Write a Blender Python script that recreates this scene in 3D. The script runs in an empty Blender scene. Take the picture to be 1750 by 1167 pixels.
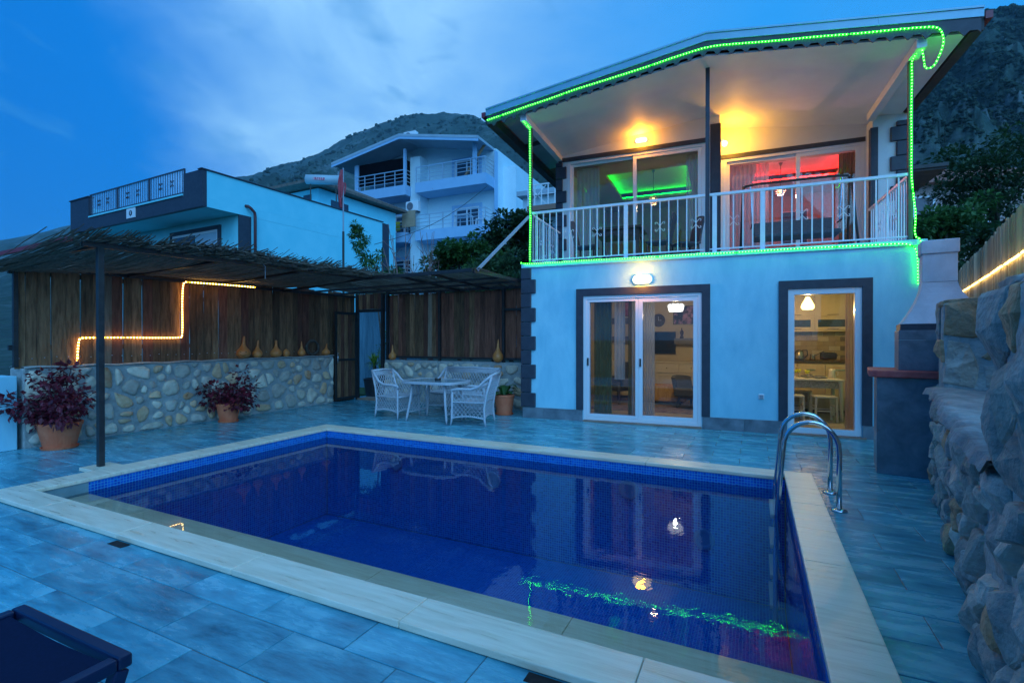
import bpy, math, random
import numpy as np
from mathutils import Vector, Matrix, noise
R = math.radians
scene = bpy.context.scene
col = scene.collection
rng = random.Random(7)

# ------------------------------------------------------------------ camera
cam_d = bpy.data.cameras.new('camera')
cam = bpy.data.objects.new('camera', cam_d)
col.objects.link(cam)
cam.location = (0, 0, 1.5)
cam.rotation_euler = (R(89.75), 0, 0)
cam_d.sensor_width = 36.0
cam_d.lens = 850.0 / 1750.0 * 36.0
cam_d.clip_start = 0.05
cam_d.clip_end = 6000
scene.camera = cam

# ------------------------------------------------------------------ world: dusk sky with cloud
SUN_EL, SUN_AZ = R(32), R(162)
world = bpy.data.worlds.new('World')
scene.world = world
world.use_nodes = True
wt = world.node_tree
wt.nodes.clear()


def wn(t, **kw):
    n = wt.nodes.new(t)
    for k, v in kw.items():
        if k[0] == 'i' and k[1:].isdigit():
            n.inputs[int(k[1:])].default_value = v
        else:
            setattr(n, k, v)
    return n


def wl(a, b):
    wt.links.new(a, b)


tc = wn('ShaderNodeTexCoord')
sep = wn('ShaderNodeSeparateXYZ')
wl(tc.outputs['Generated'], sep.inputs[0])
# broad left-to-right change of the blue
mr = wn('ShaderNodeMapRange', i1=-0.8, i2=0.35, i3=0.0, i4=1.0)
wl(sep.outputs['X'], mr.inputs[0])
base = wn('ShaderNodeValToRGB')
e = base.color_ramp.elements
e[0].position, e[0].color = 0.0, (0.0, 0.15, 0.60, 1)
e[1].position, e[1].color = 1.0, (0.004, 0.30, 0.86, 1)
k = base.color_ramp.elements.new(0.35)
k.color = (0.0, 0.20, 0.72, 1)
wl(mr.outputs[0], base.inputs[0])
# cloud noise
mp = wn('ShaderNodeMapping')
mp.inputs['Scale'].default_value = (1.0, 1.0, 1.9)
mp.inputs['Rotation'].default_value = (0.0, 0.5, 0.0)
wl(tc.outputs['Generated'], mp.inputs[0])
n1 = wn('ShaderNodeTexNoise')
n1.inputs['Scale'].default_value = 2.6
n1.inputs['Detail'].default_value = 6
n1.inputs['Roughness'].default_value = 0.55
n1.inputs['Distortion'].default_value = 0.35
wl(mp.outputs[0], n1.inputs['Vector'])
# a pale cloud bank: wavering edge on the left, thinning out to the right
wob = wn('ShaderNodeMath', operation='MULTIPLY_ADD', i1=0.30)
wl(n1.outputs[0], wob.inputs[0])
wl(sep.outputs['X'], wob.inputs[2])
m2 = wn('ShaderNodeMapRange', interpolation_type='SMOOTHSTEP', i1=-0.44, i2=-0.20, i3=0.0, i4=1.0)
wl(wob.outputs[0], m2.inputs[0])
m5 = wn('ShaderNodeMapRange', interpolation_type='SMOOTHSTEP', i1=-0.05, i2=0.55, i3=1.0, i4=0.12)
wl(wob.outputs[0], m5.inputs[0])
m4 = wn('ShaderNodeMath', operation='MULTIPLY')
wl(m2.outputs[0], m4.inputs[0])
wl(m5.outputs[0], m4.inputs[1])
m3 = wn('ShaderNodeMapRange', i1=0.32, i2=0.64, i3=0.30, i4=1.08)
wl(n1.outputs[0], m3.inputs[0])
cr = wn('ShaderNodeMath', operation='MULTIPLY', use_clamp=True)
wl(m4.outputs[0], cr.inputs[0])
wl(m3.outputs[0], cr.inputs[1])
cmix = wn('ShaderNodeMixRGB')
cmix.inputs[2].default_value = (0.30, 0.62, 0.97, 1)
wl(cr.outputs[0], cmix.inputs[0])
wl(base.outputs[0], cmix.inputs[1])
# darker smoky wisps inside the pale cloud
n2 = wn('ShaderNodeTexNoise')
n2.inputs['Scale'].default_value = 7.0
n2.inputs['Detail'].default_value = 5
n2.inputs['Distortion'].default_value = 0.6
wl(mp.outputs[0], n2.inputs['Vector'])
cr2 = wn('ShaderNodeValToRGB')
e = cr2.color_ramp.elements
e[0].position, e[0].color = 0.56, (0, 0, 0, 1)
e[1].position, e[1].color = 0.80, (0.8, 0.8, 0.8, 1)
wl(n2.outputs[0], cr2.inputs[0])
dmix = wn('ShaderNodeMixRGB')
dmix.inputs[2].default_value = (0.045, 0.27, 0.66, 1)
wl(cr2.outputs[0], dmix.inputs[0])
wl(cmix.outputs[0], dmix.inputs[1])
# physical dusk sky adds its share
sky = wn('ShaderNodeTexSky', sky_type='NISHITA', sun_disc=False)
sky.sun_elevation = R(2.0)
sky.sun_rotation = SUN_AZ
tint = wn('ShaderNodeMixRGB', blend_type='MULTIPLY')
tint.inputs[0].default_value = 1.0
tint.inputs[2].default_value = (0.006, 0.08, 0.22, 1)
wl(sky.outputs[0], tint.inputs[1])
scl = wn('ShaderNodeMixRGB', blend_type='MULTIPLY')
scl.inputs[0].default_value = 1.0
scl.inputs[2].default_value = (10.0, 10.0, 10.0, 1)
wl(dmix.outputs[0], scl.inputs[1])
addn = wn('ShaderNodeMixRGB', blend_type='ADD')
addn.inputs[0].default_value = 1.0
wl(scl.outputs[0], addn.inputs[1])
wl(tint.outputs[0], addn.inputs[2])
bg = wn('ShaderNodeBackground')
bg.inputs['Strength'].default_value = 0.112
wl(addn.outputs[0], bg.inputs['Color'])
wo = wn('ShaderNodeOutputWorld')
wl(bg.outputs[0], wo.inputs['Surface'])

# soft directional twilight from behind the camera
sun_d = bpy.data.lights.new('sun', 'SUN')
sun_d.energy = 2.9
sun_d.angle = R(70)
sun_d.color = (0.22, 0.56, 1.0)
sun = bpy.data.objects.new('sun', sun_d)
col.objects.link(sun)
sdir = Vector((math.sin(SUN_AZ) * math.cos(SUN_EL), math.cos(SUN_AZ) * math.cos(SUN_EL), math.sin(SUN_EL)))
sun.rotation_euler = sdir.to_track_quat('Z', 'Y').to_euler()
sun.location = sdir * 30

vs = scene.view_settings
vs.view_transform = 'Standard'
vs.look = 'None'
vs.exposure = 0.0
vs.gamma = 1.0
vs.use_curve_mapping = False
cy = scene.cycles
cy.use_denoising = True
try:
    cy.denoiser = 'OPENIMAGEDENOISE'
except Exception:
    pass
cy.max_bounces = 8
cy.diffuse_bounces = 4
cy.glossy_bounces = 4
cy.transmission_bounces = 4
cy.transparent_max_bounces = 12
cy.volume_bounces = 0
cy.sample_clamp_indirect = 6.0
cy.caustics_reflective = False
cy.caustics_refractive = False


# ------------------------------------------------------------------ frames
class Frame:
    def __init__(s, o, yaw):
        s.o = Vector(o)
        s.yaw = R(yaw)
        s.m = Matrix.Translation(s.o) @ Matrix.Rotation(s.yaw, 4, 'Z')

    def w(s, x, y, z=0.0):
        return s.m @ Vector((x, y, z))


HF = Frame((0.224, 9.572, 0), -22.6)       # villa: x along the facade, y into the house
PF = Frame((-3.205, 8.505, 0), -25.9)      # pool: x along the long side, y away from the camera
NF = Frame((-10.89, 17.5, 0), -28)         # flat-roofed neighbour
AF = Frame((-10.48, 33.0, 0), -24)         # apartment house


def at(px, py, Y):
    d = Vector(((px - 875) / 850.0, 1.0, (579.8 - py) / 850.0))
    return Vector((0, 0, 1.5)) + d * Y


# ------------------------------------------------------------------ mesh builder
class MB:
    def __init__(s):
        s.v, s.f = [], []

    def add(s, vs, fs):
        n = len(s.v)
        s.v += [tuple(p) for p in vs]
        s.f += [tuple(i + n for i in q) for q in fs]
        return s

    def box(s, x0, x1, y0, y1, z0, z1):
        v = [(x0, y0, z0), (x1, y0, z0), (x1, y1, z0), (x0, y1, z0), (x0, y0, z1), (x1, y0, z1), (x1, y1, z1), (x0, y1, z1)]
        return s.add(v, [(0, 3, 2, 1), (4, 5, 6, 7), (0, 1, 5, 4), (1, 2, 6, 5), (2, 3, 7, 6), (3, 0, 4, 7)])

    def bar(s, a, b, w, h=None, up=(0, 0, 1)):
        a, b = Vector(a), Vector(b)
        h = h or w
        d = (b - a).normalized()
        u = Vector(up)
        if abs(d.dot(u)) > 0.98:
            u = Vector((1, 0, 0))
        x = d.cross(u).normalized() * (w / 2)
        z = x.cross(d).normalized() * (h / 2)
        v = [a - x - z, a + x - z, a + x + z, a - x + z, b - x - z, b + x - z, b + x + z, b - x + z]
        return s.add(v, [(0, 1, 2, 3), (7, 6, 5, 4), (0, 4, 5, 1), (1, 5, 6, 2), (2, 6, 7, 3), (3, 7, 4, 0)])

    def tube(s, pts, r, n=8, closed=False, cap=True):
        pts = [Vector(p) for p in pts]
        rs = r if isinstance(r, (list, tuple)) else [r] * len(pts)
        N = len(pts)
        prev = None
        rings = []
        for i, p in enumerate(pts):
            if closed:
                d = pts[(i + 1) % N] - pts[i - 1]
            else:
                d = pts[min(i + 1, N - 1)] - pts[max(i - 1, 0)]
            d = d.normalized() if d.length > 1e-9 else Vector((0, 0, 1))
            if prev is None:
                u = Vector((0, 0, 1)) if abs(d.z) < 0.9 else Vector((1, 0, 0))
                x = d.cross(u).normalized()
            else:
                x = (prev - d * prev.dot(d))
                x = x.normalized() if x.length > 1e-6 else d.orthogonal().normalized()
            prev = x
            y = d.cross(x)
            rings.append([p + (x * math.cos(2 * math.pi * k / n) + y * math.sin(2 * math.pi * k / n)) * rs[i] for k in range(n)])
        vs, fs = [q for ring in rings for q in ring], []
        for i in range(N if closed else N - 1):
            j = (i + 1) % N
            for k in range(n):
                k2 = (k + 1) % n
                fs.append((i * n + k, i * n + k2, j * n + k2, j * n + k))
        if cap and not closed:
            fs.append(tuple(reversed(range(n))))
            fs.append(tuple((N - 1) * n + k for k in range(n)))
        return s.add(vs, fs)

    def lathe(s, prof, c=(0, 0, 0), n=24):
        vs, fs = [], []
        for r, z in prof:
            for k in range(n):
                a = 2 * math.pi * k / n
                vs.append((c[0] + r * math.cos(a), c[1] + r * math.sin(a), c[2] + z))
        for i in range(len(prof) - 1):
            for k in range(n):
                k2 = (k + 1) % n
                fs.append((i * n + k, i * n + k2, (i + 1) * n + k2, (i + 1) * n + k))
        if prof[0][0] > 1e-4:
            fs.append(tuple(reversed(range(n))))
        if prof[-1][0] > 1e-4:
            fs.append(tuple((len(prof) - 1) * n + k for k in range(n)))
        return s.add(vs, fs)

    def prism(s, poly, f0, f1):
        """poly: list of 2-D points; f0/f1 map a point to 3-D on each side."""
        n = len(poly)
        v = [f0(*p) for p in poly] + [f1(*p) for p in poly]
        fs = [tuple(range(n)), tuple(reversed(range(n, 2 * n)))]
        for i in range(n):
            j = (i + 1) % n
            fs.append((i, i + n, j + n, j))
        return s.add(v, fs)

    def sheet(s, grid, thick=None):
        """grid: rows of Vectors"""
        nr, nc = len(grid), len(grid[0])
        vs = [p for row in grid for p in row]
        fs = [(i * nc + j, i * nc + j + 1, (i + 1) * nc + j + 1, (i + 1) * nc + j) for i in range(nr - 1) for j in range(nc - 1)]
        return s.add(vs, fs)

    def mesh(s, name, smooth=False):
        me = bpy.data.meshes.new(name)
        me.from_pydata(s.v, [], s.f)
        me.update()
        if smooth:
            me.polygons.foreach_set('use_smooth', [True] * len(me.polygons))
        return me

    def build(s, name, m, parent=None, loc=None, rz=None, smooth=False, bevel=0.0, fix=False):
        me = s.mesh(name, smooth)
        if fix:
            import bmesh
            b = bmesh.new()
            b.from_mesh(me)
            bmesh.ops.recalc_face_normals(b, faces=b.faces)
            b.to_mesh(me)
            b.free()
        me.materials.append(m)
        return link(name, me, parent, loc, rz, bevel)


def link(name, me, parent=None, loc=None, rz=None, bevel=0.0):
    o = bpy.data.objects.new(name, me)
    col.objects.link(o)
    o.parent = parent
    if loc is not None:
        o.location = loc
    if rz is not None:
        o.rotation_euler = (0, 0, rz)
    if bevel:
        b = o.modifiers.new('bevel', 'BEVEL')
        b.width = bevel
        b.segments = 2
        b.limit_method = 'ANGLE'
        b.angle_limit = R(40)
    return o


def tag(o, label=None, cat=None, group=None, kind=None):
    for kk, vv in (('label', label), ('category', cat), ('group', group), ('kind', kind)):
        if vv:
            o[kk] = vv
    return o


def thing(name, label, cat, loc=(0, 0, 0), rz=0.0, group=None):
    o = bpy.data.objects.new(name, None)
    o.empty_display_size = 0.1
    col.objects.link(o)
    o.location = loc
    o.rotation_euler = (0, 0, rz)
    return tag(o, label, cat, group)


def struct(o, label=None):
    o['kind'] = 'structure'
    if label:
        o['label'] = label
    return o


def stuff(o):
    o['kind'] = 'stuff'
    return o


def lamp_light(name, parent, loc, energy, color, size=0.05):
    d = bpy.data.lights.new(name, 'POINT')
    d.energy = energy
    d.color = color
    d.shadow_soft_size = size
    o = bpy.data.objects.new(name, d)
    col.objects.link(o)
    o.parent = parent
    o.location = loc
    return o


def copy_tree(o, parent=None):
    c = o.copy()
    col.objects.link(c)
    c.parent = parent
    for ch in [x for x in o.children]:
        copy_tree(ch, c)
    return c


# ------------------------------------------------------------------ materials
def nd(nt, t, **kw):
    n = nt.nodes.new(t)
    for kk, vv in kw.items():
        setattr(n, kk, vv)
    return n


def M(name, c1, c2=None, rough=0.6, metal=0.0, scale=6.0, detail=5, stretch=(1, 1, 1), lo=0.35, hi=0.65, bump=0.0, bscale=None,
      rnd=0.0, spec=0.5, coat=0.0, rough2=None, extra=None, trans=0.0, glow=None, gs=0.0):
    m = bpy.data.materials.new(name)
    m.use_nodes = True
    nt = m.node_tree
    p = nt.nodes['Principled BSDF']
    p.inputs['Base Color'].default_value = (*c1, 1)
    p.inputs['Roughness'].default_value = rough
    p.inputs['Metallic'].default_value = metal
    p.inputs['Specular IOR Level'].default_value = spec
    p.inputs['Coat Weight'].default_value = coat
    if glow:
        p.inputs['Emission Color'].default_value = (*glow, 1)
        p.inputs['Emission Strength'].default_value = gs
    L = nt.links.new
    if c2 is not None or bump or rnd:
        t = nd(nt, 'ShaderNodeTexCoord')
        oi = nd(nt, 'ShaderNodeObjectInfo')
        ad = nd(nt, 'ShaderNodeVectorMath', operation='MULTIPLY_ADD')
        cb = nd(nt, 'ShaderNodeCombineXYZ')
        for q in range(3):
            L(oi.outputs['Random'], cb.inputs[q])
        L(cb.outputs[0], ad.inputs[0])
        ad.inputs[1].default_value = (37.0, 61.0, 17.0)
        L(t.outputs['Object'], ad.inputs[2])
        mpn = nd(nt, 'ShaderNodeMapping')
        mpn.inputs['Scale'].default_value = stretch
        L(ad.outputs[0], mpn.inputs[0])
        src = None
        if c2 is not None:
            ns = nd(nt, 'ShaderNodeTexNoise')
            ns.inputs['Scale'].default_value = scale
            ns.inputs['Detail'].default_value = detail
            ns.inputs['Roughness'].default_value = 0.62
            ns.inputs['Distortion'].default_value = 0.3
            L(mpn.outputs[0], ns.inputs['Vector'])
            rp = nd(nt, 'ShaderNodeValToRGB')
            ee = rp.color_ramp.elements
            ee[0].position, ee[0].color = lo, (*c1, 1)
            ee[1].position, ee[1].color = hi, (*c2, 1)
            if extra:
                for pos, cc in extra:
                    x = rp.color_ramp.elements.new(pos)
                    x.color = (*cc, 1)
            L(ns.outputs[0], rp.inputs[0])
            src = rp.outputs[0]
            if rough2 is not None:
                mr_ = nd(nt, 'ShaderNodeMapRange')
                mr_.inputs[1].default_value = lo
                mr_.inputs[2].default_value = hi
                mr_.inputs[3].default_value = rough
                mr_.inputs[4].default_value = rough2
                L(ns.outputs[0], mr_.inputs[0])
                L(mr_.outputs[0], p.inputs['Roughness'])
        if rnd:
            hs = nd(nt, 'ShaderNodeHueSaturation')
            mr2 = nd(nt, 'ShaderNodeMapRange')
            mr2.inputs[3].default_value = 1 - rnd
            mr2.inputs[4].default_value = 1 + rnd
            L(oi.outputs['Random'], mr2.inputs[0])
            L(mr2.outputs[0], hs.inputs['Value'])
            if src is not None:
                L(src, hs.inputs['Color'])
            else:
                hs.inputs['Color'].default_value = (*c1, 1)
            src = hs.outputs[0]
        if src is not None:
            L(src, p.inputs['Base Color'])
        if bump:
            nb = nd(nt, 'ShaderNodeTexNoise')
            nb.inputs['Scale'].default_value = bscale or scale * 4
            nb.inputs['Detail'].default_value = 6
            L(mpn.outputs[0], nb.inputs['Vector'])
            b = nd(nt, 'ShaderNodeBump')
            b.inputs['Strength'].default_value = min(1.0, bump)
            b.inputs['Distance'].default_value = 0.02 * max(1.0, bump)
            L(nb.outputs[0], b.inputs['Height'])
            L(b.outputs[0], p.inputs['Normal'])
    return m


def emis(name, c, s):
    m = bpy.data.materials.new(name)
    m.use_nodes = True
    nt = m.node_tree
    nt.nodes.clear()
    e_ = nd(nt, 'ShaderNodeEmission')
    e_.inputs[0].default_value = (*c, 1)
    e_.inputs[1].default_value = s
    o = nd(nt, 'ShaderNodeOutputMaterial')
    nt.links.new(e_.outputs[0], o.inputs[0])
    return m


def rope_mat(name, c, s, core, pitch=0.046):
    """clear rope with a row of diodes: glow that rises at each diode"""
    m = bpy.data.materials.new(name)
    m.use_nodes = True
    nt = m.node_tree
    nt.nodes.clear()
    at_ = nd(nt, 'ShaderNodeAttribute', attribute_name='run')
    mu = nd(nt, 'ShaderNodeMath', operation='MULTIPLY')
    mu.inputs[1].default_value = 2 * math.pi / pitch
    sn = nd(nt, 'ShaderNodeMath', operation='SINE')
    mr_ = nd(nt, 'ShaderNodeMapRange')
    mr_.inputs[1].default_value = -1.0
    mr_.inputs[2].default_value = 1.0
    mr_.inputs[3].default_value = s * 0.2
    mr_.inputs[4].default_value = s * 1.8
    mx = nd(nt, 'ShaderNodeMixRGB')
    mx.inputs[1].default_value = (*c, 1)
    mx.inputs[2].default_value = (*core, 1)
    m01 = nd(nt, 'ShaderNodeMapRange')
    m01.inputs[1].default_value = 0.2
    m01.inputs[2].default_value = 1.0
    e_ = nd(nt, 'ShaderNodeEmission')
    o = nd(nt, 'ShaderNodeOutputMaterial')
    L = nt.links.new
    L(at_.outputs['Fac'], mu.inputs[0])
    L(mu.outputs[0], sn.inputs[0])
    L(sn.outputs[0], mr_.inputs[0])
    L(sn.outputs[0], m01.inputs[0])
    L(m01.outputs[0], mx.inputs[0])
    L(mx.outputs[0], e_.inputs[0])
    L(mr_.outputs[0], e_.inputs[1])
    L(e_.outputs[0], o.inputs[0])
    return m


def clear_mat(name, ior, tint=(1, 1, 1), rough=0.0, bump=0.0, bscale=8.0, boost=1.0, milk=None):
    """clear sheet: see-through with Fresnel reflection (panes, water)"""
    m = bpy.data.materials.new(name)
    m.use_nodes = True
    nt = m.node_tree
    nt.nodes.clear()
    L = nt.links.new
    tr = nd(nt, 'ShaderNodeBsdfTransparent')
    tr.inputs[0].default_value = (*tint, 1)
    gl = nd(nt, 'ShaderNodeBsdfGlossy')
    gl.inputs['Roughness'].default_value = rough
    fr = nd(nt, 'ShaderNodeFresnel')
    fr.inputs[0].default_value = ior
    mx = nd(nt, 'ShaderNodeMixShader')
    fac = fr.outputs[0]
    if boost != 1.0:
        mm = nd(nt, 'ShaderNodeMath', operation='MULTIPLY', use_clamp=True)
        mm.inputs[1].default_value = boost
        L(fac, mm.inputs[0])
        fac = mm.outputs[0]
    L(fac, mx.inputs[0])
    L(tr.outputs[0], mx.inputs[1])
    L(gl.outputs[0], mx.inputs[2])
    if bump:
        t = nd(nt, 'ShaderNodeTexCoord')
        nb = nd(nt, 'ShaderNodeTexNoise')
        nb.inputs['Scale'].default_value = bscale
        nb.inputs['Detail'].default_value = 3
        nb.inputs['Distortion'].default_value = 0.4
        big = nd(nt, 'ShaderNodeTexNoise')
        big.inputs['Scale'].default_value = 0.55
        big.inputs['Detail'].default_value = 1
        L(t.outputs['Object'], big.inputs['Vector'])
        L(t.outputs['Object'], nb.inputs['Vector'])
        sx = nd(nt, 'ShaderNodeSeparateXYZ')
        L(t.outputs['Object'], sx.inputs[0])
        mr_ = nd(nt, 'ShaderNodeMapRange')          # the calm far-left end, the stirred near end
        mr_.inputs[1].default_value = 2.0
        mr_.inputs[2].default_value = 5.0
        mr_.inputs[3].default_value = 0.06
        mr_.inputs[4].default_value = 1.0
        L(sx.outputs['X'], mr_.inputs[0])
        mu = nd(nt, 'ShaderNodeMath', operation='MULTIPLY')
        L(nb.outputs[0], mu.inputs[0])
        L(mr_.outputs[0], mu.inputs[1])
        b = nd(nt, 'ShaderNodeBump')
        b.inputs['Strength'].default_value = bump
        b.inputs['Distance'].default_value = 0.01
        L(mu.outputs[0], b.inputs['Height'])
        L(b.outputs[0], gl.inputs['Normal'])
        L(b.outputs[0], fr.inputs['Normal'])
    o = nd(nt, 'ShaderNodeOutputMaterial')
    L(mx.outputs[0], o.inputs[0])
    return m


def sheer_mat(name, c, clear=0.45):
    m = bpy.data.materials.new(name)
    m.use_nodes = True
    nt = m.node_tree
    nt.nodes.clear()
    L = nt.links.new
    tr = nd(nt, 'ShaderNodeBsdfTransparent')
    df = nd(nt, 'ShaderNodeBsdfDiffuse')
    df.inputs[0].default_value = (*c, 1)
    tl = nd(nt, 'ShaderNodeBsdfTranslucent')
    tl.inputs[0].default_value = (*c, 1)
    a = nd(nt, 'ShaderNodeMixShader')
    a.inputs[0].default_value = 0.22
    L(df.outputs[0], a.inputs[1])
    L(tl.outputs[0], a.inputs[2])
    b = nd(nt, 'ShaderNodeMixShader')
    b.inputs[0].default_value = 1 - clear
    L(tr.outputs[0], b.inputs[1])
    L(a.outputs[0], b.inputs[2])
    o = nd(nt, 'ShaderNodeOutputMaterial')
    L(b.outputs[0], o.inputs[0])
    return m


def leaf_mat(name, c1, c2, rough=0.5):
    m = bpy.data.materials.new(name)
    m.use_nodes = True
    nt = m.node_tree
    L = nt.links.new
    p = nt.nodes['Principled BSDF']
    p.inputs['Roughness'].default_value = rough
    g = nd(nt, 'ShaderNodeNewGeometry')
    rp = nd(nt, 'ShaderNodeValToRGB')
    rp.color_ramp.elements[0].color = (*c1, 1)
    rp.color_ramp.elements[1].color = (*c2, 1)
    L(g.outputs['Random Per Island'], rp.inputs[0])
    L(rp.outputs[0], p.inputs['Base Color'])
    tl = nd(nt, 'ShaderNodeBsdfTranslucent')
    L(rp.outputs[0], tl.inputs[0])
    mx = nd(nt, 'ShaderNodeMixShader')
    mx.inputs[0].default_value = 0.3
    o = nt.nodes['Material Output']
    L(p.outputs[0], mx.inputs[1])
    L(tl.outputs[0], mx.inputs[2])
    L(mx.outputs[0], o.inputs[0])
    return m


def mosaic_mat(name, axes, c1, c2, grout, pitch=0.03):
    m = bpy.data.materials.new(name)
    m.use_nodes = True
    nt = m.node_tree
    L = nt.links.new
    p = nt.nodes['Principled BSDF']
    p.inputs['Roughness'].default_value = 0.25
    t = nd(nt, 'ShaderNodeTexCoord')
    sx = nd(nt, 'ShaderNodeSeparateXYZ')
    L(t.outputs['Object'], sx.inputs[0])
    gr, cells = [], []
    for a in axes:
        d = nd(nt, 'ShaderNodeMath', operation='DIVIDE')
        d.inputs[1].default_value = pitch
        L(sx.outputs['XYZ'.index(a)], d.inputs[0])
        f = nd(nt, 'ShaderNodeMath', operation='FRACT')
        L(d.outputs[0], f.inputs[0])
        c = nd(nt, 'ShaderNodeMath', operation='COMPARE')
        c.inputs[1].default_value = 0.5
        c.inputs[2].default_value = 0.42
        L(f.outputs[0], c.inputs[0])
        gr.append(c)
        fl = nd(nt, 'ShaderNodeMath', operation='FLOOR')
        L(d.outputs[0], fl.inputs[0])
        cells.append(fl)
    mu = nd(nt, 'ShaderNodeMath', operation='MULTIPLY')
    L(gr[0].outputs[0], mu.inputs[0])
    L(gr[1].outputs[0], mu.inputs[1])
    cb = nd(nt, 'ShaderNodeCombineXYZ')
    L(cells[0].outputs[0], cb.inputs[0])
    L(cells[1].outputs[0], cb.inputs[1])
    wn_ = nd(nt, 'ShaderNodeTexWhiteNoise', noise_dimensions='2D')
    L(cb.outputs[0], wn_.inputs['Vector'])
    a = nd(nt, 'ShaderNodeMixRGB')
    a.inputs[1].default_value = (*c1, 1)
    a.inputs[2].default_value = (*c2, 1)
    L(wn_.outputs['Value'], a.inputs[0])
    b = nd(nt, 'ShaderNodeMixRGB')
    b.inputs[1].default_value = (*grout, 1)
    L(mu.outputs[0], b.inputs[0])
    L(a.outputs[0], b.inputs[2])
    L(b.outputs[0], p.inputs['Base Color'])
    bp = nd(nt, 'ShaderNodeBump')
    bp.inputs['Strength'].default_value = 0.4
    bp.inputs['Distance'].default_value = 0.003
    L(mu.outputs[0], bp.inputs['Height'])
    L(bp.outputs[0], p.inputs['Normal'])
    return m


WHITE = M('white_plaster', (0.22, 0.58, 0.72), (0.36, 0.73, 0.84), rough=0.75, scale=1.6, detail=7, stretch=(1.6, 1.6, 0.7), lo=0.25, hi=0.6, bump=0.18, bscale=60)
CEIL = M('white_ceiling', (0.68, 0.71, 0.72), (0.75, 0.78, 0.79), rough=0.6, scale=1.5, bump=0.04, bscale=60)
NAVY = M('anthracite_paint', (0.030, 0.036, 0.055), (0.045, 0.052, 0.072), rough=0.55, scale=8, bump=0.12, bscale=60)
BLACK = M('black_steel', (0.018, 0.018, 0.020), (0.035, 0.032, 0.032), rough=0.45, scale=12)
PVC = M('white_pvc', (0.80, 0.80, 0.82), rough=0.3)
PVCGREY = M('grey_pvc', (0.30, 0.34, 0.40), rough=0.35)
RAILW = M('white_rail_paint', (0.72, 0.76, 0.80), (0.80, 0.83, 0.86), rough=0.4, scale=14)
GLASS = clear_mat('window_glass', 1.5, (0.93, 0.95, 0.96), boost=1.25)
METALF = M('fascia_sheet', (0.20, 0.42, 0.55), (0.24, 0.47, 0.60), rough=0.35, scale=3, metal=0.2)
GREYSTONE = M('grey_marble_tile', (0.10, 0.125, 0.15), (0.26, 0.29, 0.32), rough=0.32, scale=4.5, lo=0.3, hi=0.75, bump=0.1, bscale=30)
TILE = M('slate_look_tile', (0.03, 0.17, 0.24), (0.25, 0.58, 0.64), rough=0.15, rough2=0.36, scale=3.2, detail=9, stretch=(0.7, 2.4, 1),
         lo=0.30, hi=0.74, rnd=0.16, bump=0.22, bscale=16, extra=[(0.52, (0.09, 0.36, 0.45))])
GROUT = M('tile_grout', (0.16, 0.13, 0.11), (0.24, 0.20, 0.17), rough=0.9, scale=20)
TRAV = M('travertine', (0.74, 0.57, 0.40), (0.92, 0.76, 0.58), rough=0.24, rough2=0.4, scale=5, stretch=(0.5, 5, 2), lo=0.3, hi=0.62, rnd=0.05, bump=0.12,
         bscale=30)
MORTAR = M('wall_mortar', (0.30, 0.32, 0.31), (0.45, 0.46, 0.44), rough=0.95, scale=9, bump=0.8, bscale=35)
STONES = [M('field_stone_' + nme, a, b, rough=0.85, scale=7, lo=0.3, hi=0.7, rnd=0.18, bump=0.8, bscale=22) for nme, a, b in (
    ('pale', (0.58, 0.47, 0.36), (0.86, 0.74, 0.58)), ('buff', (0.60, 0.36, 0.20), (0.80, 0.56, 0.36)),
    ('grey', (0.40, 0.35, 0.29), (0.66, 0.58, 0.48)), ('rust', (0.58, 0.25, 0.11), (0.78, 0.52, 0.34)))]
WOODS = [M('fence_wood_' + nme, a, b, rough=0.8, scale=6, detail=9, stretch=(4, 4, 0.45), lo=0.34, hi=0.74, rnd=0.45, bump=0.5, bscale=18)
         for nme, a, b in (('brown', (0.11, 0.045, 0.018), (0.38, 0.18, 0.085)), ('ruddy', (0.12, 0.034, 0.018), (0.33, 0.115, 0.065)),
                           ('weathered', (0.26, 0.16, 0.10), (0.52, 0.36, 0.25)))]
NEWWOOD = M('pale_pine', (0.30, 0.25, 0.17), (0.48, 0.42, 0.31), rough=0.8, scale=5, detail=8, stretch=(3, 3, 0.3), rnd=0.25, bump=0.3, bscale=20)
TERRA = M('terracotta', (0.70, 0.13, 0.05), (0.80, 0.20, 0.09), rough=0.75, scale=6, bump=0.1)
SOIL = M('soil', (0.03, 0.022, 0.015), (0.06, 0.045, 0.03), rough=1.0, scale=30, bump=0.8)
GOURD = M('dried_gourd', (0.60, 0.15, 0.03), (0.76, 0.27, 0.075), rough=0.4, scale=5, rnd=0.15)
REED = M('dry_reed', (0.11, 0.075, 0.05), (0.30, 0.22, 0.155), rough=0.7, scale=12, stretch=(0.6, 8, 8))
STEEL = M('polished_steel', (0.62, 0.63, 0.65), rough=0.09, metal=1.0)
WICKER = M('white_wicker', (0.44, 0.44, 0.48), (0.60, 0.60, 0.64), rough=0.45, scale=60)
REDBRICK = M('red_counter', (0.52, 0.07, 0.06), (0.66, 0.13, 0.11), rough=0.6, scale=9, bump=0.2)
ROOFRED = M('clay_roof_tile', (0.27, 0.075, 0.05), (0.40, 0.14, 0.09), rough=0.8, scale=4)
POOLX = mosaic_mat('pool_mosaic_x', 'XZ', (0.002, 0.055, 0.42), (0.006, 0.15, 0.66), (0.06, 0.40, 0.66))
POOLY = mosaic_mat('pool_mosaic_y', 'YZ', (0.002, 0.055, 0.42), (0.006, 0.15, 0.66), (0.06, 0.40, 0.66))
POOLZ = mosaic_mat('pool_mosaic_floor', 'XY', (0.001, 0.040, 0.30), (0.003, 0.085, 0.44), (0.02, 0.19, 0.46))  # same mosaic, colour darkened to offset the stronger light on the floor
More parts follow.
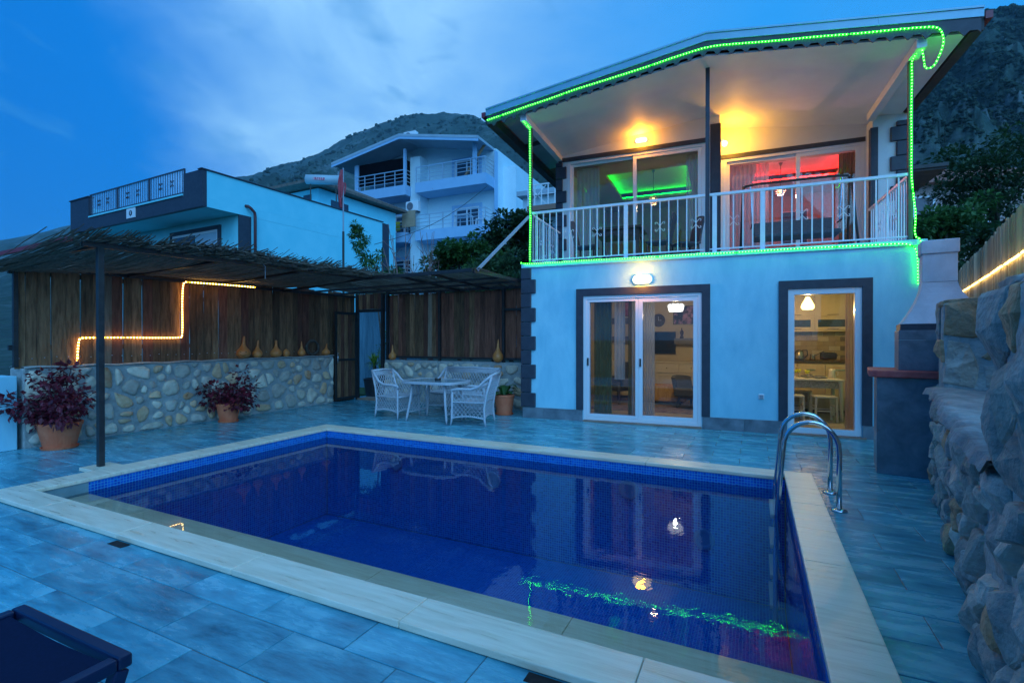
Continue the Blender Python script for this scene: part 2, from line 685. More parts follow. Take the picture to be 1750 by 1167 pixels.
WATER = clear_mat('pool_water', 1.33, (0.95, 0.97, 1.0), bump=0.09, bscale=9.0, boost=1.0)
GREENLED = rope_mat('green_led_rope', (0.006, 1.0, 0.008), 13.0, (0.07, 1.0, 0.06))
YELLOWLED = rope_mat('warm_led_rope', (1.0, 0.44, 0.02), 9.0, (1.0, 0.80, 0.32))
LAMPW = emis('lamp_diffuser', (1.0, 0.80, 0.45), 5.0)
LEAFG = leaf_mat('leaf_green', (0.025, 0.09, 0.022), (0.10, 0.22, 0.05))
LEAFO = leaf_mat('leaf_olive', (0.045, 0.10, 0.045), (0.13, 0.24, 0.10))
LEAFD = leaf_mat('leaf_dark', (0.014, 0.045, 0.016), (0.05, 0.10, 0.03))
LEAFP = leaf_mat('leaf_purple', (0.08, 0.008, 0.018), (0.30, 0.035, 0.06), 0.4)
LEAFY = leaf_mat('leaf_lime', (0.10, 0.20, 0.02), (0.30, 0.38, 0.04))
BARK = M('bark', (0.06, 0.045, 0.035), (0.13, 0.10, 0.08), rough=0.9, scale=14, bump=0.5)
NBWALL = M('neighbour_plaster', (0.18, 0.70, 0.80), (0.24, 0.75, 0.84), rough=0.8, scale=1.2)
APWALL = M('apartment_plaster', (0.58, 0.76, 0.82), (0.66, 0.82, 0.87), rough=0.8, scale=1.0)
APTRIM = M('apartment_blue_trim', (0.30, 0.50, 0.70), (0.34, 0.54, 0.74), rough=0.7, scale=2)
WINDARK = M('dim_window', (0.035, 0.05, 0.08), (0.06, 0.08, 0.11), rough=0.08, scale=1.5)
DARKSCREEN = M('dark_screen_mesh', (0.006, 0.006, 0.009), rough=0.8, spec=0.05)
CREAM = M('cream_wall', (0.60, 0.52, 0.38), (0.66, 0.58, 0.44), rough=0.8, scale=2)
WARMWOOD = M('laminate_beige', (0.52, 0.42, 0.28), (0.60, 0.50, 0.35), rough=0.4, scale=6, stretch=(1, 1, 0.2))
GREYFAB = M('grey_fabric', (0.07, 0.075, 0.085), (0.11, 0.115, 0.13), rough=0.9, scale=40)
DARKWOOD = M('dark_wood', (0.045, 0.025, 0.018), (0.085, 0.05, 0.035), rough=0.35, scale=6, stretch=(1, 6, 6))
SHEER = sheer_mat('sheer_curtain', (0.80, 0.80, 0.80), 0.25)
DRAPE = M('amber_curtain', (0.30, 0.17, 0.05), (0.42, 0.26, 0.09), rough=0.85, scale=8, stretch=(6, 6, 0.3))
FLOORT = M('interior_floor', (0.42, 0.36, 0.28), (0.52, 0.45, 0.36), rough=0.25, scale=3)
RUG = M('rug', (0.10, 0.06, 0.06), (0.30, 0.22, 0.20), rough=0.95, scale=9)

# ================================================================== SETTING
# ---- far ground and mountains
gm = MB()
gm.add([(-3600, -1500, -1.9), (3600, -1500, -1.9), (3600, 2200, -1.9), (-3600, 2200, -1.9)], [(0, 1, 2, 3)])
GROUND = M('dry_ground', (0.05, 0.055, 0.035), (0.11, 0.10, 0.07), rough=0.95, scale=0.4, bump=0.3)
struct(gm.build('ground', GROUND))

SKYL = [(-900, 470), (-400, 440), (0, 413), (70, 397), (120, 386), (200, 362), (300, 330), (420, 303), (470, 284), (520, 262), (560, 248), (640, 223), (700, 206), (755, 195),
        (800, 197), (845, 213), (880, 232), (930, 225), (1000, 190), (1150, 145), (1350, 105), (1550, 75), (1640, 52), (1680, 30), (1750, 17), (1900, 0), (2400, 20), (3400, 60)]


def interp(tab, x):
    if x <= tab[0][0]:
        return tab[0][1]
    for (a, b), (c, d) in zip(tab, tab[1:]):
        if x <= c:
            return b + (d - b) * (x - a) / (c - a)
    return tab[-1][1]


DISTR = [(-900, 1300), (0, 1250), (200, 1200), (420, 1100), (800, 1000), (1000, 800), (1400, 480), (1750, 360), (3400, 360)]
MOUNT = bpy.data.materials.new('mountain')
MOUNT.use_nodes = True
nt = MOUNT.node_tree
pb = nt.nodes['Principled BSDF']
pb.inputs['Roughness'].default_value = 0.95
t_ = nd(nt, 'ShaderNodeTexCoord')
na = nd(nt, 'ShaderNodeTexNoise')
na.inputs['Scale'].default_value = 0.02
na.inputs['Detail'].default_value = 9
na.inputs['Roughness'].default_value = 0.68
nt.links.new(t_.outputs['Object'], na.inputs['Vector'])
rp = nd(nt, 'ShaderNodeValToRGB')
rp.color_ramp.elements[0].position, rp.color_ramp.elements[0].color = 0.46, (0.011, 0.036, 0.028, 1)
rp.color_ramp.elements[1].position, rp.color_ramp.elements[1].color = 0.70, (0.13, 0.155, 0.17, 1)
x_ = rp.color_ramp.elements.new(0.54)
x_.color = (0.022, 0.052, 0.038, 1)
nt.links.new(na.outputs[0], rp.inputs[0])
nt.links.new(rp.outputs[0], pb.inputs['Base Color'])
nbp = nd(nt, 'ShaderNodeTexNoise')
nbp.inputs['Scale'].default_value = 0.09
nbp.inputs['Detail'].default_value = 8
nt.links.new(t_.outputs['Object'], nbp.inputs['Vector'])
bpn = nd(nt, 'ShaderNodeBump')
bpn.inputs['Strength'].default_value = 1.0
bpn.inputs['Distance'].default_value = 6.0
nt.links.new(nbp.outputs[0], bpn.inputs['Height'])
nt.links.new(bpn.outputs[0], pb.inputs['Normal'])

NA, NR = 420, 96
TGRID = []


def terrain_point(px, t):
    """px: bearing given as the photograph's column; t 0..1 from the foot to the ridge"""
    Rr = interp(DISTR, px)
    r0 = 17.0
    r = r0 * (Rr / r0) ** t
    slope = (579.8 - interp(SKYL, px)) / 850.0
    ux, uy = (px - 875) / 850.0, 1.0
    s = max(0.0, (r - 20.0) / (Rr - 20.0))
    zr = 1.5 + slope * Rr
    h = zr * (0.30 * s + 0.70 * s ** 1.7)
    x, y = ux * r, uy * r
    nz = noise.fractal(Vector((x, y, 3.1)) * (6.0 / Rr), 0.9, 2.1, 6)
    rg_ = 1 - abs(noise.fractal(Vector((x, y, 9.0)) * (22.0 / Rr), 0.8, 2.1, 5))
    h += (nz * 0.13 + (rg_ - 0.75) * 0.05) * zr * min(1.0, s * 2.2) * (1 - 0.75 * s ** 6)
    return Vector((x, y, -0.12 + h * min(1.0, s * 40)))


COLS = [-900 + 1250 * j / 60 for j in range(60)] + [350 + 650 * j / 200 for j in range(200)] + [1000 + 480 * j / 40 for j in range(40)] + [1480 + 340 * j / 90 for j in range(90)] + [1820 + 1580 * j / 40 for j in range(41)]
TGRID = [[terrain_point(cpx, i / NR) for cpx in COLS] for i in range(NR + 1)]
back = [Vector((p.x * 1.25, p.y * 1.25, p.z - 0.3 * max(10, p.z))) for p in TGRID[-1]]
hm = MB().sheet(TGRID + [back])
struct(hm.build('mountain_hillside', MOUNT, smooth=True))

ICO = [(0, 0, 1), (0.894, 0, 0.447), (0.276, 0.851, 0.447), (-0.724, 0.526, 0.447), (-0.724, -0.526, 0.447), (0.276, -0.851, 0.447),
       (0.724, 0.526, -0.447), (-0.276, 0.851, -0.447), (-0.894, 0, -0.447), (-0.276, -0.851, -0.447), (0.724, -0.526, -0.447), (0, 0, -1)]
ICOF = [(0, 1, 2), (0, 2, 3), (0, 3, 4), (0, 4, 5), (0, 5, 1), (1, 6, 2), (2, 7, 3), (3, 8, 4), (4, 9, 5), (5, 10, 1), (6, 7, 2), (7, 8, 3), (8, 9, 4),
        (9, 10, 5), (10, 6, 1), (11, 7, 6), (11, 8, 7), (11, 9, 8), (11, 10, 9), (11, 6, 10)]
bm_ = MB()
for i in range(22000):
    px = rng.choice([rng.uniform(400, 960), rng.uniform(1540, 1800), rng.uniform(1540, 1800)])
    t = 0.42 + 0.58 * rng.random() ** 0.55
    p = terrain_point(px, t)
    if noise.noise(p * 0.012) + 0.5 * noise.noise(p * 0.045) > 0.20:
        continue
    r = p.length * rng.uniform(0.0011, 0.0034)
    sc = (rng.uniform(0.8, 1.6), rng.uniform(0.8, 1.4), rng.uniform(0.7, 1.2))
    bm_.add([p + Vector((v[0] * sc[0], v[1] * sc[1], v[2] * sc[2])) * r * rng.uniform(0.7, 1.3) for v in ICO[:11]], ICOF[:15])
SCRUB = leaf_mat('hill_scrub', (0.012, 0.034, 0.024), (0.035, 0.07, 0.042), 0.9)
o = stuff(bm_.build('hillside_scrub', SCRUB))
tag(o, 'dark green scrub bushes scattered over the mountain slopes', 'scrub')

# ---- pool terrace: tiles laid in running bond round the pool
PX0, PX1, PY0, PY1 = 0.0, 7.17, -4.20, 0.03       # outer edge of the coping
IX0, IX1, IY0, IY1 = 0.33, 6.90, -3.94, -0.27     # inner edge of the coping
DX0, DX1, DY0, DY1 = -2.75, 9.6, -7.9, 4.3
hole = (0.12, 7.05, -4.08, -0.08)
gb = MB()
for a in ((DX0, DX1, DY0, hole[2]), (DX0, DX1, hole[3], DY1), (DX0, hole[0], hole[2], hole[3]), (hole[1], DX1, hole[2], hole[3])):
    gb.box(a[0], a[1], a[2], a[3], -0.14, -0.006)
deck = struct(gb.build('pool_terrace', GROUT, loc=PF.o, rz=PF.yaw))
TW, TH, J = 0.655, 0.318, 0.0055
tiles = []
row = 0
y = -4.445 - TH * 11
while y < DY1:
    offs = [0.0, 0.5][row % 2] * TW
    x = 4.48 - TW * 13 + (0.33 if row % 2 else 0.0)
    while x < DX1:
        a0, a1, b0, b1 = x, x + TW, y, y + TH
        x += TW
        pieces = [(a0, a1, b0, b1)]
        if a1 > hole[0] and a0 < hole[1] and b1 > hole[2] and b0 < hole[3]:
            pieces = []
            if a0 < hole[0]:
                pieces.append((a0, hole[0], b0, b1))
            if a1 > hole[1]:
                pieces.append((hole[1], a1, b0, b1))
            c0, c1 = max(a0, hole[0]), min(a1, hole[1])
            if b0 < hole[2]:
                pieces.append((c0, c1, b0, hole[2]))
            if b1 > hole[3]:
                pieces.append((c0, c1, hole[3], b1))
        for q in pieces:
            q = (max(q[0], DX0), min(q[1], DX1), max(q[2], DY0), min(q[3], DY1))
            if q[1] - q[0] > 0.03 and q[3] - q[2] > 0.03:
                tiles.append(q)
    y += TH
    row += 1
vis, rest = [], []
for q in tiles:
    c = PF.w((q[0] + q[1]) / 2, (q[2] + q[3]) / 2)
    hl = HF.m.inverted() @ c
    if 0.15 < hl.x < 6.1 and hl.y > 0.2:
        continue
    if c.y < 0.6 or q[0] < -2.5:
        rest.append((9e9, q))
        continue
    u = 875 + 850 * c.x / c.y
    vv = 580 + 850 * 1.5 / c.y
    if -90 < u < 1800 and vv < 1260:
        vis.append((c.y ** 3 / ((q[1] - q[0]) * (q[3] - q[2])), q))
    else:
        rest.append((9e9, q))
vis.sort(key=lambda s_: s_[0])
rest = [q for _, q in vis[295:]] + [q for _, q in rest]
meshes = {}
for _, q in vis[:295]:
    key = (round(q[1] - q[0], 3), round(q[3] - q[2], 3))
    if key not in meshes:
        w_, h_ = key[0] / 2 - J / 2, key[1] / 2 - J / 2
        e_ = 0.003
        mb = MB()
        mb.add([(-w_, -h_, -0.02), (w_, -h_, -0.02), (w_, h_, -0.02), (-w_, h_, -0.02), (-w_, -h_, -e_), (w_, -h_, -e_), (w_, h_, -e_), (-w_, h_, -e_),
                (-w_ + e_, -h_ + e_, 0), (w_ - e_, -h_ + e_, 0), (w_ - e_, h_ - e_, 0), (-w_ + e_, h_ - e_, 0)],
               [(8, 9, 10, 11), (4, 5, 9, 8), (5, 6, 10, 9), (6, 7, 11, 10), (7, 4, 8, 11), (0, 1, 5, 4), (1, 2, 6, 5), (2, 3, 7, 6), (3, 0, 4, 7)])
        meshes[key] = mb.mesh('paving_tile')
        meshes[key].materials.append(TILE)
    o = link('paving_tile', meshes[key], deck, ((q[0] + q[1]) / 2, (q[2] + q[3]) / 2, rng.uniform(-0.0012, 0.0012)))
mb = MB()
for q in rest:
    mb.box(q[0] + J / 2, q[1] - J / 2, q[2] + J / 2, q[3] - J / 2, -0.02, -0.001)
stuff(mb.build('outer_paving', TILE, deck))

# ---- the pool
WZ = -0.10
pool = thing('swimming_pool', 'rectangular swimming pool lined with dark blue mosaic and pale stone coping', 'pool', PF.o, PF.yaw)
PD = -1.35
LY = -3.50          # inner edge of the shallow ledge
mb = MB()
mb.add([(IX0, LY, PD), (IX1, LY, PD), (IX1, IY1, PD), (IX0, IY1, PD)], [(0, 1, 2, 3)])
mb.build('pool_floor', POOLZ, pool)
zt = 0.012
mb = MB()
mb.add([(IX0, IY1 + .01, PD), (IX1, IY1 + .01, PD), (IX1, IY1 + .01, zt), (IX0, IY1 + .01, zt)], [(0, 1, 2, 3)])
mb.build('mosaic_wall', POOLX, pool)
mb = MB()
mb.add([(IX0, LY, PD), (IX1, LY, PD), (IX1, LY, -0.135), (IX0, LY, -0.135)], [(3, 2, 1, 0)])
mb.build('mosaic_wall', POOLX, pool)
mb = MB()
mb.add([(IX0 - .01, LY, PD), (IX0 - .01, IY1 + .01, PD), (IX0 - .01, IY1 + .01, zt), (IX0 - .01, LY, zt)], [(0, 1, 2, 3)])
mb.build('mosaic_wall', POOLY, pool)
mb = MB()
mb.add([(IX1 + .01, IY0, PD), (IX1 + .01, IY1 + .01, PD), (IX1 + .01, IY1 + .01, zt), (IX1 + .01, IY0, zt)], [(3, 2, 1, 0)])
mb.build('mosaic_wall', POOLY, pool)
# plain rendered strip above the ledge
mb = MB().add([(IX0 - .01, IY0, -0.14), (IX0 - .01, LY, -0.14), (IX0 - .01, LY, zt), (IX0 - .01, IY0, zt)], [(0, 1, 2, 3)])
mb.add([(IX0 - .01, IY0 - .01, -0.14), (IX1 + .01, IY0 - .01, -0.14), (IX1 + .01, IY0 - .01, zt), (IX0 - .01, IY0 - .01, zt)], [(3, 2, 1, 0)])
mb.build('rendered_strip', M('wet_render', (0.16, 0.25, 0.27), (0.26, 0.36, 0.38), rough=0.35, scale=5), pool)
# shallow ledge in stone slabs
LEDGE = M('ledge_stone', (0.80, 0.56, 0.32), (0.92, 0.72, 0.46), rough=0.3, scale=6, stretch=(0.5, 5, 1), rnd=0.06, bump=0.1)
xs = [IX0 - .01, 1.35, 2.75, 4.25, 5.65, IX1 + .01]
for a, b in zip(xs, xs[1:]):
    MB().box(a + .002, b - .002, IY0 - .01, LY + .012, -0.16, -0.122).build('ledge_slab', LEDGE, pool, bevel=0.003)
# coping slabs with a rounded nose
def coping(x0, x1, y0, y1):
    MB().box(x0, x1, y0, y1, 0.006, 0.045).build('coping_slab', TRAV, pool, bevel=0.006)


xs = [PX0, 1.02, 2.30, 3.62, 4.95, 6.15, PX1]
for a, b in zip(xs, xs[1:]):
    coping(a + .0015, b - .0015, PY0, IY0)
xs = [PX0, 1.35, 2.72, 4.10, 5.45, IX1 - 0.02]
for i_, (a, b) in enumerate(zip(xs, xs[1:])):
    coping(a + .0015, b - .0015, IY1, PY1)
ys = [IY0 + .0015, -2.35, -0.95, IY1 - .0015]
for a, b in zip(ys, ys[1:]):
    coping(PX0, IX0, a, b)
ys = [IY0 + .0015, -2.45, -1.15, PY1]
for a, b in zip(ys, ys[1:]):
    coping(IX1 - 0.002 if b != PY1 else IX1 - 0.0185, PX1, a + .0015, b - .0015) if b != PY1 else MB().box(IX1 - .0, PX1, a + .0015, b, 0.006, 0.0455).build('coping_slab', TRAV, pool, bevel=0.006)
# footing pad under the pergola post
MB().box(-0.30, 0.02, -3.32, -3.02, 0.004, 0.0435).build('post_pad', TRAV, pool, bevel=0.005)
# inlets and lights in the far wall
for x_, z_ in ((1.75, -0.36), (3.4, -0.42), (5.25, -0.30), (6.1, -0.75)):
    mb = MB()
    n = 20
    mb.lathe([(0.0, 0.006), (0.07, 0.006), (0.08, 0.010), (0.11, 0.010), (0.115, 0.0)], n=n)
    mb.v = [(v[0] + x_, IY1 - 0.002 - v[2], v[1] * 1.0 + z_) for v in mb.v]
    mb.build('pool_light_ring', M('ring_plastic', (0.04, 0.20, 0.45), rough=0.4) if x_ < 2 else bpy.data.materials['ring_plastic'], pool, fix=True)
wm = MB()
nx, ny = 40, 24
wm.sheet([[Vector((IX0 - .012 + (IX1 - IX0 + .024) * j / nx, IY0 - .012 + (IY1 - IY0 + .024) * i / ny, 0)) for j in range(nx + 1)] for i in range(ny + 1)])
water = wm.build('pool_water', WATER, None, PF.w(0, 0, WZ), PF.yaw, smooth=True)
struct(water)
# drain openings beside the coping
DR = M('drain_hollow', (0.006, 0.004, 0.004), (0.03, 0.015, 0.012), rough=0.9, scale=20)
for i_, (x_, y_) in enumerate(((2.42, -4.235), (5.78, -4.235))):
    o = MB().box(-0.09, 0.09, -0.035, 0.03, 0.001, 0.003).build('drain_slot', DR, None, PF.w(x_, y_, 0.0), PF.yaw)
    tag(o, ('dark drain slot beside the coping at the pool corner near the pergola post', 'dark drain slot beside the middle of the near coping')[i_], 'drain', 'drain slots')


# ================================================================== STONE WALLS
def voronoi_stones(W, H, n, seed, gap=0.018, aspect=1.0, rounds=None, shrink=(1.0, 1.0), jit=(0.88, 1.02)):
    r = random.Random(seed)
    pts = []
    tries = 0
    dmin = math.sqrt(W * H / n) * 0.70
    while len(pts) < n and tries < 9000:
        tries += 1
        p = (r.uniform(0.02, W - 0.02), r.uniform(0.03, H - 0.03))
        s = r.choice([r.uniform(0.45, 0.75), r.uniform(0.8, 1.1), r.uniform(1.1, 1.5)])
        if all(math.hypot((p[0] - q[0]) / aspect, p[1] - q[1]) > dmin * (s + q[2]) / 2 for q in pts):
            pts.append((p[0], p[1], s))
    out = []
    for i, p in enumerate(pts):
        poly = [(0.012, 0.012), (W - 0.012, 0.012), (W - 0.012, H - 0.02), (0.012, H - 0.02)]
        for j, q in enumerate(pts):
            if i == j or abs(q[0] - p[0]) > 1.6 or abs(q[1] - p[1]) > 1.6:
                continue
            dx, dy = q[0] - p[0], q[1] - p[1]
            d = math.hypot(dx, dy)
            nxn, nyn = dx / d, dy / d
            w = p[2] / (p[2] + q[2])
            lim = d * w - gap * r.uniform(0.6, 1.7)
            new = []
            for a, b in zip(poly, poly[1:] + poly[:1]):
                da = (a[0] - p[0]) * nxn + (a[1] - p[1]) * nyn - lim
                db = (b[0] - p[0]) * nxn + (b[1] - p[1]) * nyn - lim
                if da <= 0:
                    new.append(a)
                if (da < 0 < db) or (db < 0 < da):
                    k_ = da / (da - db)
                    new.append((a[0] + (b[0] - a[0]) * k_, a[1] + (b[1] - a[1]) * k_))
            poly = new
            if len(poly) < 3:
                break
        if len(poly) < 3:
            continue
        for it in range(rounds if rounds is not None else (1 if r.random() < 0.6 else 2)):                                   # round the corners
            new = []
            for a, b in zip(poly, poly[1:] + poly[:1]):
                new.append((a[0] * .75 + b[0] * .25, a[1] * .75 + b[1] * .25))
                new.append((a[0] * .25 + b[0] * .75, a[1] * .25 + b[1] * .75))
            poly = new
        # thin out and roughen
        cx_ = sum(a[0] for a in poly) / len(poly)
        cy_ = sum(a[1] for a in poly) / len(poly)
        kb = r.uniform(*shrink)
        res = []
        for a in poly:
            if not res or math.hypot(a[0] - res[-1][0], a[1] - res[-1][1]) > 0.022:
                k_ = r.uniform(*jit) * kb
                res.append((cx_ + (a[0] - cx_) * k_, cy_ + (a[1] - cy_) * k_))
        area = abs(sum(a[0] * b[1] - b[0] * a[1] for a, b in zip(res, res[1:] + res[:1]))) / 2
        if len(res) >= 5 and area > 0.004:
            out.append((cx_, cy_, res))
    return out


def stone_wall_face(parent, origin, rz, W, H, n, seed, depth=0.045, gap=0.018, weights=(5, 2, 4, 1)):
    """stones set proud of a vertical mortar face; local x along, z up, -y towards the viewer"""
    r = random.Random(seed + 99)
    for cx_, cz_, poly in voronoi_stones(W, H, n, seed, gap, shrink=(0.76, 1.0)):
        d = depth * r.uniform(0.6, 1.25)
        mb = MB()
        m_ = len(poly)
        vs, fs = [], []
        tx, tz = r.uniform(-.25, .25), r.uniform(-.25, .25)
        for kscale, y_ in ((1.0, 0.012), (0.985, -d * 0.45), (0.86, -d * 0.9), (0.45, -d)):
            for q in poly:
                dx, dz = q[0] - cx_, q[1] - cz_
                jy = (dx * tx + dz * tz) * (0 if y_ > 0 else 1) * 0.25 + (r.uniform(-.006, .006) if y_ < 0 else 0)
                vs.append((dx * kscale, y_ + jy, dz * kscale))
        for lv in range(3):
            for a in range(m_):
                b = (a + 1) % m_
                fs.append((lv * m_ + a, lv * m_ + b, (lv + 1) * m_ + b, (lv + 1) * m_ + a))
        vs.append((0, -d * 1.02, 0))
        for a in range(m_):
            fs.append((3 * m_ + a, 3 * m_ + (a + 1) % m_, 4 * m_))
        mb.add(vs, fs)
        mt = r.choices(STONES, weights)[0]
        o = mb.build('wall_stone', mt, parent, smooth=True, fix=True)
        mw = Matrix.Translation(Vector(origin)) @ Matrix.Rotation(rz, 4, 'Z') @ Matrix.Translation(Vector((cx_, 0, cz_)))
        o.matrix_local = mw


# left garden wall (local: x along the wall going away from the camera)
def wall_frame(x, y, yaw_add):
    return PF.w(x, y), PF.yaw + yaw_add


LW0, LW1 = -3.05, 2.55
lw = thing('stone_garden_wall', 'low rubble stone wall under the long plank fence left of the pool', 'wall', PF.w(-2.4, LW0), PF.yaw + R(90))
LL = LW1 - LW0
# local x runs away from the camera, local -y faces right (towards the pool)
mb = MB().box(0, LL, 0, 0.40, -0.05, 1.10)
mb.build('mortar_core', MORTAR, lw, bevel=0.02)
mb = MB()
gridt = []
for i_ in range(41):
    xx = LL * i_ / 40
    gridt.append([Vector((xx, yy, 1.10 + 0.022 + 0.008 * math.sin(i_ * 1.3) - (0.02 if yy in (-0.03, 0.41) else 0))) for yy in (-0.03, -0.015, 0.2, 0.395, 0.41)])
MB().sheet(gridt).build('mortar_cap', MORTAR, lw, smooth=True, fix=True)
stone_wall_face(lw, (0, 0, 0), 0, LL, 1.10, 112, 5, gap=0.015)

# the wall's near end: plastered end pier at the picture's left edge
ep = MB().box(-0.22, 0.22, -0.2, 0.2, 0, 1.0).build('garden_pier', WHITE, None, PF.w(-2.62, -3.31), PF.yaw, bevel=0.01)
tag(ep, 'short white plastered pier at the near end of the rubble wall', 'pier')

bw = thing('stone_back_wall', 'low rubble stone wall behind the white wicker table set', 'wall', PF.w(-1.5, 3.3), PF.yaw)
BL = 4.0
MB().box(0, BL, 0, 0.3, -0.05, 1.0).build('mortar_core', MORTAR, bw, bevel=0.02)
stone_wall_face(bw, (0, 0, 0), 0, BL - 0.2, 0.985, 78, 11, gap=0.014)


# ================================================================== PLANK FENCES
def board(parent, x, w, z0, z1, m, t=0.022, y=0.0, r=rng, ragged=0.0):
    h = z1 - z0
    mb = MB()
    n = 4
    L_, Rr_ = [], []
    for i in range(n + 1):
        L_.append(-w / 2 + r.uniform(-.003, .003))
        Rr_.append(w / 2 + r.uniform(-.003, .003))
    for i in range(n):
        a, b = h * i / n, h * (i + 1) / n
        tt = r.uniform(-ragged, ragged) if i == n - 1 else 0
        mb.add([(L_[i], 0, a), (Rr_[i], 0, a), (Rr_[i], t, a), (L_[i], t, a), (L_[i + 1], 0, b + tt), (Rr_[i + 1], 0, b), (Rr_[i + 1], t, b), (L_[i + 1], t, b + tt)],
               [(0, 1, 5, 4), (1, 2, 6, 5), (2, 3, 7, 6), (3, 0, 4, 7)] + ([(3, 2, 1, 0)] if i == 0 else []) + ([(4, 5, 6, 7)] if i == n - 1 else []))
    o = mb.build('board', m, parent)
    o.location = (x, y + r.uniform(-.006, .006), z0)
    o.rotation_euler = (r.uniform(-.006, .006), r.uniform(-.006, .006), 0)
    return o


fl = thing('plank_fence', 'tall brown plank fence standing on the rubble wall left of the pool', 'fence', PF.w(-2.50, -3.15), PF.yaw + R(90))
x = 0.05
i_ = 0
FLEN = 6.4
while x < FLEN:
    w = rng.choice([0.115, 0.13, 0.15, 0.165])
    z0 = 1.09 if x < 5.75 else 0.0
    mt = rng.choices(WOODS, (6, 2, 1.2 if x < 1.5 else 0.5))[0]
    board(fl, x + w / 2, w, z0, 2.62 + rng.uniform(-.03, .05), mt)
    x += w + rng.choice([0.003, 0.006, 0.006, 0.014])
    i_ += 1
MB().box(0, FLEN, 0.032, 0.07, 1.35, 1.42).box(0, FLEN, 0.032, 0.07, 2.40, 2.47).build('rail', BLACK, fl)
# nail heads along the foot of the boards
NAIL = M('nail_steel', (0.5, 0.52, 0.55), rough=0.35, metal=0.9)
mb = MB()
for i in range(44):
    xx = 0.09 + i * 0.138
    zz = 1.24 + rng.uniform(-.01, .01)
    mb.box(xx - .006, xx + .006, -0.012, -0.004, zz - .006, zz + .006)
stuff(mb.build('nail_heads', NAIL, fl))

fb = thing('back_plank_fence', 'reddish brown plank fence in black steel frame behind the wicker table', 'fence', PF.w(-1.46, 3.42), PF.yaw)
x = 0.03
while x < 3.95:
    w = rng.choice([0.11, 0.12, 0.135])
    board(fb, x + w / 2, w, 1.07, 2.58 + rng.uniform(-.02, .02), rng.choices(WOODS, (2, 6, 0.5))[0])
    x += w + rng.choice([0.002, 0.003, 0.008])
for xx in (0.0, 1.52, 3.18):
    MB().box(xx - 0.03, xx + 0.03, -0.07, -0.012, 1.0, 2.66).build('post', BLACK, fb)
MB().box(0.032, 1.488, -0.062, -0.012, 1.05, 1.10).box(1.552, 3.148, -0.062, -0.012, 1.05, 1.10).box(3.212, 3.95, -0.062, -0.012, 1.05, 1.10).build('rail', BLACK, fb)
MB().box(0.0, 3.95, -0.06, -0.012, 2.59, 2.655).build('rail', BLACK, fb)
MB().box(3.212, 3.95, -0.062, -0.012, 2.12, 2.17).build('rail', BLACK, fb)

# gate between the two walls, leaf swung open towards the pool
gate = thing('garden_gate', 'narrow wooden gate in black steel frame, swung open beside the rubble wall', 'gate', PF.w(-2.33, 3.27), PF.yaw)
MB().box(-0.03, 0.03, -0.04, 0.04, 0, 2.62).build('gate_post', BLACK, gate)
MB().box(0.77, 0.84, -0.03, 0.05, 0, 2.62).build('gate_post', BLACK, gate)
MB().box(0.032, 0.768, -0.03, 0.03, 2.17, 2.24).build('lintel', BLACK, gate)
for i in range(6):
    xx = 0.04 + i * 0.122
    board(gate, xx + 0.058, 0.115, 2.245, 2.62, WOODS[i % 2])
lf = MB()
# leaf along -y from the hinge post
for a in ((-0.02, 0.02, -0.74, -0.69, 0.05, 2.16), (-0.02, 0.02, -0.10, -0.05, 0.05, 2.16), (-0.02, 0.02, -0.69, -0.10, 0.05, 0.11), (-0.02, 0.02, -0.69, -0.10, 2.10, 2.16),
          (-0.02, 0.02, -0.69, -0.10, 0.98, 1.03)):
    lf.box(*a)
leaf = lf.build('gate_leaf', BLACK, gate)
for i in range(5):
    y0 = -0.69 + i * 0.118
    mt = WOODS[1] if i % 2 else WOODS[0]
    MB().box(-0.008, 0.012, y0 + .002, y0 + .116, 1.032, 2.098).build('board', mt, leaf)
    MB().box(-0.008, 0.012, y0 + .002, y0 + .116, 0.112, 0.978).build('board', mt, leaf)
MB().tube([(0.02, -0.715, 0.92), (0.065, -0.715, 0.94), (0.065, -0.715, 1.16), (0.02, -0.715, 1.18)], 0.011, 8).build('handle', STEEL, leaf, smooth=True)
# threshold and the garden behind
MB().box(0.03, 0.77, -0.05, 0.35, 0.0, 0.035).build('threshold', M('threshold_stone', (0.30, 0.17, 0.11), (0.42, 0.28, 0.2), rough=0.6), gate)
GRASS = M('lawn', (0.02, 0.05, 0.012), (0.06, 0.11, 0.03), rough=0.95, scale=12, bump=0.8)
struct(MB().box(-7.0, 2.4, 4.31, 8.5, -0.12, -0.02).build('garden_lawn', GRASS, None, PF.o, PF.yaw))
bf = thing('garden_back_fence', 'pale weathered board fence seen through the open gate', 'fence', PF.w(-6.2, 5.7), PF.yaw)
GREYWOOD = M('pale_board', (0.06, 0.16, 0.22), (0.11, 0.25, 0.32), rough=0.8, scale=5, stretch=(4, 4, 0.3), rnd=0.12)
for i in range(36):
    MB().box(i * 0.112, i * 0.112 + 0.106, 0, 0.02, 0.0, 2.35).build('board', GREYWOOD, bf)


# ---- right-hand rubble wall beside the camera
RW = Frame((4.62, 5.53, 0), 52.5 - 180)      # local x runs towards the camera, local -y... (front faces the pool)
rw = thing('rough_stone_wall', 'massive rough stone wall with cement ledge at the right edge', 'wall', RW.o, RW.yaw)
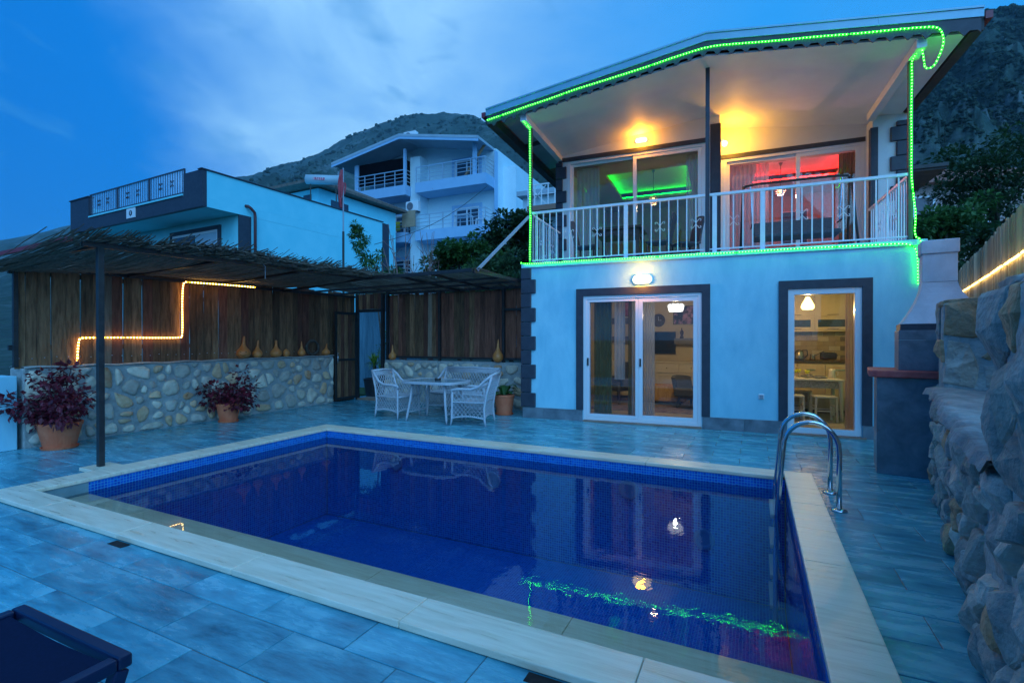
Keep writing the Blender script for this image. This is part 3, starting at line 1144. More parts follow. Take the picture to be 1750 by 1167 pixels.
# in this frame +x goes to the camera; the pool side is -y
ROUGH = [M('rough_stone_' + nme, a, b, rough=0.9, scale=6, detail=9, lo=0.32, hi=0.7, rnd=0.2, bump=1.8, bscale=17) for nme, a, b in (
    ('grey', (0.24, 0.22, 0.20), (0.52, 0.46, 0.40)), ('pale', (0.36, 0.30, 0.25), (0.66, 0.55, 0.45)), ('tan', (0.46, 0.24, 0.12), (0.66, 0.42, 0.26)))]
def lumpy(x0, x1, z0, z1, y0, y1, nx, nz, amp, seed, f=3.0, ridged=False):
    """block whose pool-side face is lumpy"""
    g = []
    for i in range(nz + 1):
        z = z0 + (z1 - z0) * i / nz
        row_ = []
        for j in range(nx + 1):
            x = x0 + (x1 - x0) * j / nx
            e_ = min(1.0, 6 * min(i, nz - i) / nz + 0.2)
            d = noise.fractal(Vector((x * f, seed * 7.7, z * f)), 0.8, 2.1, 5) * amp
            row_.append(Vector((x, y0 - d * 0.8 + (0.02 if i == nz else 0), z)))
        g.append(row_)
    top = [[p.copy() for p in g[-1]], [Vector((p.x, y1, z1)) for p in g[-1]]]
    m = MB().sheet(g)
    m.sheet(top)
    m.add([g[i][0] for i in range(nz + 1)] + [Vector((x0, y1, z1)), Vector((x0, y1, z0))], [tuple(range(nz + 3))])
    m.add([g[i][-1] for i in range(nz + 1)] + [Vector((x1, y1, z1)), Vector((x1, y1, z0))], [tuple(reversed(range(nz + 3)))])
    return m


lumpy(0.25, 7.2, -0.05, 1.03, 0.05, 0.75, 160, 26, 0.03, 1, 5.0).build('wall_core', MORTAR, rw, smooth=True, fix=True)


def rough_stones(W, H, n, seed, mw, name, dmin, dmax, amp, weights, gap=0.008, skip=None, cells=None):
    """hewn stones: many-ringed polygons broken up by noise, left faceted"""
    rr = random.Random(seed)
    for cx_, cz_, poly in (cells or voronoi_stones(W, H, n, seed, gap, rounds=0, jit=(0.93, 1.04))):
        if skip and skip(cx_, cz_):
            continue
        P2 = []
        for a_, b_ in zip(poly, poly[1:] + poly[:1]):
            P2 += [a_, ((a_[0] + b_[0]) / 2, (a_[1] + b_[1]) / 2)]
        poly = P2
        m_ = len(poly)
        d = rr.uniform(dmin, dmax)
        mb = MB()
        vs, fs = [], []
        planes = [(rr.uniform(-.5, .5), rr.uniform(-.5, .5), d * rr.uniform(0.85, 1.2)) for q in range(5)]
        lvls = (1.03, 1.0, 0.95, 0.84, 0.70, 0.55, 0.40, 0.25, 0.10)
        for lv, ks in enumerate(lvls):
            for q in poly:
                dx, dz = (q[0] - cx_) * ks, (q[1] - cz_) * ks
                p_ = Vector(((cx_ + dx) * 6, seed + cx_ * 3, (cz_ + dz) * 6))
                if lv == 0:
                    vs.append((dx, 0.06, dz))
                    continue
                hgt = min(c_ + a_ * dx + b_ * dz for a_, b_, c_ in planes)
                hgt = max(0.012, hgt) * (0.35, 0.8, 1, 1, 1, 1, 1, 1)[lv - 1]
                nn = noise.fractal(p_, 0.8, 2.2, 6)
                j_ = noise.noise_vector(p_ * 1.7) * 0.005
                vs.append((dx + j_.x, -hgt + nn * amp * 0.5, dz + j_.z))
        for lv in range(len(lvls) - 1):
            for a in range(m_):
                b = (a + 1) % m_
                fs.append((lv * m_ + a, lv * m_ + b, (lv + 1) * m_ + b, (lv + 1) * m_ + a))
        fs.append(tuple((len(lvls) - 1) * m_ + a for a in range(m_)))
        mb.add(vs, fs)
        o = mb.build(name, rr.choices(ROUGH, weights)[0], rw, smooth=False, fix=True)
        o.matrix_local = mw @ Matrix.Translation(Vector((cx_, 0, cz_)))


TR = Matrix.Translation
rough_stones(6.4, 1.0, 150, 33, TR((0.45, 0.045, 0.0)), 'wall_stone', 0.045, 0.075, 0.016, (5, 3, 0.9), 0.017)
# cement ledge
g = [[Vector((0.95 + 3.6 * j / 120, yy + (0.045 * noise.fractal(Vector((j * 0.13, 4, 1)), 0.8, 2.1, 4) if yy < 0.1 else 0), 1.05 + 0.022 * noise.fractal(Vector((j * 0.12, yy * 5, 2)), 0.8, 2.1, 5) - (0.07 if yy < -0.03 else 0.012 if yy < 0.0 else 0))) for j in range(121)] for yy in (-0.045, -0.02, 0.03, 0.09, 0.16, 0.24, 0.34, 0.5, 0.74)]
MB().sheet(g).build('cement_ledge', M('cement_wash', (0.16, 0.17, 0.18), (0.34, 0.34, 0.33), rough=0.85, scale=5, detail=8, lo=0.32, hi=0.68, bump=1.2, bscale=16), rw, smooth=True, fix=True)
# far pier: two big blocks looking at the camera, standing at the ledge's far end
def boulder(name, c, s, seed, mt, parent, sq=3.0):
    """rounded block with a hewn surface: superellipsoid with noise"""
    mb = MB()
    nu, nv = 28, 18
    g = []
    for i in range(nv + 1):
        ph = -math.pi / 2 + math.pi * i / nv
        r_ = []
        for j in range(nu + 1):
            th = 2 * math.pi * (j % nu) / nu
            def sp(v):
                return math.copysign(abs(v) ** (2 / sq), v)
            p = Vector((sp(math.cos(ph)) * sp(math.cos(th)), sp(math.cos(ph)) * sp(math.sin(th)), sp(math.sin(ph))))
            n_ = noise.fractal(p * 2.2 + Vector((seed * 3.3, seed, 0)), 0.8, 2.1, 5)
            p = p * (1 + 0.10 * n_)
            r_.append(Vector((p.x * s[0], p.y * s[1], p.z * s[2])))
        g.append(r_)
    mb.sheet(g)
    o = mb.build(name, mt, parent, smooth=True, fix=True)
    o.location = c
    return o


MB().box(0.62, 1.12, 0.06, 0.80, 1.0, 1.84).build('pier_core', MORTAR, rw, bevel=0.04)
# stones on the pier's camera side (facing +x) and on its top
def cell(pts):
    out = []
    for a_, b_ in zip(pts, pts[1:] + pts[:1]):
        out += [a_, (a_[0] * .66 + b_[0] * .34, a_[1] * .66 + b_[1] * .34), (a_[0] * .33 + b_[0] * .67, a_[1] * .33 + b_[1] * .67)]
    return sum(p_[0] for p_ in out) / len(out), sum(p_[1] for p_ in out) / len(out), out


PFACE = TR((1.12, 0.04, 1.04)) @ Matrix.Rotation(R(90), 4, 'Z')
rough_stones(0, 0, 0, 12, PFACE, 'pier_stone', 0.06, 0.08, 0.02, (0, 0.0, 1), cells=[cell([(0.03, 0.50), (0.22, 0.47), (0.40, 0.52), (0.41, 0.78), (0.18, 0.82), (0.04, 0.78)])])
rough_stones(0, 0, 0, 15, PFACE, 'pier_stone', 0.05, 0.07, 0.02, (0, 1, 0), cells=[cell([(0.02, 0.06), (0.24, 0.02), (0.27, 0.20), (0.20, 0.42), (0.06, 0.45)])])
rough_stones(0, 0, 0, 18, PFACE, 'pier_stone', 0.03, 0.05, 0.02, (1, 0, 0), cells=[cell([(0.32, 0.03), (0.56, 0.02), (0.58, 0.24), (0.30, 0.22)]), cell([(0.46, 0.34), (0.74, 0.30), (0.75, 0.76), (0.48, 0.78)])])
rough_stones(0, 0, 0, 19, PFACE, 'pier_stone', 0.03, 0.04, 0.01, (0, 0, 1), cells=[cell([(0.28, 0.30), (0.34, 0.27), (0.43, 0.36), (0.38, 0.40)])])
rough_stones(0.5, 0.84, 5, 14, TR((0.62, 0.055, 1.04)), 'pier_stone', 0.03, 0.06, 0.03, (3, 2, 1), 0.012)
boulder('pier_cap', (0.88, 0.42, 1.83), (0.27, 0.38, 0.05), 3, ROUGH[2], rw, 4)
# near upper wall, flush with the lower one
lumpy(4.45, 7.2, 1.0, 1.70, 0.03, 0.85, 90, 26, 0.03, 4, 3.0).build('upper_core', MORTAR, rw, smooth=True, fix=True)
rough_stones(2.7, 0.71, 22, 44, TR((4.45, 0.03, 1.0)), 'upper_stone', 0.05, 0.08, 0.016, (4, 3, 1.0), 0.018)
for k_ in range(7):
    boulder('cap_stone', (4.62 + k_ * 0.38, 0.24 + 0.04 * (k_ % 2), 1.70), (0.21, 0.22, 0.045), 40 + k_, ROUGH[k_ % 2], rw, 3.2)
# far low part that meets the barbecue
MB().box(-0.4, 0.62, 0.15, 0.78, -0.05, 1.7).build('far_core', MORTAR, rw, bevel=0.03)

# plank fence that runs on behind that wall
fr = thing('pine_plank_fence', 'pale pine plank fence rising above the rough stone wall on the right', 'fence', RW.w(-10.0, 0.98), RW.yaw)
x = 0.0
while x < 13.0:
    w = rng.choice([0.10, 0.115, 0.13])
    board(fr, x, w, 1.3, 3.2 + rng.uniform(-.035, .035), NEWWOOD, y=0)
    x += w + rng.choice([0.004, 0.008, 0.012])
MB().box(-0.1, 13.1, 0.03, 0.075, 1.75, 1.83).build('rail', NEWWOOD, fr)


# ================================================================== LED ROPES
def smooth_path(pts, step=0.02, wob=0.0, seed=1, gravity=False):
    """rounded corners (Chaikin), then even steps with a little wander"""
    pts = [Vector(p) for p in pts]
    for it in range(3):
        new = [pts[0]]
        for a, b in zip(pts, pts[1:]):
            k_ = min(0.25, 0.12 / max(1e-6, (b - a).length))
            new += [a.lerp(b, k_), a.lerp(b, 1 - k_)]
        pts = new + [pts[-1]]
    out = []
    for a, b in zip(pts, pts[1:]):
        n = max(1, int((b - a).length / step))
        for i in range(n):
            p = a.lerp(b, i / n)
            out.append(p + noise.noise_vector(p * 1.7 + Vector((seed, 0, 0))) * wob)
    out.append(pts[-1])
    return [p for i, p in enumerate(out) if i == 0 or (p - out[i - 1]).length > 1e-4]


def rope(name, label, pts, mt, r=0.009, wob=0.008, seed=1, group=None, clips=True, parent=None, step=0.06):
    path = smooth_path(pts, step, wob, seed)
    mb = MB().tube(path, r, 5)
    me = mb.mesh(name, True)
    run = [0.0]
    for a, b in zip(path, path[1:]):
        run.append(run[-1] + (b - a).length)
    at_ = me.attributes.new('run', 'FLOAT', 'POINT')
    vals = [run[i] for i in range(len(path)) for k in range(5)]
    at_.data.foreach_set('value', vals)
    me.materials.append(mt)
    o = link(name, me, parent)
    if label:
        tag(o, label, 'rope light', group)
    if clips:
        for i in range(7, len(path) - 2, 20):
            a, b = path[i], path[i + 1]
            d_ = (b - a).normalized() * 0.018
            MB().tube([a, a + d_], r * 1.5, 6).build('clip', BLACK, o)
    return o


HL = lambda x, y, z: HF.w(x, y, z)
PL = lambda x, y, z: PF.w(x, y, z)
GG = 'LED rope lights'
rope('rope_light', 'warm yellow LED rope stepping across the brown plank fence',
     [PL(-2.46, -2.42, 1.12), PL(-2.46, -2.40, 1.50), PL(-2.46, -2.36, 1.525), PL(-2.46, -0.93, 1.525), PL(-2.46, -0.90, 1.55), PL(-2.46, -0.90, 2.51), PL(-2.40, -0.84, 2.51),
      PL(-1.75, 0.0, 2.47)], YELLOWLED, 0.010, group=GG)
rope('rope_light', 'warm yellow LED rope along the pale pine fence on the right',
     [RW.w(-9.2, 0.95, 2.60), RW.w(-5.0, 0.95, 2.57), RW.w(-1.0, 0.95, 2.56), RW.w(1.5, 0.95, 2.58)], YELLOWLED, 0.016, wob=0.01, group=GG)

# ================================================================== PERGOLA
pg = thing('reed_pergola', 'black steel pergola roofed with ragged reed mats over the terrace corner', 'pergola', PF.o, PF.yaw)
MB().box(-0.175, -0.115, -3.21, -3.15, 0.0445, 2.56).build('post', BLACK, pg, bevel=0.003)
MB().box(-2.52, -2.47, -3.12, -3.07, 1.12, 2.50).build('post', BLACK, pg)
zb = lambda y: 2.575 + (y + 3.2) * 0.024
MB().bar((-0.145, -3.35, zb(-3.35)), (-0.145, 1.2, zb(1.2)), 0.05, 0.06).build('beam', BLACK, pg)
MB().bar((-2.45, -3.35, 2.50), (-2.45, 3.3, 2.56), 0.05, 0.05).build('beam', BLACK, pg)
for yy in (-3.2, -1.75, -0.3, 1.17):
    MB().bar((-0.17, yy, zb(yy) - 0.005), (-2.42, yy, 2.525), 0.04, 0.045).build('rafter', BLACK, pg)
MB().bar((-0.12, 1.2, 2.68), (2.22, 1.2, 2.70), 0.05, 0.06).build('beam', BLACK, pg)
MB().bar((2.22, 1.23, 2.685), (2.50, 2.62, 2.64), 0.05, 0.06).build('beam', BLACK, pg)
for xx in (0.6, 1.35):
    MB().bar((xx, 1.23, 2.68), (xx, 3.36, 2.61), 0.04, 0.045).build('rafter', BLACK, pg)
for yy in (1.9, 2.6):
    MB().bar((-2.42, yy, 2.57), (2.36, yy, 2.635), 0.035, 0.04).build('rafter', BLACK, pg)


def reed_mat(name, x0, x1, y0, y1, zf, n, seed, over=0.25, thick=0.04, sink=True):
    """reeds lying across the beams (along x), as one mass of thin stalks"""
    r = random.Random(seed)
    mb = MB()
    for i in range(n):
        y_ = y0 + (y1 - y0) * (i + r.uniform(-.5, .5)) / n
        a = x0 + r.uniform(-0.05, 0.05)
        b = x1 + r.uniform(-over * 0.6, over)
        if r.random() < 0.12:
            a = x0 + r.uniform(0, (x1 - x0) * 0.6)
        ang = r.gauss(0.0, 0.05)
        lift = r.uniform(0, thick)
        pts = []
        N_ = 7
        for k_ in range(N_ + 1):
            t = k_ / N_
            xx = a + (b - a) * t
            yy = y_ + ang * (xx - x0)
            tip = max(0, xx - (x1 - 0.15))
            pts.append((xx, yy, zf(xx, yy) + lift + tip * r.uniform(-.25, .40)))
        mb.tube(pts, r.uniform(0.004, 0.008), 3, cap=False)
    o = mb.build(name, REED, pg)
    return stuff(o)


def zmat(x, y):
    t = (x + 2.45) / 2.3                        # 0 at the fence, 1 at the front beam
    sag = 0.10 * math.sin(math.pi * min(1, max(0, t))) * (0.75 + 0.5 * math.sin(y * 2.1 + 0.6))
    near = max(0.0, min(1.0, (-1.6 - y) / 1.6))
    return 2.52 + 0.09 * t + 0.02 * (y + 3.2) - sag * 0.55 - near * 0.10 * (1 - t) + 0.025 * noise.noise(Vector((x * 1.5, y * 1.5, 0)))


reed_mat('reed_mat', -2.55, 0.02, -3.45, 1.25, zmat, 1000, 3, over=0.13, thick=0.05)
# second, ruffled layer near the middle of the beam
reed_mat('reed_mat', -1.6, 0.10, -2.6, 1.0, lambda x, y: zmat(x, y) + 0.03 + 0.05 * max(0, math.sin((y + 2.6) * 1.7)), 420, 8, over=0.17, thick=0.05)
def zback(x, y):
    return 2.70 - 0.035 * (y - 1.2) + 0.012 * noise.noise(Vector((x * 2, y * 2, 5)))


def reed_back(seed):
    r = random.Random(seed)
    mb = MB()
    for i in range(420):
        x_ = -2.4 + 4.75 * (i + r.uniform(-.5, .5)) / 420
        a = 1.25 - r.uniform(-0.02, 0.22 if x_ < 0.6 else 0.05)
        b = 3.4
        l_ = r.uniform(0, 0.03)
        an = r.gauss(0, 0.03)
        mb.tube([(x_ + an * t, a + (b - a) * t, zback(x_, a + (b - a) * t) + l_ + 0.012) for t in (0, .25, .5, .75, 1)], r.uniform(.004, .007), 3, cap=False)
    return stuff(mb.build('reed_mat', REED, pg))


reed_back(4)
# tie cord and a leftover strip of red trim on the near edge
MB().tube([(-0.12, -1.15, 2.72), (-0.06, -1.1, 2.6), (-0.10, -1.07, 2.42)], 0.005, 5).build('tie_cord', PVCGREY, pg)
MB().bar((-1.9, -3.46, 2.56), (-0.25, -3.40, 2.625), 0.03, 0.05).build('trim_strip', M('red_trim', (0.24, 0.03, 0.04), rough=0.5), pg)
# stay bar up to the balcony
sb = MB().bar((0, 0, 0), HL(0.10, 0.02, 3.85) - PL(2.25, 1.30, 2.70), 0.045, 0.045).build('stay_bar', PVCGREY, None, PL(2.25, 1.30, 2.70))
tag(sb, 'slanting grey steel stay between the pergola corner and the balcony post', 'stay bar')

# ================================================================== VILLA
villa = thing('villa', 'white two-storey villa with anthracite trim and gabled balcony roof', 'house', HF.o, HF.yaw)
FW = 6.2
SL = 2.86          # underside of the slab edge
# ground-floor front wall with two openings
D0, D1, DZ = 1.175, 3.205, 2.29
K0, K1 = 4.475, 5.455
gw = MB()
gw.box(0, D0, 0, 0.24, 0, SL).box(D0, D1, 0, 0.24, DZ, SL).box(D1, K0, 0, 0.24, 0, SL).box(K0, K1, 0, 0.24, DZ, SL).box(K1, FW, 0, 0.24, 0, SL)
gw.box(0, 0.24, 0.24, 6.8, 0, SL).box(FW - 0.24, FW, 0.24, 6.8, 0, SL).box(0.24, FW - 0.24, 6.6, 6.8, 0, SL)
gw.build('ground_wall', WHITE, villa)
# slab and balcony floor
sl = MB().box(-0.04, 6.24, -0.03, 6.8, SL + 0.001, 2.945)
sl.build('balcony_slab', WHITE, villa, bevel=0.008)
# plinth of grey tiles
for a, b in ((-0.012, 0.42), (0.42, D0 - 0.01), (D1 + 0.01, 3.85), (3.85, K0 - 0.01), (K1 + 0.01, FW)):
    MB().box(a + .001, b - .001, -0.022, -0.002, 0.0, 0.205).build('plinth_tile', GREYSTONE, villa, bevel=0.002)
# anthracite surrounds
def surround(x0, x1, z1, w=0.13, y=-0.028, z0=0.207):
    m = MB()
    m.box(x0 - w, x0 - .001, y, -0.002, z0, z1 + w).box(x1 + .001, x1 + w, y, -0.002, z0, z1 + w).box(x0 - .001, x1 + .001, y, -0.002, z1 + .001, z1 + w)
    return m.build('opening_surround', NAVY, villa)


surround(D0, D1, DZ)
surround(K0, K1, DZ)
# quoin blocks on the left corner
z = 0.21
wide = True
while z < SL - 0.05:
    h = 0.272 if wide else 0.268
    w = 0.25 if wide else 0.16
    MB().box(-0.045, w, -0.045, 0.30 if not wide else 0.20, z + 0.004, min(z + h, SL - 0.002) - 0.004).build('quoin_block', NAVY, villa, bevel=0.012)
    z += h + (0.0)
    wide = not wide


# sliding glass doors
def frame_rect(x0, x1, y0, y1, z0, z1, w):
    m = MB()
    m.box(x0, x0 + w, y0, y1, z0, z1).box(x1 - w, x1, y0, y1, z0, z1).box(x0 + w, x1 - w, y0, y1, z1 - w, z1).box(x0 + w, x1 - w, y0, y1, z0, z0 + w)
    return m


def pane(x0, x1, y, z0, z1, parent):
    return MB().box(x0, x1, y - 0.004, y + 0.004, z0, z1).build('pane', GLASS, parent)


def slider(x0, x1, z0, z1, y, mid=None, handles=True, mesh=True, name='sliding_door'):
    f = frame_rect(x0, x1, y, y + 0.12, z0, z1, 0.06).build(name, PVC, villa, bevel=0.004)
    mid = mid or (x0 + x1) / 2
    a = frame_rect(x0 + .062, mid + 0.05, y + 0.062, y + 0.098, z0 + .062, z1 - .062, 0.055).build('sash', PVCGREY if mesh else PVC, f, bevel=0.003)
    pane(x0 + .11, mid, y + 0.08, z0 + .11, z1 - .11, f)
    b = frame_rect(mid - 0.03, x1 - .062, y + 0.012, y + 0.05, z0 + .062, z1 - .062, 0.075).build('sash', PVC, f, bevel=0.003)
    pane(mid + .04, x1 - .13, y + 0.03, z0 + .135, z1 - .135, f)
    if mesh:
        frame_rect(x0 + .062, mid - 0.032, y + 0.01, y + 0.045, z0 + .064, z1 - .064, 0.05).build('screen_frame', PVC, f, bevel=0.003)
    if handles:
        for xx in (x0 + .085, mid + 0.005):
            MB().box(xx - .014, xx + .014, y - 0.012, y + 0.009, 1.02, 1.16).build('handle', BLACK, f, bevel=0.004)
    return f


slider(D0, D1, 0.03, DZ - 0.002, 0.0)
f = frame_rect(K0, K1, 0.0, 0.10, 0.03, DZ - .002, 0.09).build('glass_door', PVC, villa, bevel=0.004)
pane(K0 + .085, K1 - .085, 0.05, 0.11, DZ - .09, f)
MB().box(K0 - .05, K1 + .05, -0.06, -0.023, 0.0, 0.026).build('door_sill', M('sill_stone', (0.28, 0.17, 0.12), (0.36, 0.24, 0.18), rough=0.5), villa)
MB().box(D0 - .0, D1 + .0, -0.05, -0.001, 0.0, 0.026).build('door_sill', bpy.data.materials['sill_stone'], villa)
# outdoor socket
so = MB().box(4.06, 4.14, -0.016, -0.0005, 0.54, 0.62).build('wall_socket', PVC, villa, bevel=0.004)
MB().box(4.072, 4.128, -0.024, -0.0165, 0.552, 0.608).build('flap', PVCGREY, so, bevel=0.003)

# upper floor
UZ = 2.945
YL, YR = 2.0, 2.7          # front planes of the left and right upper walls
CZ = lambda x: 5.64 + 0.125 * (3.28 - abs(x - 3.28))       # balcony ceiling under the gable
W10, W11, WZ1 = 0.30, 3.20, 5.52
W20, W21, WZ2 = 3.56, 6.08, 5.36
up = MB()
up.box(0.06, W10, YL, YL + .2, UZ, 5.52).box(W11, 3.48, YL, YL + .2, UZ, 5.52)
up.prism([(0.06, 5.521), (3.48, 5.521), (3.48, CZ(3.48) + .12), (3.28, CZ(3.28) + .12), (0.06, CZ(0.06) + .12)], lambda a, b: (a, YL, b), lambda a, b: (a, YL + .2, b))
up.box(3.28, 3.48, YL + .2, YR + .2, UZ, CZ(3.48) + .05)
up.box(3.48, W20, YR, YR + .2, UZ, 5.36).box(W21, 6.66, YR, YR + .2, UZ, 5.36)
up.prism([(3.48, 5.361), (6.66, 5.361), (6.66, CZ(6.46) + .1), (3.48, CZ(3.48) + .12)], lambda a, b: (a, YR, b), lambda a, b: (a, YR + .2, b))
up.box(6.12, 6.66, 2.28, YR - .001, UZ, 5.66)                 # right pier
up.box(0.06, 0.26, YL + .2, 6.8, UZ, 5.64).box(6.46, 6.66, YR + .2, 6.8, UZ, 5.64).box(0.26, 6.46, 6.6, 6.8, UZ, 5.64)
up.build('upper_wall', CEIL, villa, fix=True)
# dark trim upstairs
MB().box(W10 - .22, W11 + .02, YL - .02, YL - .001, WZ1 + .0, WZ1 + .09).build('lintel_trim', NAVY, villa)
MB().box(W20 - .06, W21 + .02, YR - .02, YR - .001, WZ2 + .0, WZ2 + .085).build('lintel_trim', NAVY, villa)
MB().box(3.30, 3.482, YL - .03, YL - .001, UZ, 5.86).box(3.4805, 3.50, YL - .03, YL + 0.12, UZ, 5.86).build('corner_trim', NAVY, villa)
MB().box(6.085, 6.119, 2.262, 2.40, UZ, 5.45).box(6.119, 6.20, 2.258, 2.279, UZ, 5.45).build('corner_trim', NAVY, villa)
z = UZ + .02
wide = True
while z < 5.42:
    w = 0.25 if wide else 0.16
    z1_ = min(z + .268, 5.51)
    MB().box(0.02, 0.02 + w, YL - .045, YL + (0.2 if wide else 0.3), z + .004, z1_).build('quoin_block', NAVY, villa, bevel=0.012)
    MB().box(6.70 - w - 0.06, 6.70, 2.235, 2.50, z + .004, z1_).build('quoin_block', NAVY, villa, bevel=0.012)
    z += 0.272
    wide = not wide
slider(W10, W11, UZ + .02, WZ1 - .002, YL, mid=1.78, handles=False, mesh=False, name='balcony_door')
slider(W20, W21, UZ + .02, WZ2 - .002, YR, mid=4.95, handles=False, mesh=False, name='balcony_door')

# balcony ceiling: two sloping panels, side beams
RY0 = -0.36
cl = MB()
for xa, xb in ((0.02, 3.28), (3.28, 6.56)):
    cl.add([(xa, RY0 + .05, CZ(xa)), (xb, RY0 + .05, CZ(xb)), (xb, YR + .1, CZ(xb)), (xa, YR + .1, CZ(xa)),
            (xa, RY0 + .05, CZ(xa) + .03), (xb, RY0 + .05, CZ(xb) + .03), (xb, YR + .1, CZ(xb) + .03), (xa, YR + .1, CZ(xa) + .03)],
           [(3, 2, 1, 0), (4, 5, 6, 7), (0, 1, 5, 4), (2, 3, 7, 6), (1, 2, 6, 5), (3, 0, 4, 7)])
cl.build('balcony_ceiling', CEIL, villa)
MB().box(0.05, 0.17, RY0 + .06, YL - .001, 5.55, 5.66).build('ceiling_beam', CEIL, villa)
MB().box(6.02, 6.14, RY0 + .06, 2.25, 5.57, 5.70).build('ceiling_beam', CEIL, villa)
# roof deck with side overhangs
RXL, RXR = -0.62, 6.72
RT = lambda x: 6.385 - 0.136 * abs(x - 3.28)              # roof top line
rf = MB()
prof = [(RXL, RT(RXL)), (3.28, RT(3.28)), (RXR, RT(RXR)), (RXR, RT(RXR) - .10), (3.28, RT(3.28) - .10), (RXL, RT(RXL) - .10)]
rf.prism(prof, lambda a, b: (a, RY0, b), lambda a, b: (a, 7.2, b))
SOFF = M('dark_soffit', (0.035, 0.04, 0.045), (0.06, 0.065, 0.07), rough=0.7, scale=5)
SOFFW = M('soffit_panel', (0.30, 0.34, 0.34), (0.38, 0.42, 0.42), rough=0.7, scale=3)
roof = rf.build('roof', ROOFRED, villa, fix=True)
# soffit panels beside the balcony and dark eave boards
for xa, xb in ((RXL + .16, 0.045), (6.145, RXR - .12)):
    m = MB()
    for ya, yb in ((RY0 + .03, 1.28), (1.36, 3.0)):
        m.add([(xa, ya, RT(xa) - .105), (xb, ya, RT(xb) - .105), (xb, yb, RT(xb) - .105), (xa, yb, RT(xa) - .105)], [(3, 2, 1, 0)])
    m.build('soffit_panel', SOFFW, villa)
    MB().bar((xa, 1.32, RT(xa) - .14), (xb, 1.32, RT(xb) - .14), 0.07, 0.06).build('soffit_batten', SOFF, villa)
MB().box(RXL - .02, RXL + .14, RY0 + .02, 7.2, RT(RXL) - .26, RT(RXL) - .102).build('eave_board', SOFF, villa)
MB().box(RXR - .12, RXR + .02, RY0 + .02, 7.2, RT(RXR) - .28, RT(RXR) - .102).build('eave_board', SOFF, villa)
# gutter ends
GUT = M('red_gutter', (0.22, 0.035, 0.06), rough=0.45)
MB().box(RXL - .10, RXL - .021, RY0 - .01, 7.2, RT(RXL) - .13, RT(RXL) - .04).build('gutter', GUT, villa)
MB().box(RXR + .021, RXR + .10, RY0 - .01, 7.2, RT(RXR) - .15, RT(RXR) - .05).build('gutter', GUT, villa)
# metal barge flashing on the gable edge, in sheets
for xa, xb in ((RXL, 3.28), (3.28, 5.55), (5.552, RXR)):
    m = MB()
    m.prism([(xa, RT(xa) + .015), (xb, RT(xb) + .015), (xb, RT(xb) - .125), (xa, RT(xa) - .125)], lambda a, b: (a, RY0 - .03, b), lambda a, b: (a, RY0 - .001, b))
    m.prism([(xa, RT(xa) + .016), (xb, RT(xb) + .016), (xb, RT(xb) - .012), (xa, RT(xa) - .012)], lambda a, b: (a, RY0 - .045, b), lambda a, b: (a, RY0 - .0305, b))
    m.build('barge_flashing', METALF, villa, fix=True)
# dark valance board with scalloped lower edge
va = MB()
x = RXL + .02
per = 0.205
def vline(x):
    return RT(x) - .128
nst = 12
pts = []
while x < RXR - .02:
    for k_ in range(nst):
        t = k_ / nst
        xx = x + per * t
        s_ = 0.0
        if t > 0.42:
            u_ = (t - 0.42) / 0.58
            s_ = 0.5 - 0.5 * math.cos(2 * math.pi * u_)
            s_ = s_ ** 0.8
        if xx <= RXR - .02:
            pts.append((xx, vline(xx) - 0.165 - 0.062 * s_))
    x += per
for a, b in zip(pts, pts[1:]):
    va.add([(a[0], RY0 - .018, vline(a[0])), (b[0], RY0 - .018, vline(b[0])), (b[0], RY0 - .018, b[1]), (a[0], RY0 - .018, a[1]),
            (a[0], RY0 - .002, vline(a[0])), (b[0], RY0 - .002, vline(b[0])), (b[0], RY0 - .002, b[1]), (a[0], RY0 - .002, a[1])],
           [(3, 2, 1, 0), (4, 5, 6, 7), (2, 3, 7, 6)])
va.build('scalloped_valance', NAVY, villa)
# balcony posts
PGREEN = BLACK
MB().box(0.085, 0.145, 0.05, 0.11, UZ, 5.549).build('balcony_post', NAVY, villa)
MB().box(6.03, 6.09, 0.05, 0.11, UZ, 5.569).build('balcony_post', NAVY, villa)
MB().box(3.255, 3.32, 0.05, 0.11, UZ, CZ(3.29) - .002).build('balcony_post', NAVY, villa)
# lean-to roof at the far right side of the villa
MB().box(6.67, 7.6, 3.4, 6.2, 4.86, 4.94).build('side_canopy', SOFF, villa)
MB().box(6.67, 7.62, 3.36, 3.395, 4.90, 4.97).build('canopy_flashing', SOFF, villa)
# white parapet block beside the barbecue chimney is part of the house side
MB().box(6.21, 6.30, -0.02, 1.2, 2.80, 2.90).build('slab_return', WHITE, villa)

# railing
rl = MB().bar((0.115, 0.08, 3.92), (6.06, 0.08, 3.92), 0.05, 0.045).build('balcony_railing', RAILW, villa, bevel=0.006)
bal = MB().box(-0.009, 0.009, -0.009, 0.009, 3.02, 3.9).mesh('baluster')
bal.materials.append(RAILW)
def railseg(a, b, n, skip=()):
    a, b = Vector(a), Vector(b)
    for i in range(1, n):
        p = a.lerp(b, i / n)
        o = link('baluster', bal, rl, (p.x, p.y, 0))
MB().bar((0.15, 0.08, 3.01), (6.03, 0.08, 3.01), 0.03, 0.02).build('bottom_rail', RAILW, rl)
MB().bar((0.115, 0.12, 3.91), (0.115, YL - .05, 3.91), 0.045, 0.04).build('side_rail', RAILW, rl)
MB().bar((6.06, 0.12, 3.91), (6.06, 2.22, 3.91), 0.045, 0.04).build('side_rail', RAILW, rl)
MB().bar((0.115, 0.12, 3.01), (0.115, YL - .05, 3.01), 0.03, 0.02).build('bottom_rail', RAILW, rl)
MB().bar((6.06, 0.12, 3.01), (6.06, 2.22, 3.01), 0.03, 0.02).build('bottom_rail', RAILW, rl)
for xx in (1.93, 3.40, 4.12):
    MB().box(xx - .035, xx + .035, 0.06, 0.10, UZ, 3.9).build('rail_post', RAILW, rl)
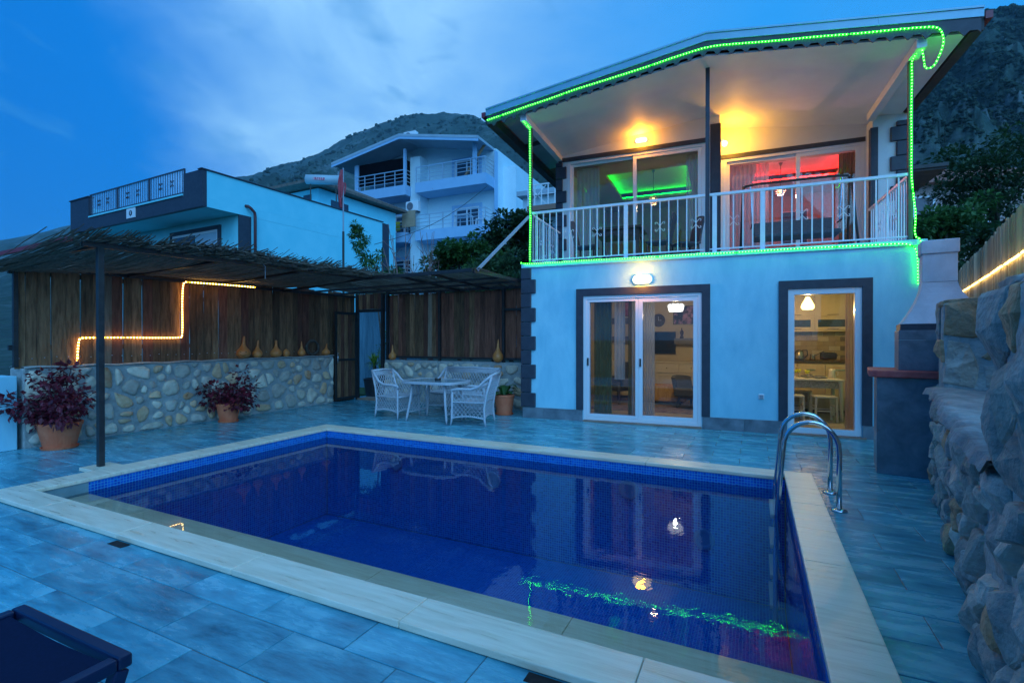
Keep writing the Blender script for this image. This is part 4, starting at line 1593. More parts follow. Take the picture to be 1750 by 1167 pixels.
railseg((0.115, 0.08, 0), (1.93, 0.08, 0), 14)
railseg((1.93, 0.08, 0), (3.40, 0.08, 0), 10)
railseg((3.40, 0.08, 0), (4.12, 0.08, 0), 5)
railseg((4.12, 0.08, 0), (6.06, 0.08, 0), 14)
railseg((0.115, 0.08, 0), (0.115, YL - .05, 0), 14)
railseg((6.06, 0.08, 0), (6.06, 2.22, 0), 17)
# scroll ornaments: four spirals round a baluster
def scroll_mesh():
    m = MB()
    for sx in (-1, 1):
        for sz in (-1, 1):
            pts = []
            for k_ in range(22):
                t = k_ / 21
                if t < 0.45:
                    u_ = t / 0.45
                    pts.append((sx * (0.006 + 0.045 * u_ ** 1.5), 0.0, sz * (0.012 + 0.055 * u_)))
                else:
                    u_ = (t - 0.45) / 0.55
                    ang = math.pi * 1.55 * u_
                    r_ = 0.026 * (1 - 0.55 * u_)
                    cx_, cz_ = 0.066, 0.058
                    pts.append((sx * (cx_ - r_ * math.cos(ang) * 0.9), 0.0, sz * (cz_ + r_ * math.sin(ang))))
            m.tube(pts, 0.0048, 5)
    return m.mesh('scroll', True)


scm = scroll_mesh()
scm.materials.append(RAILW)
for xx in (0.115 + 1.815 * 6 / 14, 0.115 + 1.815 * 10 / 14, 1.93 + 1.47 * 4 / 10, 1.93 + 1.47 * 8 / 10, 3.40 + 0.72 * 2 / 5, 4.12 + 1.94 * 4 / 14, 4.12 + 1.94 * 8 / 14, 4.12 + 1.94 * 12 / 14):
    link('scroll', scm, rl, (xx, 0.066, 3.46))
for sx_, yl_ in ((0.115, YL), (6.06, 2.2)):
    for t in (0.3, 0.7):
        o = link('scroll', scm, rl, (sx_ + (0.014 if sx_ < 1 else -0.014), 0.08 + (yl_ - .05 - .08) * t, 3.46), R(90))

# green ropes on the villa
vg = lambda x: vline(x) - 0.085
rope('rope_light', 'green LED rope along the scalloped gable valance of the balcony roof',
     [HL(RXL + .03, RY0 - .03, vg(RXL + .03)), HL(1.2, RY0 - .03, vg(1.2) + .012), HL(2.0, RY0 - .03, vg(2.0) - .008), HL(3.28, RY0 - .03, vg(3.28) - 0.005), HL(4.6, RY0 - .03, vg(4.6) - .008), HL(6.15, RY0 - .03, vg(6.15) + .01),
      HL(6.26, RY0 - .03, vg(6.26) - 0.03), HL(6.30, RY0 - .02, 5.55), HL(6.27, RY0 + .05, 5.40), HL(6.22, RY0 + .1, 5.28), HL(6.14, RY0 + .15, 5.30), HL(6.14, RY0 + .18, 5.42), HL(6.09, RY0 + .12, 5.60)], GREENLED, 0.0078, group=GG, seed=3)
rope('rope_light', 'green LED rope running down the left balcony post',
     [HL(0.11, RY0 + .06, 5.545), HL(0.115, 0.02, 5.545), HL(0.115, 0.035, 5.50), HL(0.115, 0.035, 3.96), HL(0.13, 0.02, 3.9), HL(0.12, 0.03, 3.0)], GREENLED, 0.0078, group=GG, seed=4)
rope('rope_light', 'green LED rope along the edge of the balcony slab',
     [HL(-0.05, -0.02, 2.97), HL(0.04, -0.045, 2.935), HL(2.0, -0.045, 2.925), HL(4.0, -0.045, 2.915), HL(5.9, -0.045, 2.90), HL(6.06, -0.045, 2.87), HL(6.12, -0.045, 2.74), HL(6.12, -0.045, 2.30)], GREENLED, 0.0078, group=GG, seed=5)
rope('rope_light', 'green LED rope hanging down the right balcony post',
     [HL(6.08, RY0 + .12, 5.60), HL(6.05, 0.0, 5.545), HL(6.06, 0.035, 5.50), HL(6.06, 0.035, 3.9), HL(6.09, 0.02, 3.5), HL(6.11, 0.0, 3.3), HL(6.09, 0.01, 2.98), HL(6.16, -0.05, 2.95), HL(6.15, -0.05, 2.6)],
     GREENLED, 0.0078, group=GG, seed=6)


# wall lamps
def bulkhead(label, loc, rz, energy, w=0.27, h=0.12):
    t = thing('wall_lamp', label, 'lamp', loc, rz, 'oval wall lamps')
    n = 28
    def oval(s, y):
        out = []
        for i in range(n):
            a = 2 * math.pi * i / n
            c, s_ = math.cos(a), math.sin(a)
            out.append((s * (w / 2 - h / 2) * (1 if c > 0 else -1) + s * h / 2 * c, y, s * h / 2 * s_))
        return out
    m = MB()
    rings = [oval(1.08, -0.001), oval(1.08, -0.03), oval(1.0, -0.035)]
    m.sheet([r_ + [r_[0]] for r_ in [[Vector(p) for p in q] for q in rings]])
    m.build('base_ring', PVC, t, fix=True, smooth=False)
    m = MB()
    rings = [oval(0.98, -0.03), oval(0.95, -0.06), oval(0.75, -0.078), oval(0.3, -0.085)]
    m.sheet([[Vector(p) for p in q + [q[0]]] for q in rings])
    m.add(rings[-1], [tuple(range(n))])
    m.build('diffuser', LAMPW, t, smooth=True, fix=True)
    lamp_light('lamp_glow', t, (0, -0.16, 0.0), energy, (1.0, 0.33, 0.008), 0.06)
    return t


bulkhead('glowing oval wall lamp above the ground-floor sliding door', HL(2.23, -0.002, 2.545), HF.yaw, 20.0, 0.32, 0.155)
bulkhead('glowing oval wall lamp under the balcony roof above the left doors', HL(1.93, YL - .002, 5.745), HF.yaw, 30.0, 0.24, 0.09)
t = thing('wall_lamp', 'small round lamp in profile on the balcony side wall', 'lamp', HL(3.502, 2.30, 5.60), HF.yaw, 'balcony lamps')
MB().lathe([(0.0, 0.0), (0.05, 0.0), (0.05, 0.03), (0.02, 0.05), (0.0, 0.05)]).build('lamp_base', PVC, t, smooth=False)
t.rotation_euler = (0, 0, HF.yaw)
m = MB().lathe([(0.0, -0.075), (0.03, -0.07), (0.048, -0.045), (0.055, -0.01), (0.045, 0.02), (0.0, 0.03)], (0.07, 0, -0.03), 16)
m.build('bulb_globe', LAMPW, t, smooth=True)
lamp_light('lamp_glow', t, (0.20, 0.0, 0.02), 38.0, (1.0, 0.40, 0.02), 0.05)

# ================================================================== VILLA INTERIOR (parts) AND ITS FURNITURE (things)
inn = MB()
inn.box(0.245, 5.955, 0.241, 6.59, -0.02, 0.022)
inn.build('interior_floor', FLOORT, villa)
MB().box(0.245, 5.955, 4.20, 4.30, 0.023, 2.80).build('interior_wall', CREAM, villa)
MB().box(3.82, 3.94, 0.2405, 4.199, 0.023, 2.80).build('interior_wall', CREAM, villa)
MB().box(3.941, 5.955, 3.22, 3.30, 0.023, 2.80).build('interior_wall', CREAM, villa)
MB().box(0.2405, 0.2595, 0.2405, 4.199, 0.023, 2.80).build('interior_wall', CREAM, villa)
MB().box(0.26, 3.819, 0.2405, 4.199, 2.801, 2.85).build('interior_ceiling', CREAM, villa)
MB().box(3.941, 5.955, 0.2405, 3.219, 2.801, 2.85).build('interior_ceiling', CREAM, villa)
# upper rooms
ROOMW = M('upper_room_wall', (0.50, 0.40, 0.36), (0.56, 0.46, 0.42), rough=0.8, scale=2)
MB().box(3.36, 3.44, 2.901, 6.59, UZ + .001, 5.49).build('interior_wall', ROOMW, villa)
MB().box(0.262, 3.359, 6.5, 6.59, UZ + .001, 5.49).build('interior_wall', ROOMW, villa)
MB().box(3.441, 6.45, 6.5, 6.59, UZ + .001, 5.49).build('interior_wall', ROOMW, villa)
GLOWG = emis('green_cove_light', (0.0, 1.0, 0.04), 16.0)
GLOWR = emis('red_cove_light', (1.0, 0.006, 0.003), 64.0)
COFW = M('coffer_white', (0.75, 0.75, 0.75), rough=0.7)


def coffer(x0, x1, y0, y1, X0, X1, Y0, Y1, gmat):
    zc = 5.50
    m = MB()
    m.box(X0, X1, Y0, y0, zc - .08, zc).box(X0, X1, y1, Y1, zc - .08, zc).box(X0, x0, y0, y1, zc - .08, zc).box(x1, X1, y0, y1, zc - .08, zc)
    c = m.build('coffered_ceiling', ROOMW, villa)
    MB().box(x0 - .1, x1 + .1, y0 - .1, y1 + .1, zc + .16, zc + .19).build('coffer_panel', COFW, c)
    g_ = MB()
    w = 0.02
    g_.box(x0 - .07, x1 + .07, y0 - .07, y0 - .05, zc + .015, zc + .03).box(x0 - .07, x1 + .07, y1 + .05, y1 + .07, zc + .015, zc + .03)
    g_.box(x0 - .07, x0 - .05, y0 - .049, y1 + .049, zc + .015, zc + .03).box(x1 + .05, x1 + .07, y0 - .049, y1 + .049, zc + .015, zc + .03)
    g_.build('cove_strip', gmat, c)
    return c


coffer(0.95, 2.80, 2.95, 5.35, 0.262, 3.359, YL + .201, 6.499, GLOWG)
coffer(4.25, 6.05, 3.5, 5.2, 3.441, 6.458, YR + .201, 6.499, GLOWR)


def drape(name, label, mt, fr_, x0, x1, y, z0, z1, folds, amp, group, taper=0.0, seed=0):
    n = folds * 8
    r = random.Random(seed)
    g = []
    for i in range(9):
        t = i / 8
        row_ = []
        for j in range(n + 1):
            u_ = j / n
            xx = x0 + (x1 - x0) * u_
            xm = (x0 + x1) / 2
            xx = xm + (xx - xm) * (1 - taper * math.sin(math.pi * min(1, t * 1.2)) * 0.5)
            row_.append(Vector((xx, y + amp * math.sin(2 * math.pi * folds * u_ + 0.4 * math.sin(5 * u_ + seed)) * (0.7 + 0.3 * t), z0 + (z1 - z0) * (1 - t))))
        g.append(row_)
    o = MB().sheet(g).build(name, mt, None, fr_.o, fr_.yaw, smooth=True)
    tag(o, label, 'curtain', group)
    return o


CG = 'curtains behind the glass doors'
drape('curtain', 'amber drape at the left edge of the ground-floor sliding door', DRAPE, HF, 1.28, 1.62, 0.40, 0.05, 2.30, 5, 0.03, CG, seed=1)
drape('curtain', 'narrow white sheer beside the amber drape in the left door pane', SHEER, HF, 1.66, 1.86, 0.42, 0.75, 2.30, 3, 0.025, CG, seed=2)
drape('curtain', 'second amber drape strip behind the left door pane', DRAPE, HF, 1.90, 2.02, 0.52, 0.05, 2.30, 2, 0.03, CG, seed=7)
drape('curtain', 'bluish sheer hanging at the middle stile of the sliding door', SHEER, HF, 1.98, 2.22, 0.42, 0.05, 2.30, 4, 0.03, CG, seed=3)
drape('curtain', 'white sheer at the left of the right door pane', SHEER, HF, 2.22, 2.40, 0.36, 0.05, 2.30, 5, 0.03, CG, seed=4)
drape('curtain', 'beige curtain at the right edge of the kitchen door', sheer_mat('beige_curtain', (0.80, 0.62, 0.50), 0.1), HF, 5.31, 5.43, 0.36, 0.05, 2.30, 3, 0.03, CG, seed=5)
drape('curtain', 'white curtain behind the upper right balcony door', SHEER, HF, 3.72, 4.45, YR + .32, UZ + .03, 5.28, 9, 0.03, CG, seed=6)
drape('curtain', 'brown drape at the right of the upper right balcony door', DRAPE, HF, 5.72, 6.05, YR + .32, UZ + .03, 5.28, 5, 0.03, CG, seed=8)
drape('curtain', 'pale sheer at the left of the upper left balcony door', SHEER, HF, 0.42, 0.95, YL + .32, UZ + .03, 5.42, 6, 0.03, CG, seed=9)
drape('curtain', 'violet-grey drape at the right of the upper left balcony door', SHEER, HF, 2.82, 3.10, YL + .32, UZ + .03, 5.42, 5, 0.03, CG, seed=10)


def hthing(name, label, cat, x, y, z, rz=0.0, group=None):
    return thing(name, label, cat, HL(x, y, z), HF.yaw + rz, group)


# living room
tv = hthing('television', 'flat black television on the living room wall', 'television', 2.0, 4.15, 1.41)
MB().box(-0.47, 0.47, -0.02, 0.045, -0.28, 0.28).build('housing', BLACK, tv, bevel=0.006)
MB().box(-0.455, 0.455, -0.024, -0.0205, -0.262, 0.265).build('screen', M('tv_screen', (0.015, 0.02, 0.035), rough=0.05), tv)
cb = hthing('media_cabinet', 'long cream media cabinet with panel doors below the television', 'cabinet', 2.3, 3.95, 0.022)
CABW = M('cabinet_cream', (0.66, 0.60, 0.47), rough=0.45)
MB().box(-1.4, 1.4, -0.2, 0.22, 0.06, 0.90).build('carcass', CABW, cb)
MB().box(-1.42, 1.42, -0.23, 0.24, 0.9005, 0.935).build('top', CABW, cb, bevel=0.004)
for i in range(5):
    x0 = -1.39 + i * 0.558
    MB().box(x0, x0 + .54, -0.222, -0.2005, 0.66, 0.885).build('drawer', CABW, cb, bevel=0.006)
    d = frame_rect(x0, x0 + .54, -0.222, -0.2005, 0.075, 0.645, 0.07).build('door', CABW, cb, bevel=0.004)
    MB().box(x0 + .071, x0 + .469, -0.21, -0.2005, 0.146, 0.574).build('panel', CABW, d)
    MB().lathe([(0, 0), (0.012, 0.0), (0.014, 0.02), (0, 0.025)], n=10).build('knob', STEEL, cb, (x0 + .27, -0.225, 0.77), None)
SHG = M('grey_shelf', (0.16, 0.16, 0.18), rough=0.5)
for i, (xx, zz, w, lb) in enumerate(((2.85, 1.45, 0.8, 'grey floating shelf right of the television'), (1.2, 1.97, 0.6, 'upper grey floating shelf left of the television'), (1.2, 1.50, 0.6, 'lower grey floating shelf left of the television'))):
    o = hthing('wall_shelf', lb, 'shelf', xx, 4.08, zz, group='floating shelves')
    MB().box(-w / 2, w / 2, -0.11, 0.115, -0.075, 0.075).build('shelf_box', SHG, o, bevel=0.004)
    MB().box(-w / 2 + .02, w / 2 - .02, -0.112, -0.1105, -0.055, 0.055).build('front_panel', SHG, o)
ck = hthing('wall_clock', 'round brown wall clock above the television', 'clock', 2.05, 4.19, 1.98)
m = MB().lathe([(0, 0), (0.155, 0), (0.165, 0.02), (0.15, 0.04), (0.13, 0.03), (0, 0.028)], n=28)
m.v = [(a, -c_, b) for a, b, c_ in m.v]
m.build('clock_case', DARKWOOD, ck, fix=True)
m = MB().box(-0.004, 0.004, -0.036, -0.032, 0, 0.10)
m.box(0, 0.07, -0.036, -0.032, -0.004, 0.004)
m.build('hands', PVC, ck)
pt = hthing('flower_picture', 'picture of purple blossom on the living room wall', 'picture', 2.78, 4.185, 2.10)
MB().box(-0.36, 0.36, -0.02, 0.01, -0.22, 0.22).build('canvas', M('blossom_print', (0.05, 0.04, 0.10), (0.50, 0.28, 0.52), rough=0.8, scale=7, detail=4, lo=0.45, hi=0.6), pt)
frame_rect(-0.375, 0.375, -0.03, -0.0205, -0.235, 0.235, 0.02).build('frame', DARKWOOD, pt)
p2 = hthing('flower_picture', 'smaller pink picture above the left shelves', 'picture', 1.22, 4.185, 2.28, group=None)
MB().box(-0.22, 0.22, -0.02, 0.01, -0.17, 0.17).build('canvas', M('pink_print', (0.30, 0.06, 0.10), (0.55, 0.25, 0.28), rough=0.8, scale=9), p2)
frame_rect(-0.235, 0.235, -0.03, -0.0205, -0.185, 0.185, 0.018).build('frame', DARKWOOD, p2)
vz = MB().lathe([(0.0, 0.0), (0.045, 0.0), (0.05, 0.03), (0.025, 0.06), (0.04, 0.12), (0.045, 0.16), (0.012, 0.21), (0.012, 0.25), (0.0, 0.255)], n=16).build('ornament', DARKWOOD, None, HL(2.62, 4.05, 1.526), smooth=True)
tag(vz, 'small dark carved ornament on the shelf right of the television', 'ornament')


def armchair(label, x, y, rz):
    t = hthing('armchair', label, 'armchair', x, y, 0.022, rz, 'grey armchairs')
    MB().box(-0.31, 0.31, -0.34, 0.26, 0.30, 0.46).build('seat', GREYFAB, t, bevel=0.05)
    g = []
    for i in range(7):
        tt = i / 6
        g.append([Vector((-0.33 + 0.66 * j / 8, 0.26 + 0.10 * tt - 0.08 * abs(j / 4 - 1) ** 2, 0.36 + 0.58 * tt - 0.05 * abs(j / 4 - 1) ** 3 * tt)) for j in range(9)])
    m = MB().sheet(g)
    g2 = [[p + Vector((0, 0.11, 0)) for p in r_] for r_ in g]
    m.sheet(g2)
    for k_ in range(8):
        m.add([g[-1][k_], g[-1][k_ + 1], g2[-1][k_ + 1], g2[-1][k_]], [(0, 1, 2, 3)])
    for k_ in range(6):
        m.add([g[k_][0], g[k_ + 1][0], g2[k_ + 1][0], g2[k_][0]], [(0, 1, 2, 3)])
        m.add([g[k_][-1], g[k_ + 1][-1], g2[k_ + 1][-1], g2[k_][-1]], [(3, 2, 1, 0)])
    m.build('backrest', GREYFAB, t, smooth=True, fix=True)
    for s_ in (-1, 1):
        MB().box(s_ * 0.33 - .05, s_ * 0.33 + .05, -0.26, 0.30, 0.38, 0.60).build('armrest', GREYFAB, t, bevel=0.04)
        for yy in (-0.26, 0.22):
            MB().tube([(s_ * 0.26, yy, 0.31), (s_ * 0.30, yy * 1.15, 0.0)], [0.026, 0.014], 10).build('leg', DARKWOOD, t)
    return t


armchair('grey armchair behind the left door pane', 1.32, 2.75, R(-35))
ac_r = armchair('grey armchair at the right edge of the right door pane', 2.98, 2.35, R(62))
ac_r.scale = (0.92, 0.92, 0.74)
ct = hthing('coffee_table', 'low table under a striped amber cloth in the living room', 'table', 2.32, 2.95, 0.022)
MB().box(-0.42, 0.42, -0.27, 0.27, 0.40, 0.43).build('table_top', DARKWOOD, ct)
CLOTH = M('amber_cloth', (0.42, 0.20, 0.05), (0.60, 0.36, 0.12), rough=0.85, scale=14, stretch=(5, 5, .3))
g = []
for i in range(5):
    row_ = []
    for j in range(49):
        a = 4 * j / 48
        k_ = int(a) % 4
        f_ = a - int(a)
        cs = [(-.43, -.28), (.43, -.28), (.43, .28), (-.43, .28), (-.43, -.28)]
        px_, py_ = cs[k_][0] + (cs[k_ + 1][0] - cs[k_][0]) * f_, cs[k_][1] + (cs[k_ + 1][1] - cs[k_][1]) * f_
        e_ = 1 + (i / 4) * (0.06 + 0.03 * math.sin(j * 1.7))
        row_.append(Vector((px_ * e_, py_ * e_, 0.436 - 0.33 * i / 4)))
    g.append(row_)
m = MB().sheet(g)
m.add([(-.43, -.28, .436), (.43, -.28, .436), (.43, .28, .436), (-.43, .28, .436)], [(0, 1, 2, 3)])
m.build('cloth', CLOTH, ct)
for sx_ in (-1, 1):
    for sy_ in (-1, 1):
        MB().tube([(sx_ * .36, sy_ * .22, .40), (sx_ * .36, sy_ * .22, 0)], 0.02, 8).build('leg', DARKWOOD, ct)
rg = MB().box(-1.2, 1.2, -0.9, 0.9, 0, 0.012).build('rug', RUG, None, HL(2.1, 2.4, 0.0225), HF.yaw)
tag(rg, 'dark patterned rug on the living room floor', 'rug')


def pendant(name, label, x, y, z, zc, kind, energy, color, gmat):
    t = hthing(name, label, 'lamp', x, y, z, group='hanging lamps')
    MB().tube([(0, 0, 0.06), (0, 0, zc - z - 0.04)], 0.006, 6).build('cord', BLACK, t)
    MB().lathe([(0, 0), (0.045, 0.0), (0.02, -0.06), (0, -0.06)], (0, 0, zc - z), 14).build('ceiling_cup', PVCGREY, t)
    if kind == 'flower':
        m = MB()
        for k_ in range(6):
            a = k_ * math.pi / 3
            c_, s_ = math.cos(a), math.sin(a)
            m.tube([(0.05 * c_, 0.05 * s_, 0.07), (0.12 * c_, 0.12 * s_, 0.08), (0.18 * c_, 0.18 * s_, 0.03)], 0.008, 6)
        m.build('arm', PVC, t)
        for k_ in range(6):
            a = k_ * math.pi / 3
            MB().lathe([(0.0, 0.07), (0.055, 0.06), (0.075, 0.02), (0.06, -0.05), (0.045, -0.09), (0.0, -0.03)], (0.085 * math.cos(a), 0.085 * math.sin(a), 0), 12).build('glass_bell', gmat, t, smooth=True)
    elif kind == 'drop':
        MB().lathe([(0.0, 0.12), (0.03, 0.11), (0.06, 0.05), (0.10, -0.03), (0.11, -0.08), (0.085, -0.12), (0.0, -0.13)], n=20).build('glass_shade', gmat, t, smooth=True)
    else:
        for k_ in range(5):
            zz = -0.09 + k_ * 0.045
            rr_ = (0.06, 0.085, 0.10, 0.085, 0.06)[k_]
            MB().tube([(rr_ * math.cos(a_ * math.pi / 8), rr_ * math.sin(a_ * math.pi / 8), zz) for a_ in range(16)], 0.006, 5, closed=True).build('cage_ring', WARMWOOD, t)
        MB().lathe([(0, -0.05), (0.04, -0.03), (0.045, 0.01), (0.02, 0.05), (0, 0.055)], n=14).build('bulb', gmat, t, smooth=True)
    lamp_light('lamp_glow', t, (0, 0, -0.15), energy, color, 0.035)
    return t


LW_ = emis('pendant_white', (1.0, 0.97, 0.88), 2.4)
LY_ = emis('pendant_warm', (1.0, 0.62, 0.18), 7.0)
pendant('pendant_lamp', 'white flower-shaped hanging lamp in the living room', 2.66, 1.7, 2.15, 2.80, 'flower', 42, (1.0, 0.70, 0.36), LW_)
pendant('pendant_lamp', 'glowing drop-shaped hanging lamp in the kitchen', 4.96, 1.5, 2.16, 2.80, 'drop', 46, (1.0, 0.60, 0.20), LY_)
pendant('pendant_lamp', 'caged hanging lamp in the green-lit upper room', 2.06, 3.0, 4.72, 5.42, 'cage', 8, (1.0, 0.6, 0.35), LY_)
pendant('pendant_lamp', 'caged hanging lamp in the red-lit upper room', 4.73, 3.6, 4.80, 5.42, 'cage', 40, (1.0, 0.36, 0.36), LY_)

# kitchen
kb = hthing('kitchen_base_units', 'cream kitchen base units with dark worktop', 'kitchen unit', 4.95, 2.95, 0.022)
MB().box(-1.0, 1.0, -0.25, 0.265, 0.08, 1.00).build('carcass', WARMWOOD, kb)
MB().box(-1.0, 1.0, -0.29, 0.265, 1.0005, 1.05).build('worktop', M('dark_worktop', (0.05, 0.045, 0.04), (0.09, 0.08, 0.07), rough=0.25, scale=30), kb, bevel=0.004)
for i in range(4):
    x0 = -0.99 + i * 0.495
    d = MB().box(x0, x0 + .485, -0.27, -0.2505, 0.10, 0.98).build('door', WARMWOOD, kb, bevel=0.003)
    MB().box(x0 + .16, x0 + .32, -0.29, -0.271, 0.86, 0.875).build('handle', STEEL, d)
ku = hthing('kitchen_wall_units', 'pale kitchen wall units with two rows of doors', 'kitchen unit', 4.95, 3.04, 1.66)
MB().box(-1.0, 1.0, -0.15, 0.175, 0.0, 0.95).build('carcass', WARMWOOD, ku)
for i in range(3):
    x0 = -0.99 + i * 0.66
    d = frame_rect(x0, x0 + .65, -0.172, -0.1505, 0.03, 0.30, 0.06).build('door', WARMWOOD, ku, bevel=0.003)
    MB().box(x0 + .061, x0 + .589, -0.162, -0.1505, 0.091, 0.239).build('glass', WINDARK, d)
    MB().box(x0 + .22, x0 + .42, -0.19, -0.173, 0.045, 0.055).build('handle', BLACK, d)
    d = MB().box(x0, x0 + .65, -0.172, -0.1505, 0.315, 0.94).build('door', WARMWOOD, ku, bevel=0.003)
    MB().box(x0 + .22, x0 + .42, -0.19, -0.173, 0.335, 0.345).build('handle', BLACK, d)
bs = MB()
BS = [M('splash_tile_' + k_, a, b, rough=0.3, scale=5) for k_, a, b in (('pale', (0.50, 0.42, 0.30), (0.58, 0.5, 0.38)), ('tan', (0.36, 0.27, 0.17), (0.45, 0.36, 0.24)))]
spl = MB().box(-1.0, 1.0, 0.0, 0.004, 0.0, 0.58).build('backsplash', GROUT, villa, (4.95, 3.212, 1.073))
for r_ in range(6):
    for c_ in range(10):
        x0 = -1.0 + c_ * 0.205 - (0.1 if r_ % 2 else 0)
        if x0 < -1.0 or x0 + .2 > 1.0:
            continue
        MB().box(x0, x0 + .2, -0.006, -0.0005, r_ * 0.096 + .002, r_ * 0.096 + .094).build('splash_tile', rng.choice(BS), spl)
tb = hthing('kitchen_table', 'white kitchen table laid with plates behind the glass door', 'table', 4.75, 2.0, 0.022)
TBW = M('table_white', (0.62, 0.60, 0.58), (0.68, 0.66, 0.64), rough=0.4, scale=5)
MB().box(-0.75, 0.80, -0.40, 0.40, 0.72, 0.75).build('table_top', TBW, tb, bevel=0.004)
MB().box(-0.68, 0.73, -0.34, -0.32, 0.58, 0.719).box(-0.68, 0.73, 0.32, 0.34, 0.58, 0.719).build('apron', M('apron_print', (0.18, 0.17, 0.18), (0.50, 0.48, 0.46), rough=0.6, scale=60), tb)
for sx_ in (-0.70, 0.75):
    for sy_ in (-0.34, 0.34):
        MB().tube([(sx_, sy_, 0.719), (sx_ * 1.03, sy_ * 1.03, 0)], [0.035, 0.025], 8).build('leg', TBW, tb)


def kchair(label, x, y, rz):
    t = hthing('kitchen_stool', label, 'stool', x, y, 0.022, rz, 'kitchen stools')
    MB().box(-0.18, 0.18, -0.18, 0.18, 0.43, 0.46).build('seat', TBW, t, bevel=0.006)
    for sx_ in (-1, 1):
        for sy_ in (-1, 1):
            MB().bar((sx_ * .16, sy_ * .16, .43), (sx_ * .17, sy_ * .17, 0), 0.032).build('leg', TBW, t)
    MB().bar((-.165, -.165, .2), (.165, -.165, .2), .02).bar((-.165, .165, .2), (.165, .165, .2), .02).bar((-.165, -.165, .28), (-.165, .165, .28), .02).bar((.165, -.165, .28), (.165, .165, .28), .02).build('stretcher', TBW, t)
    return t


kchair('left white stool pushed under the kitchen table', 4.72, 1.55, 0)
kchair('right white stool pushed under the kitchen table', 5.22, 1.55, 0.1)
kchair('white stool on the far side of the kitchen table', 4.98, 2.5, 0)
JUICE = M('yellow_drink', (0.62, 0.62, 0.03), rough=0.2, glow=(0.5, 0.5, 0.02), gs=0.0)
for i, (xx, yy) in enumerate(((4.66, 2.12), (4.78, 1.80), (4.90, 2.15), (5.00, 1.82))):
    t = hthing('cocktail_glass', ('far left', 'near left', 'far right', 'near right')[i] + ' stemmed glass of yellow drink on the kitchen table', 'glass', xx, yy, 0.7725, group='stemmed glasses')
    MB().lathe([(0.0, 0.0), (0.035, 0.0), (0.033, 0.004), (0.005, 0.008), (0.004, 0.07), (0.006, 0.078)], n=14).build('stem', STEEL, t, smooth=True)
    MB().lathe([(0.0, 0.079), (0.03, 0.09), (0.045, 0.12), (0.048, 0.15), (0.0, 0.15)], n=16).build('bowl', JUICE, t, smooth=True)
for i, (xx, yy) in enumerate(((4.52, 1.85), (5.05, 2.18), (5.22, 1.88))):
    t = hthing('plate_stack', ('left', 'far', 'right')[i] + ' stack of dark plates on the kitchen table', 'plates', xx, yy, 0.7725, group='stacked plates')
    for k_ in range(3):
        MB().lathe([(0.0, 0.0), (0.07, 0.0), (0.125 - k_ * .015, 0.014), (0.12 - k_ * .015, 0.018), (0.07, 0.006), (0, 0.006)], (0, 0, k_ * 0.014), 22).build('plate', (SHG, PVC, SHG)[k_], t, smooth=True)
jg = hthing('glass_jug', 'pale jug at the right end of the kitchen table', 'jug', 5.42, 1.95, 0.7725)
MB().lathe([(0, 0), (0.05, 0), (0.06, 0.05), (0.05, 0.13), (0.058, 0.17), (0.052, 0.17), (0.045, 0.13), (0, 0.13)], n=18).build('body', TBW, jg, smooth=True)
MB().tube([(0.055, 0, 0.14), (0.10, 0, 0.12), (0.09, 0, 0.06), (0.058, 0, 0.045)], 0.007, 6).build('handle', TBW, jg, smooth=True)
KM = M('kettle_steel', (0.30, 0.28, 0.26), rough=0.25, metal=0.8)
for i, (xx, s_, lb) in enumerate(((4.72, 0.9, 'small dark kettle at the left of the kitchen worktop'), (5.00, 1.1, 'steel kettle with black handle on the kitchen worktop'))):
    t = hthing('kettle', lb, 'kettle', xx, 2.85, 1.0735, 0, 'kettles on the worktop')
    MB().lathe([(0, 0), (0.085 * s_, 0), (0.09 * s_, 0.04), (0.07 * s_, 0.17), (0.05 * s_, 0.20), (0, 0.215)], n=20).build('body', KM, t, smooth=True)
    MB().tube([(0.05 * s_, 0, 0.20), (0.13 * s_, 0, 0.20), (0.14 * s_, 0, 0.10), (0.085 * s_, 0, 0.04)], 0.012, 7).build('handle', BLACK, t, smooth=True)
    MB().tube([(-0.07 * s_, 0, 0.12), (-0.11 * s_, 0, 0.18)], [0.018, 0.010], 8).build('spout', KM, t, smooth=True)
t = hthing('coffee_pot', 'small long-handled coffee pot on the kitchen worktop', 'pot', 5.24, 2.85, 1.0735)
MB().lathe([(0, 0), (0.05, 0), (0.055, 0.03), (0.04, 0.09), (0.05, 0.12), (0.044, 0.12), (0, 0.05)], n=18).build('body', KM, t, smooth=True)
MB().tube([(0.045, 0, 0.10), (0.20, 0, 0.18)], 0.008, 6).build('handle', BLACK, t)
t = hthing('toaster', 'black toaster at the right of the kitchen worktop', 'toaster', 5.52, 2.86, 1.0735)
MB().box(-0.14, 0.14, -0.08, 0.08, 0.012, 0.16).build('body', BLACK, t, bevel=0.03)
MB().box(-0.10, 0.10, -0.03, -0.01, 0.160, 0.163).box(-0.10, 0.10, 0.01, 0.03, 0.160, 0.163).build('slot', KM, t)
MB().box(0.14, 0.165, -0.015, 0.015, 0.09, 0.11).build('lever', KM, t)

# balcony furniture
t = hthing('balcony_table', 'dark dining table on the left half of the balcony', 'table', 1.62, 1.2, UZ + .0005)
MB().box(-0.48, 0.48, -0.40, 0.40, 0.70, 0.75).build('table_top', DARKWOOD, t, bevel=0.005)
MB().box(-0.42, 0.42, -0.35, 0.35, 0.60, 0.699).build('apron', DARKWOOD, t)
for sx_ in (-1, 1):
    for sy_ in (-1, 1):
        MB().box(sx_ * .40 - .03, sx_ * .40 + .03, sy_ * .33 - .03, sy_ * .33 + .03, 0, .5995).build('leg', DARKWOOD, t)


